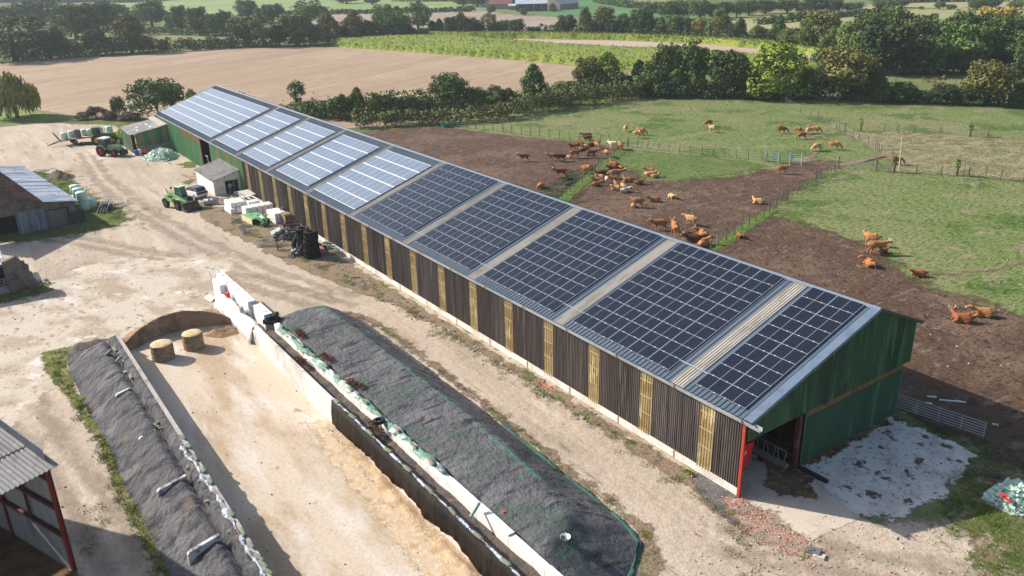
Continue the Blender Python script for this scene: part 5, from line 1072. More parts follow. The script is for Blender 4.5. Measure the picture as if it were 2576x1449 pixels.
# scrap and tyres: zoom region 1050,800 scale
TY=zm(676.2,515.2,.10667)
tyre_mb=MB();R_t=.78
def tyre_mesh(R,W_,name='tyre'):
    mb=MB();mb.lathe([(R*.55,-W_*.4),(R*.62,-W_/2),(R*.9,-W_/2),(R*.98,-W_*.3),(R,0),(R*.98,W_*.3),(R*.9,W_/2),(R*.62,W_/2),(R*.55,W_*.4),(R*.6,0),(R*.55,-W_*.4)],(0,0,0),'Z',26)
    n=20
    for i in range(n):
        for s in(-1,1):
            a=2*math.pi*(i+(.25 if s>0 else 0))/n;mb.box((R*math.cos(a),R*math.sin(a),s*W_*.2),(.09,.07,W_*.42),a)
    return mb.mesh(name,rub)
tm=tyre_mesh(.74,.46);ts=tyre_mesh(.6,.36)
base=TY(960,610,2.85);
for k in range(6):
    o=bpy.data.objects.new('tyre',tm);COL.objects.link(o);o.location=(base.x+rnd.uniform(-.06,.06),base.y+rnd.uniform(-.06,.06),.24+k*.47);s_=1.12-.04*k;o.scale=(s_,s_,1);o.rotation_euler=(rnd.uniform(-.04,.04),rnd.uniform(-.04,.04),k);tag(o,'tractor tyre in the tall front stack, %s from the ground'%ordn(k),'tyre','tyres stacked by the barn')
b2_=TY(790,560,2.6)
for k in range(6):
    o=bpy.data.objects.new('tyre',tm);COL.objects.link(o);o.location=(b2_.x+rnd.uniform(-.06,.06),b2_.y+rnd.uniform(-.06,.06),.24+k*.44);o.scale=(.95,.95,1);o.rotation_euler=(rnd.uniform(-.05,.05),rnd.uniform(-.05,.05),k);tag(o,'tractor tyre in the stack behind, nearer the skip, %s from the ground'%ordn(k),'tyre','tyres stacked by the barn')
q=TY(690,890,.8);o=bpy.data.objects.new('tyre',ts);COL.objects.link(o);o.scale=(1.35,1.35,1.2);o.location=(q.x,q.y,.8);o.rotation_euler=(math.radians(84),0,math.radians(55)+math.pi/2-.5);tag(o,'single tyre standing upright against the tyre stacks','tyre','tyres stacked by the barn')
q=TY(870,1200);o=bpy.data.objects.new('tyre',ts);COL.objects.link(o);o.location=(q.x+.3,q.y,.55);o.rotation_euler=(math.radians(80),0,math.radians(-60));o.data=ts;tag(o,'small tyre leaning in front of the tall stack','tyre','tyres stacked by the barn')
def junk(name,c,label,cat,m,n,r_,h,seed,smin=.1,smax=.5):
    R=random.Random(seed);t_=thing(name,label,cat,(c.x,c.y,0));
    for g_i in range(3):
        mb=MB()
        for i in range(n//3):
            x_=R.gauss(0,r_*.5);y_=R.gauss(0,r_*.5);z_=R.uniform(.03,h)*max(.2,1-math.hypot(x_,y_)/(r_*1.4))
            if R.random()<.6:
                a=R.random()*6.28;e_=R.uniform(-.6,.6);l=R.uniform(smin,smax)*1.3;d_=Vector((math.cos(a)*math.cos(e_),math.sin(a)*math.cos(e_),math.sin(e_)))*l
                p_=Vector((x_,y_,z_+.05));q_=p_+d_;q_.z=max(.03,q_.z);mb.cyl(p_,q_,R.uniform(.03,.075),n=6)
            else:mb.box((x_,y_,z_+.06),(R.uniform(smin,smax)*.7,R.uniform(smin,smax)*.5,R.uniform(.05,.22)),R.random()*3,R.uniform(-.6,.6),R.uniform(-.6,.6))
        mb.build('scrap_iron',m[g_i%len(m)],t_)
    return t_
iron=mat('old_iron',(.06,.06,.062),.6,[((.14,.13,.13),2,.5,.62)],coord='obj')
c=TY(410,800);t=junk('scrap_pile',c+Vector((.3,-.2,0)),'tangled scrap iron pile under bent grey sheets','scrap',[iron,iron,greyp],150,1.25,1.2,3,.15,.7)
corr('bent_sheets',mat('zinc_sheet',(.36,.40,.40),.5),(.6,1.5,.45),(1.7,1.2,.5),(.3,.5,.95),(1.4,.2,1.0),.28,.03,t)
c=TY(760,1150);junk('scrap_pile',c,'dark scrap iron before the tall tyre stack','scrap',[iron,black,greyp],90,.9,.9,4,.15,.6)
c=TY(1400,1000);junk('scrap_pile',c,'grey scrap plates against the barn plinth','scrap',[iron,greyp,iron],80,.9,.7,5,.15,.6)
c=TY(1200,1120);t=thing('pipe_bundle','bundle of faded red pipes lying beside the tyres','pipes',(c.x,c.y,0),math.radians(-14))
for k in range(8):MB().cyl((-1.1,-.5+k*.14,.18+.02*(k%2)+.1),(.9,-.5+k*.14,.28),.055,n=8).build('pipe',mat('red_pipe',(.42,.17,.14),.6),t)
MB().box((0,0,.08),(1.8,1.1,.14)).build('plank',tmb,t)
c=TY(1540,1120);t=thing('insulator_rack','dark rack of rods with pale knobs next to the barn wall','rack',(c.x,c.y,0),math.radians(-14))
for k in range(6):
    MB().cyl((-1.0,-.7+k*.26,.25+.06*k),(1.0,-.7+k*.26,.3+.06*k),.05,n=6).build('rod',dgreen,t)
    mb=MB()
    for j in(-.95,0,.95):mb.box((j,-.7+k*.26,.32+.06*k),(.14,.12,.1))
    mb.build('knobs',offw,t)
c=TY(420,1080);t=thing('steel_rack','thin rusty tubular frame standing on the yard edge','frame',(c.x,c.y,0),math.atan2(RT[1],RT[0])+.1)
rs=mat('brown_steel',(.09,.045,.03),.7)
MB().cyl((-.9,0,0),(-.9,0,1.1),.035).build('upright',rs,t);MB().cyl((-.9,0,.1),(1.2,0,.05),.035).build('lower_bar',rs,t);MB().cyl((-.9,0,.55),(.9,.3,.5),.035).build('upper_bar',rs,t);MB().cyl((-.9,0,1.1),(-1.1,.2,1.3),.05).build('hook',rs,t)
c=TY(560,620);t=thing('steel_skip','small open steel skip with pale inside behind the scrap','skip',(c.x+.7,c.y-.4,0),math.atan2(RT[1],RT[0])+.1)
mb=MB()
for s in(-1,1):mb.box((0,s*.45,.4),(1.9,.05,.7),0,0,s*-.25);mb.box((s*.98,0,.42),(.05,.95,.7),0,s*.3)
mb.box((0,0,.06),(1.6,.7,.05));mb.build('tub',mat('skip_steel',(.13,.075,.06),.7,[((.45,.42,.4),1.5,.55,.62)],coord='obj'),t)
c=TY(1640,1240);mb=MB();prev=None
for i in range(22):
    a=math.pi*.12+i*.13;pp=Vector((2.3*math.cos(a),.9*math.sin(a)-.7,.04));
    if prev:mb.cyl(prev,pp,.025,n=6)
    prev=pp
o=mb.build('blue_hose',mat('blue_hose',(.05,.30,.55),.5));o.location=(c.x,c.y,0);o.rotation_euler=(0,0,math.atan2(RT[1],RT[0]));tag(o,'thin blue hose curled on the weeds by the plinth','hose')
mb=MB()
for i in range(5):mb.box((i*.22-.5,.1*(i%2),.12+.08*(i%2)),(.22,.2,.2),.3*i)
o=mb.build('brick_pile',brick);q=at8(890,270);o.location=(q.x,q.y-.2,0);tag(o,'few red bricks piled at the barn plinth','bricks')
o=MB().box((0,0,.05),(3.2,2.4,.1)).build('ground_slab',conc);q=at8(220,260);o.location=(q.x,q.y,0);o.rotation_euler=(0,0,.05);tag(o,'flat pale slab on the ground beside the block pile','slab')
# orange hose loop, round bales, loose things on the clamp
o=MB().cyl((16.9,.75,.03),(15.6,.65,.03),.04,n=6).cyl((16.9,.75,.03),(17.3,.3,.05),.04,n=6).build('orange_hose',mat('orange_hose',(.7,.12,.05),.5));tag(o,'short orange hose at the foot of the barn plinth','hose')
hay=mat('hay_bale_side',(.23,.165,.095),.9,[((.32,.24,.14),1.5,.45,.6,(1,1,5)),((.13,.09,.05),2.2,.52,.62,(1,1,6))],coord='obj',bump=.06,bscale=7);hayt=mat('hay_bale_top',(.66,.52,.31),.9,[((.52,.39,.2),2.5,.45,.6)],coord='obj',bump=.06,bscale=6)
for i,(q,R,H2) in enumerate((((412,907),.83,1.28),((489,880),.78,1.3))):
    p=at(*q);t=thing('round_bale',('round straw bale on the silo floor, the one nearer the grey wall','round straw bale on the silo floor, the one nearer the silage heap')[i],'bale',(p.x+.35,p.y-.1,0),i*1.3,'round bales on the silo floor')
    mb=MB();mb.lathe([(R*.95,0),(R,.06),(R*1.01,.25),(R*.975,.3),(R*1.0,.36),(R*1.0,.62),(R*.97,.66),(R*1.0,.72),(R*1.0,1.0),(R*.975,1.04),(R*.995,1.1),(R*.97,H2)],(0,0,0),'Z',36);mb.build('netwrap',hay,t,smooth=True)
    mb=MB();mb.lathe([(R*.97,H2-.02),(R*.9,H2+.03),(R*.5,H2+.05),(0.01,H2+.06)],(0,0,0),'Z',30);mb.build('straw_top',hayt,t,smooth=True)
o=bpy.data.objects.new('tyre',ts);COL.objects.link(o);q=Z6(285,290,1.9);o.location=(q.x,q.y,2.0);o.scale=(.55,.55,.6);tag(o,'small black tyre on the green net edge of the clamp','tyre')
q=Z6(1690,1225,1.2);t=thing('wire_basket','tiny white wire basket left on the near end of the clamp','basket',(q.x,q.y,zc(q)-.02))
mb=MB();mb.lathe([(.12,0),(.26,.2)],(0,0,0),'Z',10);mb.lathe([(.25,.2),(.27,.22)],(0,0,0),'Z',10);mb.build('bowl',white,t);MB().cyl((-.15,.1,.2),(-.25,.2,.6),.02,n=5).build('handle',white,t)
o=MB().cyl((0,0,0),(.15,-.1,.85),.09,n=10).build('clear_bottle',mat('clear_green',(.30,.38,.34),.3));q=Z6(975,1000,1.9);o.location=(q.x,q.y,1.85);o.rotation_euler=(.9,.3,0);tag(o,'pale roll standing on the end of the green net hem','roll')
o=MB().box((0,0,0),(.16,.12,.1)).box((.05,.02,.06),(.06,.06,.04)).build('orange_scrap',mat('orange_hose',(.7,.12,.05),.5));q=Z6(1220,918,2.2);o.location=(q.x,q.y,zc(q)+.03);tag(o,'tiny orange scrap lying on the clamp gravel','scrap')
o=MB().cyl((0,0,.5),(.7,-.6,.5),.2,n=10).cyl((.1,.3,.45),(.9,-.3,.45),.18,n=10).box((.3,0,.2),(1.1,.9,.35),.7).build('black_roll',black);o.location=(35.6,13.2,1.5);tag(o,'rolled black film lying at the step between block wall and parapet','plastic film')
t=thing('timber_sill','dark timber beam lying at the barn doorway edge','beam',tuple(Z7(955,680))[:2]+(0,),math.atan2(Z7(1000,705).y-Z7(880,640).y,Z7(1000,705).x-Z7(880,640).x))
MB().box((0,0,.1),(2.4,.22,.2)).build('beam',black,t);MB().box((.3,.25,.05),(1.6,.15,.1)).build('board',tmb,t)
for i,(a,b,l) in enumerate(((2035,135,1.6),(1880,103,.6),(1857,153,.4))):
    q=Z7(a,b);o=MB().box((0,0,.05),(l,.1,.07)).box((l*.2,0,.09),(l*.3,.13,.03)).build('white_stick',offw);o.location=(q.x,q.y,.02);o.rotation_euler=(0,0,math.atan2(RT[1],RT[0])-.25);tag(o,('long pale stick in the shade behind the barn gate','short pale stick near the barn rear corner','tiny pale stick by the top of the barn gate')[i],'stick')
for i,(a,b,s) in enumerate(((985,1270,.5),(1030,1305,.4),(1590,1160,.25),(2360,310,.25))):
    q=Z7(a,b);o=MB().box((0,0,s*.12),(s*1.4,s,s*.3),.4,.1,.1).box((s*.3,s*.1,s*.25),(s*.7,s*.6,s*.2),1).build('flat_stone',slate if i<1 else stone);o.location=(q.x,q.y,0);tag(o,('dark flat stone at the end of the rubble strip','pale flat stone at the end of the rubble strip','lone pale stone on the track','white stone by the end of the barn gate')[i],'stone')
q=Z7(75,690);tuft_obj('yellow_flowers',[(q.x,q.y,.0),(q.x+.3,q.y,.0)],mat('yellow_flower',(.6,.5,.03),.8,[((.15,.2,.03),3,.5,.55)]),'yellow flowering weed at the foot of the barn plinth','flower',60,.25,.35,.06,seed=3)
# =============== CATTLE ===============
def skin_mesh(name,verts,edges,mats,sub=2,root=0):
    """verts: (x,y,z,rx,ry)"""
    me=bpy.data.meshes.new('tmp');me.from_pydata([v[:3] for v in verts],edges,[])
    o=bpy.data.objects.new('tmp',me);COL.objects.link(o)
    md=o.modifiers.new('s','SKIN');md.use_smooth_shade=True
    sv=me.skin_vertices[0].data
    for i,v in enumerate(verts):sv[i].radius=(v[3],v[4] if len(v)>4 else v[3]);sv[i].use_root=(i==root)
    o.modifiers.new('u','SUBSURF').levels=sub
    dg=bpy.context.evaluated_depsgraph_get();dg.update()
    m2=bpy.data.meshes.new_from_object(o.evaluated_get(dg));m2.name=name
    bpy.data.objects.remove(o);bpy.data.meshes.remove(me)
    m2.materials.clear()
    for m_ in (mats if isinstance(mats,list) else [mats]):m2.materials.append(m_)
    for p_ in m2.polygons:p_.use_smooth=True
    return m2
cm_=mat('cow_coat',(.3,.1,.03),.8,[(.72,3,.45,.62),(.8,9,.5,.62)],coord='obj',obcol=True,spec=.15)
# pale lower legs, belly and muzzle are part of the coat
nt_=cm_.node_tree;P_=nt_.nodes['Principled BSDF'];lk=P_.inputs['Base Color'].links[0].from_socket
at_=nt_.nodes.new('ShaderNodeAttribute');at_.attribute_name='pale';mx_=nt_.nodes.new('ShaderNodeMix');mx_.data_type='RGBA';mul=nt_.nodes.new('ShaderNodeMath');mul.operation='MULTIPLY';mul.inputs[1].default_value=.6
nt_.links.new(at_.outputs['Fac'],mul.inputs[0]);nt_.links.new(mul.outputs[0],mx_.inputs[0]);nt_.links.new(lk,mx_.inputs[6]);mx_.inputs[7].default_value=(.72,.48,.28,1);nt_.links.new(mx_.outputs[2],P_.inputs['Base Color'])
hornm=mat('horn',(.75,.68,.55),.5)
def cow_mesh(pose,turn=0):
    V=[];E=[]
    def a(*v):V.append(v);return len(V)-1
    ca,sa=math.cos(math.radians(turn)),math.sin(math.radians(turn))
    def hd(x,y,z,*r):   # head/neck rotated about the shoulder
        x0=.62;dx=x-x0;return a(x0+dx*ca-y*sa,dx*sa+y*ca,z,*r)
    dz=-.58 if pose=='lie' else 0
    mid=a(0,0,1.0+dz,.37,.36);ch_=a(.48,0,.98+dz,.35,.33);hip=a(-.5,0,1.04+dz,.33,.33);rmp=a(-.78,0,1.03+dz,.2,.2)
    E+=[(mid,ch_),(mid,hip),(hip,rmp)]
    t1=a(-.92,0,.98+dz,.035);t2=a(-.97,0,.55 if dz==0 else .15,.025);t3=a(-.97,.02,.32 if dz==0 else .06,.05);E+=[(rmp,t1),(t1,t2),(t2,t3)]
    if pose=='graze':nk=hd(.88,0,.86,.2,.16);pl_=hd(1.18,0,.48,.13,.12);mz=hd(1.32,0,.2,.1,.1);nz=hd(1.36,0,.08,.08,.08)
    elif pose=='lie':nk=hd(.85,0,.62,.2,.16);pl_=hd(1.12,0,.86,.14,.13);mz=hd(1.36,0,.74,.1,.1);nz=hd(1.48,0,.67,.08,.08)
    else:nk=hd(.88,0,1.14,.22,.17);pl_=hd(1.2,0,1.3,.14,.13);mz=hd(1.44,0,1.14,.1,.1);nz=hd(1.55,0,1.05,.08,.08)
    E+=[(ch_,nk),(nk,pl_),(pl_,mz),(mz,nz)]
    px,py,pz=V[pl_][:3]
    for s in(-1,1):
        ex=a(px-.03-s*.17*sa,py+s*.17*ca,pz+.02,.045);ey=a(px-.06-s*.27*sa,py+s*.27*ca,pz-.0,.03);E+=[(pl_,ex),(ex,ey)]
        if pose=='lie':
            k1=a(.5,s*.3,.2,.15);k2=a(.78,s*.26,.1,.08);k3=a(.5,s*.2,.06,.05);E+=[(ch_,k1),(k1,k2),(k2,k3)]
            h1=a(-.42,s*.34,.26,.2);h2=a(-.05,s*.4,.14,.11);h3=a(-.4,s*.42,.06,.055);h4=a(-.15,s*.44,.05,.05);E+=[(hip,h1),(h1,h2),(h2,h3),(h3,h4)]
        else:
            st_=.06*s if pose!='graze' else .12*s
            k1=a(.46,s*.2,.68,.14);k2=a(.47+st_,s*.18,.4,.068);k3=a(.46+st_*1.6,s*.18,.1,.048);k4=a(.49+st_*1.6,s*.18,.03,.06);E+=[(ch_,k1),(k1,k2),(k2,k3),(k3,k4)]
            h1=a(-.45,s*.22,.72,.19);h2=a(-.4-st_*.4,s*.22,.52,.1);h3=a(-.64-st_,s*.2,.38,.068);h4=a(-.6-st_*1.2,s*.2,.1,.048);h5=a(-.56-st_*1.2,s*.2,.03,.06);E+=[(hip,h1),(h1,h2),(h2,h3),(h3,h4),(h4,h5)]
    me=skin_mesh('body',V,E,cm_,2,mid)
    n=len(me.vertices);co_=np.zeros(n*3);me.vertices.foreach_get('co',co_);co_=co_.reshape(-1,3)
    nzp=np.array(V[nz][:3]);d=np.linalg.norm(co_-nzp,axis=1)
    pale=np.clip((.2-d)/.1,0,1)
    if pose!='lie':pale=np.maximum(pale,np.clip((.42-co_[:,2])/.2,0,1)*(d>.3))
    else:pale=np.maximum(pale,np.clip((.14-co_[:,2])/.08,0,1)*.7)
    at2=me.attributes.new('pale','FLOAT','POINT');at2.data.foreach_set('value',pale.astype(np.float32))
    hb=MB()
    for s in(-1,1):
        b0=Vector((px-s*.08*sa,py+s*.08*ca,pz+.09));b1=Vector((px-s*.26*sa+.06*ca,py+s*.26*ca+.06*sa,pz+.17));b2=b1+Vector((.12*ca,.12*sa,.12))
        hb.cyl(b0,b1,.035,.028,8).cyl(b1,b2,.028,.01,8)
    return me,hb.mesh('horns',hornm)
CM={('stand',0):cow_mesh('stand',0),('stand',1):cow_mesh('stand',50),('stand',-1):cow_mesh('stand',-50),('graze',0):cow_mesh('graze',12),('lie',0):cow_mesh('lie',10),('lie',1):cow_mesh('lie',75),('lie',-1):cow_mesh('lie',-75)}
HXa=math.atan2(RT[1],RT[0])
COLS={'red':(.24,.075,.034),'dark':(.13,.047,.028),'or':(.44,.19,.07),'br':(.33,.15,.065),'lt':(.55,.34,.16),'cr':(.70,.58,.42),'rd2':(.32,.11,.045)}
def cow(p,pose,turn,ang,col,sc,label,horns=False):
    o=bpy.data.objects.new('cow',CM[(pose,turn)][0]);COL.objects.link(o);o.location=(p.x,p.y,.05);o.rotation_euler=(0,0,HXa+math.radians(ang));sc*=.9 if sc<1.12 else .84;o.scale=(sc,sc,sc)
    c=COLS[col];k=rnd.uniform(.88,1.14);o.color=(c[0]*k,c[1]*k*rnd.uniform(.93,1.08),c[2]*k,1);tag(o,label,'cow','cattle in the paddocks')
    if horns:
        h=bpy.data.objects.new('horns',CM[(pose,turn)][1]);COL.objects.link(h);h.parent=o
cw_=[
(CW,425,560,'stand',0,180,'red',.95,'dark red cow standing alone side-on at the far edge of the muddy pen',1),
(CW,905,548,'stand',0,172,'rd2',.9,'brown cow half hidden behind a darker one, middle of the muddy pen',1),
(CW,1035,565,'stand',0,185,'dark',.95,'very dark cow in front of a brown one in the muddy pen',0),
(CW,1470,205,'stand',0,178,'red',1.0,'dark red cow at the back of the crowd, against the pen fence',1),
(CW,1485,245,'stand',-1,200,'red',.95,'dark red cow just before the rearmost one of the crowd',0),
(CW,1638,345,'graze',0,-80,'or',1.0,'orange cow with lowered head at the top edge of the crowd, facing the camera',0),
(CW,1545,312,'lie',0,5,'dark',.9,'very dark cow lying behind the crowd',0),
(CW,1350,300,'lie',-1,170,'red',.9,'dark cow with white horns lying in the crowd beside an orange calf',1),
(CW,1440,325,'lie',1,160,'lt',.7,'bright orange calf lying in the middle of the crowd',0),
(CW,1255,335,'lie',0,175,'dark',.9,'dark horned cow lying at the edge of the crowd towards the barn',1),
(CW,1290,390,'lie',0,10,'red',.95,'red-brown cow lying behind the big standing tan cow',0),
(CW,1420,455,'stand',0,195,'dark',.95,'dark cow with a white blaze facing outward from the crowd',1),
(CW,1265,510,'stand',1,8,'br',1.08,'big tan standing cow in the front of the crowd with shaggy flank',1),
(CW,1165,500,'lie',0,-60,'lt',.55,'small tan calf lying behind the hind legs of the big tan cow',0),
(CW,1540,503,'stand',0,-8,'red',1.05,'red-brown cow with darker head standing at the crowd front',0),
(CW,1793,490,'stand',0,-85,'or',.95,'orange cow facing the camera beside the wire fence',0),
(CW,1915,360,'stand',-1,170,'cr',1.05,'the only white cow, standing by the fence corner',1),
(CW,2030,368,'stand',0,100,'or',1.0,'orange cow seen from behind next to the white one',0),
(CW,1040,828,'stand',0,180,'red',1.05,'red cow standing side-on close to the fence strip, below the dark pair',1),
(CW,1470,772,'graze',0,-25,'or',1.05,'orange cow nosing the ground by the middle of the wire fence',0),
(CW,690,1005,'lie',1,-110,'or',1.0,'orange cow lying alone just above the barn ridge',0),
(CW,1925,640,'lie',-1,150,'rd2',1.0,'red cow with upright white horns lying at the top of the second group',1),
(CW,1920,715,'lie',0,-175,'dark',1.0,'very dark cow lying in the second group beneath the horned one',0),
(CW,2030,700,'lie',1,-60,'or',.8,'small orange cow lying at the outer edge of the second group',0),
(CW,1712,785,'lie',0,0,'dark',.95,'very dark cow lying nearest the fence in the second group',0),
(CW,1945,855,'stand',0,-3,'br',1.1,'large tan cow with white face standing over a lying calf',1),
(CW,1912,870,'lie',0,180,'rd2',.6,'red calf lying under the standing tan cow',0),
(CW,1695,850,'lie',1,170,'lt',.85,'tan cow lying beside the pale standing calf',0),
(CW,1798,925,'stand',0,-95,'cr',.72,'pale cream calf standing among the lying cows',0),
(CW,1660,908,'lie',0,175,'br',.95,'brown cow lying with its head towards the fence, second group',0),
(CW,1625,975,'lie',0,20,'or',.9,'orange cow lying lowest in the second group near the fence',0),
(CW,2155,905,'lie',-1,175,'br',.95,'brown cow lying apart from the second group',0),
(CW,2335,950,'lie',0,25,'rd2',.9,'red cow lying alone with raised head past the second group',0),
(CW,1965,1040,'lie',1,170,'lt',.95,'golden cow lying lower in the close trio',0),
(CW,2080,1005,'lie',-1,120,'lt',.85,'tan cow lying behind in the close trio',0),
(CW,2110,1080,'lie',-1,30,'cr',.95,'cream cow lying in front in the close trio',0),
(CW,1955,965,'lie',0,100,'br',.8,'brown calf lying just behind the close trio',0),
(R7,1395,712,'lie',0,170,'or',1.0,'orange cow lying with its dark head up on the grass patch',0),
(R7,1380,742,'lie',0,-5,'lt',.95,'tan cow lying curled before the orange one on the grass patch',0),
(R7,1440,762,'lie',1,5,'lt',.85,'small golden cow lying by itself below the grass patch pair',0),
(R7,1218,1052,'lie',0,-95,'lt',.6,'golden calf lying at the feet of a standing brown cow',0),
(R7,1265,1060,'stand',-1,172,'br',1.0,'brown cow standing with turned head above a lying calf',0),
(R7,1435,1000,'lie',0,175,'br',.95,'brown cow lying on bare mud between the pair and the lone golden cow',0),
(R7,1605,965,'lie',0,-75,'lt',.85,'golden cow lying on bare mud facing the camera',0),
(R7,2480,1022,'lie',-1,165,'lt',1.0,'tan cow with brown head lying near the post fence',0),
(R7,1490,1290,'stand',0,175,'br',1.12,'tan cow standing side-on just beyond the barn ridge',0),
(R7,1640,1330,'stand',0,95,'or',1.1,'orange cow seen from behind, tail hanging, beyond the barn ridge',1),
(R7,1805,1238,'stand',0,140,'lt',.95,'pale yellow cow standing with its head turned away',0),
(R7,1915,1345,'lie',1,110,'or',1.05,'orange horned cow lying above the dark one beyond the ridge',1),
(R7,1830,1400,'lie',0,178,'dark',1.1,'dark cow with white horns lying against the barn ridge',1),
(R7,1925,1445,'lie',-1,60,'or',1.1,'orange cow lying lowest beyond the barn ridge',0),
(R7,2292,1362,'lie',0,-90,'rd2',.8,'small red cow lying beside the green fence strip',0),
(R7,1143,293,'graze',0,-115,'lt',.9,'pale tan cow grazing alone on the far pasture, nearest the pen',0),
(R7,1295,330,'graze',0,-20,'or',1.0,'orange cow grazing behind a pale-legged one on the far pasture',0),
(R7,1262,358,'graze',0,-5,'lt',1.0,'pale-legged tan cow grazing in front of an orange one',0),
(R7,1975,243,'graze',0,-165,'br',.95,'brown cow grazing, rear one of the pair in mid pasture',0),
(R7,2017,302,'graze',0,-40,'lt',1.0,'tan cow grazing, front one of the pair in mid pasture',0),
(R8,135,312,'graze',0,-10,'red',1.0,'dark brown cow grazing at the pasture end of the grazing row',0),
(R8,300,312,'graze',0,-30,'br',.85,'small brown cow grazing behind the cattle track',0),
(R8,338,372,'graze',0,-170,'rd2',.95,'red-brown cow grazing on the near side of the track group',0),
(R8,402,316,'graze',0,-130,'lt',.9,'golden cow grazing in the middle of the track group',0),
(R8,470,313,'graze',0,-20,'or',1.0,'pinkish orange cow with white legs grazing at the end of the track group',0),
(R8,492,488,'graze',0,-165,'lt',.95,'pale orange cow grazing over the worn track',0),
(R8,662,475,'graze',0,-15,'or',1.05,'orange cow grazing alone past the worn track',0),
(R8,138,722,'stand',0,-3,'or',1.0,'bright orange cow standing on bare soil by the galvanised gate',0),
(R8,1292,628,'graze',0,-10,'br',.95,'brown cow grazing behind the guarded sapling',0),
(B4,1075,82,'stand',0,0,'or',1.22,'large orange cow standing side-on at the edge of grass and mud',1),
(B4,1150,70,'lie',0,10,'rd2',.7,'dark calf lying beneath the large orange cow',0),
(R8,1040,1440,'stand',-1,150,'or',1.15,'orange cow standing directly behind the large one',0),
(B4,1022,203,'lie',1,100,'or',1.15,'orange cow lying curled up, seen from behind, on the mud',0),
(B4,1522,305,'lie',0,178,'rd2',.9,'small dark red cow lying where the cattle path meets the mud',0),
(B4,1955,765,'lie',-1,165,'rd2',1.2,'red cow with white horns lying, front one of the near pair',1),
(B4,2165,708,'lie',0,165,'or',1.2,'tan cow with pale belly lying, rear one of the near pair',0)]
for c in cw_:cow(c[0](c[1],c[2]),*c[3:9],bool(c[9]))
# =============== PEOPLE ===============
def person(loc,rz,shirt,trou,label,arm):
    V=[(0,0,.98,.15,.11),(0,0,1.2,.15,.11),(0,0,1.38,.17,.11),(0,0,1.5,.06,.06),(0,.01,1.6,.09,.1),(0,.01,1.72,.085,.095)];E=[(0,1),(1,2),(2,3),(3,4),(4,5)]
    for s in(-1,1):
        n=len(V);V+=[(s*.1,0,.88,.095,.1),(s*.11,.01,.5,.065,.07),(s*.11,0,.1,.045,.05),(s*.12,.1,.04,.045,.04)];E+=[(0,n),(n,n+1),(n+1,n+2),(n+2,n+3)]
        n=len(V);V+=[(s*.2,0,1.4,.06,.06),(s*.26,-.01,1.14,.045,.045)]+([(s*.14,.2,1.12,.035,.035),(s*.08,.27,1.16,.035,.03)] if arm else [(s*.27,.08,.9,.033,.035),(s*.27,.11,.8,.035,.03)]);E+=[(2,n),(n,n+1),(n+1,n+2),(n+2,n+3)]
    sk=mat('skin',(.42,.24,.16),.6);m1=mat('cloth_'+shirt[0],shirt[1],.9);m2=mat('cloth_'+trou[0],trou[1],.9);hm=mat('hair',(.06,.045,.035),.8)
    me=skin_mesh('body',V,E,[sk,m1,m2,hm,black],2,0)
    for p_ in me.polygons:
        z=p_.center.z;ax=abs(p_.center.x)
        p_.material_index=(4 if z<.07 else 2 if z<.97 and not(ax>.2) else 1 if z<1.47 and not(ax>.2 and z<1.1) and not(arm and p_.center.y>.16) else 0 if z<1.62 or (p_.center.y>.05 and z<1.7) else 3)
    o=bpy.data.objects.new('person',me);COL.objects.link(o);o.location=loc;o.rotation_euler=(0,0,rz);tag(o,label,'person')
    # fingers: a short skinned chain each
    for s in(-1,1):
        hp=Vector((s*.08,.27,1.16)) if arm else Vector((s*.27,.11,.8));dr=Vector((-s*.3,.9,.1)).normalized() if arm else Vector((0,.25,-1)).normalized();sd_=Vector((0,0,1)) if arm else Vector((0,1,.1))
        mb=MB()
        for k in range(4):
            b=hp+sd_*((k-1.5)*.019);l=(.07,.08,.078,.062)[k];m_=b+dr*l*.55;e=m_+(dr+Vector((-s*.5,0,0))).normalized()*l*.5;mb.cyl(b,m_,.0095,.009,6).cyl(m_,e,.009,.007,6)
        b=hp-dr*.03+sd_*.02;mb.cyl(b,b+(dr*.6+sd_*.8).normalized()*.05,.011,.009,6);mb.build('hand',sk,o)
person((83.62,1.5,-.12),math.radians(-95),('grey_check',(.36,.33,.31)),('beige',(.22,.19,.15)),'person in greyish checked shirt and pale trousers standing in the hut doorway',True)
person((83.8,.9,-.12),math.radians(110),('blue',(.06,.18,.55)),('jeans',(.06,.09,.16)),'person in bright blue shirt and jeans in the hut doorway',True)
# =============== FENCES ===============
pw_=mat('fence_wood',(.12,.098,.08),.9,[((.25,.22,.19),2,.5,.62)]);wr=mat('fence_wire',(.30,.30,.29),.5)
R4=zm(1932,0,.25)
def fence(label,pts,h=1.35,r=.06,wires=(.35,.75,1.1),m=pw_,skip=()):
    t=thing('wire_fence',label,'fence',tuple(pts[0])[:2]+(0,));o0=Vector((pts[0][0],pts[0][1],0));tops=[]
    for i,p in enumerate(pts):
        hh=h*rnd.uniform(.9,1.12);lx,ly=rnd.uniform(-.07,.07),rnd.uniform(-.07,.07);q=Vector((p[0],p[1],0))-o0
        MB().cyl(q-Vector((0,0,.1)),q+Vector((lx*h,ly*h,hh)),r,r*.85,7).build('post',m,t)
    mb=MB()
    for z in wires:
        for i,(a,b) in enumerate(zip(pts[:-1],pts[1:])):
            if i in skip:continue
            mb.cyl((a[0]-o0.x,a[1]-o0.y,z),(b[0]-o0.x,b[1]-o0.y,z),.012,n=4,cap=False)
    mb.build('wires',wr,t);return t
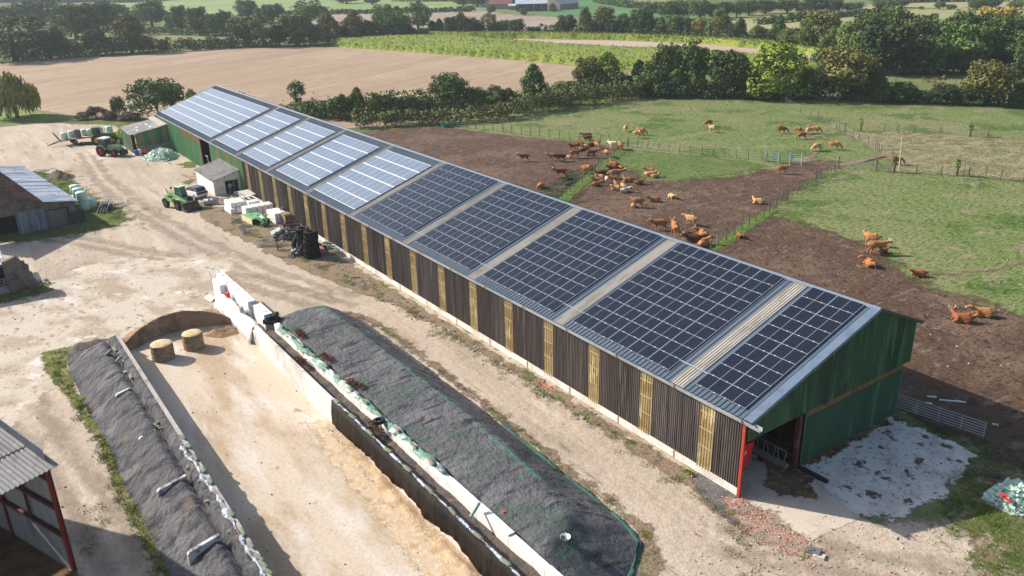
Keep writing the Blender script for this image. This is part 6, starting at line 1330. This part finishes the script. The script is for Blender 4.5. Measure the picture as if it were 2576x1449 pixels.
fence('wire fence with grey posts separating the muddy pen from far pasture',[R2Z(*q) for q in((1055,1320),(1135,1310),(1222,1300),(1320,1285),(1428,1285),(1542,1280),(1652,1280),(1752,1275),(1955,1280),(2038,1282),(2118,1292),(2210,1300),(2297,1310),(2390,1318),(2484,1332))]+[CW(*q) for q in((62,72),(212,85),(372,108),(522,128),(678,145),(838,163),(1002,182),(1178,196),(1345,215),(1512,235),(1690,255),(1838,265),(2015,290),(2140,318))],1.5)
fence('wire fence with leaning posts over the green strip beside the crowd',[CW(*q) for q in((2160,318),(2070,370),(2015,400),(1980,430),(1930,460),(1882,515),(1838,555),(1790,590),(1745,625),(1705,660),(1660,700),(1610,735),(1560,772),(1500,822),(1445,865),(1390,918),(1322,972),(1257,1015),(1195,1072),(1130,1120),(1047,1187),(983,1240))],1.45,.05)
fence('wire fence crossing the pasture from the fence corner to galvanised gate',[CW(2160,318)]+[R7(*q) for q in((1263,458),(1365,470),(1473,485),(1577,492),(1682,505),(1790,515),(1911,527),(2017,540),(2135,553),(2255,562),(2378,575),(2507,590),(2560,592))],1.35,.05)
fence('close-set dark post fence climbing from the barn ridge to the wire gate',[R8(*q) for q in((700,668),(665,687),(632,702),(598,724),(562,747),(522,772),(480,802),(432,837),(385,877),(338,897),(292,927),(240,962),(190,993),(130,1037),(75,1067),(12,1110))]+[R7(*q) for q in((2530,1157),(2455,1197),(2385,1237),(2310,1283),(2235,1337),(2157,1392),(2075,1445),(1998,1500))],1.45,.06)
fence('old fence in tall dry grass on the near edge of the dry paddock',[R8(*q) for q in((1105,688),(1220,715),(1487,728),(1738,738),(1965,722),(2020,748),(2190,742),(2335,778),(2570,790),(2800,815),(3100,850))],1.4,.07)
fence('fence of thin posts running down from the tree line past the cattle track',[R4(*q) for q in((125,1020),(175,1040),(325,1130),(430,1185),(500,1210),(515,1221),(530,1233),(545,1243),(612,1272),(685,1308),(708,1320),(770,1350),(850,1385),(915,1422),(1010,1450))]+[R8(*q) for q in((1080,472),(1100,483),(1118,495),(1140,512),(1250,560))],1.35,.06)
fence('far fence with stout dark posts on the upper edge of dry paddock',[R4(*q) for q in((708,1318),(770,1325),(1165,1325),(1290,1312),(1305,1345),(1465,1340),(1725,1333),(1748,1338),(2030,1377),(2208,1387),(2576,1410),(3000,1450))],1.4,.09)
fence('row of short dark posts in the shaded meadow behind the hedge',[R4(*q) for q in((1280,830),(1557,835),(1885,855),(2010,795))],1.5,.12,())
o=MB().cyl((0,0,0),(.5,-.4,4.3),.09,.06,8).cyl((.45,-.36,4.2),(.5,-.4,4.35),.1,.1,8).build('tall_pole',mat('pale_pole',(.5,.45,.38),.8));q=R8(1318,685);o.location=(q.x,q.y,0);tag(o,'tall leaning pale pole in the dry grass by the sapling','pole')
for i,(q,c_) in enumerate(((R8(1265,705),(.10,.14,.04,1)),(R8(1897,738),(.12,.22,.04,1)),(R4(930,1322),(.30,.38,.04,1)),(R4(2030,1377),(.12,.17,.05,1)))):
    t=thing('guarded_sapling',('leafy sapling in a dark tube guard hiding a cow','small green sapling in a dark guard among dry grass','bright yellow-green sapling in a guard by the far fence','thin sapling rising beside the far fence posts')[i],'sapling',(q.x,q.y,0))
    MB().cyl((0,0,0),(0,0,1.0),.17,.15,8).build('tree_guard',mat('guard',(.10,.085,.07),.9),t);MB().cyl((0,0,1.2),(.05,0,2.6),.04,.02,6).build('stem',pw_,t)
    o=tuft_obj('leaves',[(0,0,1.1),(0,0,1.5),(0.1,0,1.9)],mat('sapling_leaf%d'%i,c_[:3],.8),'x','x',60,.28,.6,.13,parent=t,seed=i)
def gate(label,a,b,h,bars,posts,r=.03,m=galv,name='field_gate'):
    t=thing(name,label,'gate',(a.x,a.y,0));d=b-a;d.z=0
    mb=MB()
    for i in range(bars):
        z=.25+(h-.25)*i/(bars-1);mb.cyl((0,0,z),(d.x,d.y,z),r,n=6)
    for i in range(posts+1):
        q=d*(i/posts);mb.cyl((q.x,q.y,.15),(q.x,q.y,h+.03),r*1.2,n=6)
    mb.build('bars',m,t);return t
t=gate('galvanised bar gate in three lengths along the pasture fence',R7(2555,592),R8(335,632),1.4,5,3,.025)
for u in(0,.36,.68,1):
    q=R7(2555,592).lerp(R8(335,632),u)-Vector(t.location);MB().cyl((q.x,q.y,0),(q.x,q.y,1.65),.09,n=8).build('post',galv,t)
t=gate('wide wire mesh gate standing closed below the dirt track',R8(705,668),R8(1085,690),1.35,9,7,.014)
for q in(R8(705,668),R8(1085,690)):
    q=q-Vector(t.location);MB().cyl((q.x,q.y,0),(q.x,q.y,1.7),.1,n=8).build('post',pw_,t)
gate('long galvanised tubular gate fixed to the green barn rear corner',Z7(1597,190),Z7(2265,418),1.15,6,4,.025)
o=MB().lathe([(0,0),(.45,0),(.6,.5),(.62,.55),(.55,.5),(0,.1)],(0,0,0),'Z',16).build('water_trough',mat('teal_plastic',(.02,.22,.16),.5));q=R2Z(1930,1275);o.location=(q.x,q.y+.5,0);o.scale=(1.6,1.2,1.2);tag(o,'green plastic trough at the hedge corner of the muddy pen','trough')
# =============== TREES, HEDGES, SHRUBS ===============
lm=mat('foliage',(.05,.08,.02),.75,[(.62,.9,.42,.6),((.16,.17,.05),.35,.60,.78),(.7,4,.5,.66)],coord='obj',obcol=True,spec=.2)
nt_=lm.node_tree;P_=nt_.nodes['Principled BSDF'];
bark=mat('bark',(.10,.08,.065),.95,[((.06,.05,.04),2,.5,.62)],coord='obj')
def leaf_mesh(name,blobs,nper,ls,seed,droop=0):
    r=np.random.RandomState(seed);Vs=[]
    for (c,R) in blobs:
        c=np.array(c);R=np.array(R if hasattr(R,'__len__') else (R,R,R*.85));n=int(nper*(R[0]*R[2])**.9/ (1.0))+8
        u=r.normal(size=(n,3));u/=np.linalg.norm(u,axis=1)[:,None];u[:,2]=np.where((u[:,2]<-.2)&(r.rand(n)<.5),-u[:,2],u[:,2])
        rad=(.72+.32*r.rand(n))[:,None];p=c+u*R*rad
        nn=u+r.normal(size=(n,3))*.55;nn/=np.linalg.norm(nn,axis=1)[:,None]
        a=np.cross(nn,r.normal(size=(n,3)));a/=np.linalg.norm(a,axis=1)[:,None];b=np.cross(nn,a)
        s=(ls*(.6+.7*r.rand(n)))[:,None];s2=s*(.55+.4*r.rand(n)[:,None])
        if droop:b=np.tile([0,0,-1.],(n,1));s2=s*droop
        q=np.stack([p-a*s*.5-b*s2*.5,p+a*s*.5-b*s2*.35,p+a*s*.35+b*s2*.5,p-a*s*.45+b*s2*.4],1);Vs.append(q)
    V=np.concatenate(Vs).reshape(-1,3);n=len(V)//4
    me=bpy.data.meshes.new(name);me.vertices.add(len(V));me.vertices.foreach_set('co',V.ravel())
    me.loops.add(n*4);me.loops.foreach_set('vertex_index',np.arange(n*4));me.polygons.add(n);me.polygons.foreach_set('loop_start',np.arange(0,n*4,4));me.polygons.foreach_set('loop_total',np.full(n,4))
    me.update();me.materials.append(lm);return me
def trunk_mesh(H,r0,seed,limbs=6,spread=2.5,z0=.35):
    R=random.Random(seed);mb=MB();mb.cyl((0,0,-.2),(.1,.05,H*z0),r0,r0*.75,9);mb.cyl((.1,.05,H*z0),(0,.1,H*.75),r0*.7,r0*.2,8)
    for i in range(limbs):
        a=i*6.28/limbs+R.random();z=H*(z0*.75+.06*i);mb.cyl((.05,0,z),(math.cos(a)*spread,math.sin(a)*spread,z+H*.28),r0*.4,r0*.1,6)
    return mb.mesh('trunk',bark,True)
PROT={}
def proto(kind,seed):
    """normalised: crown radius 5 m, total height 10 m"""
    R=random.Random(seed);bl=[]
    if kind=='round':
        for i in range(80):
            z=R.uniform(-1,1);a=R.random()*6.28;q=math.sqrt(max(0,1-z*z*.8));k=R.uniform(.6,.92);bl.append(((q*math.cos(a)*3.9*k,q*math.sin(a)*3.9*k,5.1+z*4.0*k),R.uniform(.85,1.5)))
        bl.append(((0,0,4.8),(3.3,3.3,3.4)));n=40
    elif kind=='tall':
        for i in range(76):
            t=R.random();z=1.0+t*8.2;rr=4.2*math.sin(math.pi*min(1,(.22+t*.78))**.9)**.7;a=R.random()*6.28;k=R.uniform(.5,.92);bl.append(((rr*k*math.cos(a),rr*k*math.sin(a),min(z,9)),R.uniform(.9,1.5)))
        bl.append(((0,0,4.8),(2.8,2.8,3.9)));n=40
    elif kind=='open':
        for i in range(60):
            z=R.uniform(-1,1);a=R.random()*6.28;q=math.sqrt(max(0,1-z*z));k=R.uniform(.65,1.0);bl.append(((q*math.cos(a)*4*k,q*math.sin(a)*4*k,5.7+z*3.6*k),R.uniform(.8,1.4)))
        n=36
    elif kind=='bush':
        for i in range(50):
            a=R.random()*6.28;q=4.0*math.sqrt(R.random());z=R.uniform(.8,1)*(8.4*math.sqrt(max(0.05,1-(q/4.7)**2)))*R.uniform(.35,1);bl.append(((q*math.cos(a),q*math.sin(a),max(1,z)),R.uniform(.9,1.5)))
        bl.append(((0,0,3.4),(3.8,3.8,4.0)));n=48
    elif kind=='sparse':
        for i in range(26):
            a=R.random()*6.28;q=3.6*R.random();bl.append(((q*math.cos(a),q*math.sin(a),R.uniform(1.5,9)),R.uniform(.5,1.1)))
        n=20
    elif kind=='lolly':
        for i in range(34):
            z=R.uniform(-1,1);a=R.random()*6.28;q=math.sqrt(max(0,1-z*z));k=R.uniform(.5,.9);bl.append(((q*math.cos(a)*4*k,q*math.sin(a)*4*k,7.4+z*2.3*k),R.uniform(.9,1.4)))
        for i in range(20):
            a=R.random()*6.28;q=2.3*R.random();bl.append(((q*math.cos(a),q*math.sin(a),R.uniform(.8,5)),R.uniform(.5,1.0)))
        n=36
    elif kind=='willow':
        for i in range(70):
            a=R.random()*6.28;q=4.6*math.sqrt(R.random());zt=9.6*math.sqrt(max(.16,1-(q/5.4)**2));bl.append(((q*math.cos(a),q*math.sin(a),zt*R.uniform(.4,.86)),(1.5,1.5,1.2)))
        for i in range(60):
            a=R.random()*6.28;q=R.uniform(3.6,4.9);bl.append(((q*math.cos(a),q*math.sin(a),R.uniform(1.6,4.5)),(.6,.6,1.3)))
        n=40
    if kind=='willow':me=leaf_mesh('crown',bl,n,.26,seed,3.2)
    else:me=leaf_mesh('crown',bl,n,.40,seed)
    return me,trunk_mesh(10,.42 if kind not in('bush','sparse') else .16,seed,6,2.6 if kind!='bush' else 1.5,.3 if kind!='bush' else .12)
KN={'R':'round','T':'tall','O':'open','B':'bush','S':'sparse','L':'lolly','W':'willow'}
def getp(k,i):
    key=(k,i)
    if key not in PROT:
        me_,tk_=proto(KN[k],i*17+ord(k));c_=np.zeros(len(me_.vertices)*3);me_.vertices.foreach_get('co',c_);c_=c_.reshape(-1,3)
        PROT[key]=(me_,tk_,float(np.percentile(c_[:,2],99)),float(np.percentile(np.hypot(c_[:,0],c_[:,1]),96)))
    return PROT[key]
def htop(P,ty):
    lo,hi=0,45
    for _ in range(30):
        m_=(lo+hi)/2;d=np.array([P.x-CX,P.y-CY,m_-CZ]);yy=724.5-FPX*(d@UP)/(d@FW)
        if yy>ty:lo=m_
        else:hi=m_
    return lo
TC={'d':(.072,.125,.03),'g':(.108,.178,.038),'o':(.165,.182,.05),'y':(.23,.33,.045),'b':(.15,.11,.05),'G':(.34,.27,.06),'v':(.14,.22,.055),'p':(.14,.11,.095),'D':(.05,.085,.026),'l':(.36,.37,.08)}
CNAME={'d':'dark green','g':'mid green','o':'olive','y':'bright yellow-green','b':'brownish','G':'golden autumn','v':'fresh green','p':'purplish-grey','D':'very dark','l':'pale green'}
SNAME={'R':'round','T':'tall','O':'open-crowned','B':'bushy','S':'thin sparse','L':'ball-topped','W':'weeping'}
def tree(cx,base,top,wd,kind,col,label,group=None,name=None,i=None,back=.35):
    P=at(cx,base);dist=math.hypot(P.x-CX,P.y-CY);ppm=FPX/math.hypot(dist,CZ)
    R=wd/ppm/2;f=Vector((FW[0],FW[1],0)).normalized();P=P+f*R*back
    h=max(1.5,htop(P,top));idx=rnd.randrange(3) if i is None else i
    me,tm_,zx_,rx_=getp(kind,idx)
    nm=name or ('shrub' if kind in 'BS' else 'tree')
    t=thing(nm,label,nm,(P.x,P.y,0),rnd.random()*6.28,group);t.scale=(R*.93/rx_,R*.93/rx_,h*.98/zx_)
    c=bpy.data.objects.new('crown',me);COL.objects.link(c);c.parent=t;k=rnd.uniform(.85,1.2);q=TC[col];c.color=(q[0]*k*rnd.uniform(.9,1.15),q[1]*k,q[2]*k,1)
    b=bpy.data.objects.new('trunk',tm_);COL.objects.link(b);b.parent=t
    return t
# the belt behind the barn and the pen
near=[(388,297,200,132,'B','g','large round bush behind the green lean-to shed'),(300,299,243,34,'B','g','small green bush before the large round one'),(240,300,268,52,'B','p','dark purplish shrub beside the ploughed field edge'),(205,303,282,40,'B','o','low olive shrub at the end of the scrub by the yard'),(275,303,280,36,'B','p','low grey-purple shrub between the two scrub clumps'),(322,304,284,60,'B','p','greyish thicket before the large round bush'),
(482,262,224,30,'B','y','yellow-green treetop showing over the far barn corner'),(610,268,229,22,'S','o','thin olive treetop behind the barn ridge'),(634,272,229,22,'S','o','second thin olive treetop behind the barn ridge'),(690,292,252,14,'S','v','wispy young shrub behind the barn ridge'),
(748,292,203,46,'L','g','ball-topped tree with leafy trunk behind the barn'),(718,292,252,40,'S','b','sparse brown shrub beside the ball-topped tree'),(775,296,255,50,'B','o','dense olive bush right after the ball-topped tree'),(795,290,232,26,'S','b','thin half-bare tree rising from the bushes'),(822,296,240,32,'S','v','feathery shrub before the dark bushes'),(856,302,238,64,'B','d','dark rounded bush in the belt behind the pen'),(901,296,220,46,'T','o','small tree with brown-tinged top in the belt'),(945,300,236,46,'B','g','green bush after the brown-tinged tree'),(985,296,240,60,'B','o','olive bush in the belt, lower than its neighbours'),(1032,294,242,62,'B','o','long olive bush leading to the big round tree'),(1075,290,244,56,'B','g','green bush at the foot of the big round tree'),
(1129,272,186,104,'R','g','big round oak-like tree standing out of the hedge belt'),(1194,268,220,62,'B','o','bush with a thin top after the big round tree'),(1246,268,215,70,'B','o','wide olive bush in the middle of the belt'),(1278,268,222,40,'B','b','brown-tinged bush before the small oval tree'),
(1343,262,161,68,'T','g','oval tree with ragged top standing alone in the belt'),(1425,245,204,100,'B','d','low dark thicket between the two free-standing trees'),(1478,238,145,74,'R','o','grey-olive tree at the near side of the twin crown'),(1527,236,131,84,'T','y','taller yellow-green tree joined to the grey-olive one'),(1575,235,190,60,'B','d','low dark bush after the twin crown'),
(1608,238,152,50,'T','D','dark narrow tree before the broad leafy group'),(1640,244,155,96,'B','v','broad leafy tree low in the front of the group'),(1672,238,110,66,'R','v','round pale-topped tree rising behind the group'),(1735,240,107,100,'R','g','biggest round tree of the mid group'),(1752,246,175,60,'B','v','fresh green bush under the biggest round tree'),(1700,246,176,56,'T','v','narrow green tree in front of the mid group'),
(1832,246,129,112,'R','d','dark round tree before the bright willow-like one'),(1957,252,106,158,'T','y','large bright green tree, brightest of the belt'),(1895,250,180,60,'B','g','dim bush between the dark and the bright tree'),(2030,250,170,50,'B','g','small bush on the far flank of the bright tree'),
(2132,254,122,146,'R','o','huge olive tree with ragged crown over the pasture hedge'),(2200,256,165,60,'T','d','dark slender flank tree beside the huge olive one'),
(2222,260,205,46,'B','d','dark rounded bush after the huge olive tree'),(2278,260,208,84,'B','d','wide dark bush on the pasture edge'),(2362,262,188,60,'S','b','reddish-brown twiggy shrub on the pasture edge'),(2375,264,212,70,'B','D','very dark bush at the foot of the twiggy shrub'),(2425,266,222,60,'B','D','very dark low bush beyond the twiggy shrub'),(2494,268,155,116,'R','o','round tree with orange-tinted top at the pasture end'),(2580,272,198,60,'B','d','dark bush at the picture edge past the orange-topped tree')]
for n_ in near:
    tree(*n_[:6],n_[6])
tree(32,300,190,108,'W','l','large weeping willow with yellow-green top at the yard edge',name='tree')
def row(data,where,grp):
    cnt_={}
    for j,d in enumerate(data):
        lab='%s %s tree %s, %s from its yard end'%(CNAME[d[5]],SNAME[d[4]],where,ordn(j))
        tree(*d[:6],lab,grp,back=.5)
row([(15,158,42,150,'O','o'),(60,152,80,60,'B','v'),(118,150,78,72,'R','d'),(145,146,66,50,'T','o'),(180,142,100,50,'B','o'),(236,140,76,58,'R','d'),(268,136,92,44,'B','v'),(322,136,34,86,'T','o'),(362,134,90,44,'B','d'),(410,128,98,30,'B','o'),(470,124,100,46,'B','d'),(530,122,93,60,'B','d'),(575,120,95,50,'B','D'),(612,118,40,92,'R','o'),(660,120,36,64,'O','o'),(700,118,62,50,'R','d'),(742,116,33,92,'R','o'),(790,112,60,40,'R','g'),(824,108,31,64,'T','o'),(862,104,60,40,'B','d'),(890,104,28,66,'T','o'),(925,100,50,44,'R','d'),(945,98,50,34,'T','g'),(965,96,56,26,'B','y'),(992,96,28,72,'R','g'),(1025,94,60,40,'B','d'),(1050,90,5,74,'O','v')],'beyond the bare field','trees along the far edge of the bare field')
row([(1064,93,70,42,'B','y'),(1088,90,52,34,'T','d'),(1106,90,47,28,'T','g'),(1135,92,42,40,'R','d'),(1160,92,31,44,'T','g'),(1185,92,44,44,'B','d'),(1206,91,58,34,'B','D'),(1229,90,33,46,'O','o'),(1252,90,54,30,'B','d'),(1270,90,50,40,'R','g'),(1300,92,48,44,'R','d'),(1345,92,67,42,'B','D'),(1372,92,76,34,'B','g'),(1400,92,74,40,'B','d'),(1425,92,38,54,'R','D'),(1473,94,18,42,'T','v'),(1490,96,52,40,'B','d'),(1520,94,17,56,'R','o'),(1545,96,48,44,'B','d'),(1570,95,34,52,'T','g'),(1615,96,21,60,'R','d'),(1640,97,46,44,'R','D'),(1663,98,42,36,'T','v'),(1698,99,37,52,'R','v'),(1728,100,44,34,'T','d'),(1762,101,44,48,'R','l'),(1785,104,50,30,'T','v'),(1813,106,20,62,'T','o'),(1845,108,60,36,'R','d'),(1863,111,47,44,'T','D'),(1912,114,64,54,'B','g'),(1960,116,48,50,'T','d')],'behind the maize','trees in the row behind the maize')
row([(1995,128,70,60,'R','v'),(2035,134,50,60,'R','g'),(2068,134,29,92,'R','o'),(2100,140,68,66,'B','g'),(2142,150,52,64,'R','v'),(2178,150,34,70,'R','g'),(2215,140,18,76,'R','d'),(2255,150,17,84,'R','g'),(2180,180,74,80,'R','g'),(2240,192,62,138,'R','D'),(2300,170,46,80,'R','o'),(2325,150,36,70,'R','d'),(2358,165,45,84,'R','v'),(2350,190,92,110,'B','d'),(2400,150,33,60,'R','D'),(2412,160,25,50,'R','v'),(2440,188,56,120,'R','g'),(2450,160,36,80,'R','d'),(2480,175,60,80,'R','D'),(2512,130,17,100,'R','G'),(2530,186,40,110,'R','d'),(2545,180,70,90,'R','D'),(2580,170,38,80,'R','g'),(2600,200,80,90,'R','d')],'in the shaded wood','trees of the wood beyond the meadow')
row([(20,80,16,70,'R','g'),(60,72,10,70,'R','d'),(96,64,-2,90,'R','d'),(78,84,36,50,'R','d'),(180,100,10,100,'R','g'),(238,98,6,94,'R','d'),(275,66,8,60,'R','v'),(306,62,14,40,'R','v'),(345,64,26,40,'B','v'),(375,70,2,76,'R','g'),(430,82,32,34,'T','v'),(455,84,14,42,'R','v'),(498,90,18,60,'R','o'),(540,92,34,46,'R','g'),(565,88,26,40,'R','v'),(618,52,0,56,'R','d'),(655,58,18,40,'R','g'),(684,60,10,58,'R','d'),(775,70,0,92,'O','g'),(965,84,12,60,'R','v'),(1000,76,16,40,'T','g')],'between distant meadows','trees between the distant meadows')
row([(20,14,-20,80,'R','d'),(80,10,-20,70,'R','d'),(140,8,-22,70,'R','g'),(200,4,-24,60,'R','d'),(240,6,-20,50,'R','g'),(870,10,-12,60,'R','g'),(935,12,-6,40,'R','d'),(1165,16,-8,50,'R','g'),(1200,18,-8,50,'R','g'),(1235,36,12,24,'R','v'),(1318,40,20,22,'R','g'),(1390,30,8,20,'T','v'),(1440,18,2,28,'R','g'),(1640,46,4,46,'R','v'),(1680,52,4,50,'R','g'),(1720,50,0,56,'R','g'),(1762,52,-2,54,'R','g'),(1795,50,8,40,'R','v'),(1820,46,4,44,'R','d'),(1855,44,2,40,'R','v'),(1888,40,0,50,'R','g'),(1930,36,0,52,'R','d'),(1985,34,-2,60,'R','d'),(2018,34,4,30,'R','v'),(2058,32,-6,72,'R','d'),(2100,32,-2,46,'R','d'),(2152,30,6,56,'R','g'),(2212,26,0,30,'R','g'),(2238,26,0,40,'R','g'),(2268,20,-4,42,'R','g'),(2320,24,18,14,'B','d'),(2367,24,5,26,'R','g'),(2395,24,11,24,'R','g'),(2462,26,-2,40,'R','g'),(2500,22,-4,40,'R','d'),(2560,24,2,36,'R','v')],'on the farthest fields','trees on the distant fields')
# hedges
hedge_n=0
def hedge(pts,w_,h,col,label,ls=.36,dens=30,seed=0,lump=.35):
    R=random.Random(seed);bl=[];P=[Vector((p[0],p[1],0)) for p in pts]
    for a,b in zip(P[:-1],P[1:]):
        L=(b-a).length;n=max(1,int(L/1.1))
        for i in range(n):
            q=a.lerp(b,(i+R.random())/n);hh=h*(1-lump+2*lump*R.random()*(.6+.4*math.sin(q.x*.13+q.y*.09+seed)))
            bl.append(((q.x+R.uniform(-w_,w_)*.3,q.y+R.uniform(-w_,w_)*.3,hh*.62),(w_*.42,w_*.42,hh*.42)));bl.append(((q.x+R.uniform(-w_,w_)*.4,q.y+R.uniform(-w_,w_)*.4,hh*.28),(w_*.4,w_*.4,hh*.3)))
            if R.random()<.5:bl.append(((q.x,q.y,hh*.95),R.uniform(.4,.8)))
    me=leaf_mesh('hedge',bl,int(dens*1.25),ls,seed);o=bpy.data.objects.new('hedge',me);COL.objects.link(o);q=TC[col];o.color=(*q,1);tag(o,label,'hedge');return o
def bk(pts,d):
    f=Vector((FW[0],FW[1],0)).normalized();return [p+f*d for p in pts]
hedge(bk([R2Z(1010,1310),R2Z(1200,1290),R2Z(1428,1275),R2Z(1650,1270),R2Z(1900,1265),R2Z(2250,1240),R2Z(2576,1200),R3Z(200,1150),R3Z(420,1115),R3Z(700,1075),R3Z(1000,1035),R3Z(1350,985)],2.0),4.2,3.3,'o','long bramble hedge bounding the muddy pen and far pasture',.36,38,1,.3)
hedge([at(735,292),at(800,297),at(860,298),at(950,296),at(1040,290),at(1120,276),at(1200,270),at(1290,262),at(1380,252),at(1460,244),at(1560,238)],5.5,3.6,'g','second overgrown hedge between the bare field and bramble hedge',.38,36,2,.45)
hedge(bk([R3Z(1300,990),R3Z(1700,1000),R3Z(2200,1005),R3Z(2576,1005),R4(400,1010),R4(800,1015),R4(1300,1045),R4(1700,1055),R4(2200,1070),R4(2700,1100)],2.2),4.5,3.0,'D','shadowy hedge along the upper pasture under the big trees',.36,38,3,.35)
hedge(bk([at(-60,160),at(80,153),at(300,140),at(450,130),at(560,124),at(640,120),at(760,116),at(830,110)],2),5,4.2,'d','dark hedge on the far edge of the bare field',.5,14,4,.4)
hedge(bk([at(880,104),at(950,100),at(1050,92),at(1160,90),at(1290,91),at(1420,93),at(1560,97),at(1700,102),at(1850,110),at(1960,118)],3),5,3.6,'d','dark undergrowth beneath the tree row behind the maize',.5,14,5,.4)
hedge(bk([at(345,90),at(420,88),at(500,90),at(590,88)],2),5,3.5,'v','pale hedge across the distant meadow',.6,10,6,.3)
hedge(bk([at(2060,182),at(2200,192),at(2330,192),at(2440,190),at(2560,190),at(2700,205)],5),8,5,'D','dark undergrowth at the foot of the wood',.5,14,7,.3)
hedge([at(640,38),at(830,36),at(1040,33),at(1190,29)],4,2.6,'d','low hedge line under the light green distant crop',.8,8,8,.2)
hedge([at(1500,6),at(1580,20),at(1680,24),at(1700,26)],5,4,'g','distant hedge beyond the blue-green crop',.8,8,9,.3)
hedge([at(1000,4),at(1150,3),at(1290,4),at(1500,-2),at(1700,-4)],8,6,'g','hedge band at the top of the picture centre',.9,7,10,.4)
hedge([at(2200,8),at(2400,4),at(2700,2)],8,6,'d','distant hedge behind the pale stubble',.9,7,11,.4)
hedge([at(-60,8),at(200,4),at(330,6),at(480,-4)],14,9,'g','wooded band in the distant top corner',.9,7,12,.4)
hedge([at(1905,62),at(2100,44),at(2200,36)],4,3,'g','hedge at the near edge of the distant stubble',.8,8,13,.3)
# tiny far cattle and the blue shed on the left meadow
for i,(a,b) in enumerate(((383,102),(392,106),(402,103),(410,107),(447,101),(478,102))):
    cow(at(a,b),'stand' if i%2 else 'lie',0,rnd.uniform(0,360),('lt','red','lt','dark','cr','br')[i],1.1,'tiny distant %s cow on the meadow behind the bare field hedge, %s along'%(('tan','dark red','golden','blackish','white','brown')[i],ordn(i)))
# =============== AIR ===============
hz=bpy.data.materials.new('haze');hz.use_nodes=True;N=hz.node_tree.nodes;N.remove(N['Principled BSDF'])
pv=N.new('ShaderNodeVolumePrincipled');pv.inputs['Color'].default_value=(.80,.89,1,1);pv.inputs['Density'].default_value=.00019;pv.inputs['Anisotropy'].default_value=.2
hz.node_tree.links.new(pv.outputs[0],N['Material Output'].inputs['Volume'])
mb=MB();mb.b2((-420,-1520,-1),(2620,920,48));o=mb.build('haze',hz);tag(o,kind='stuff')
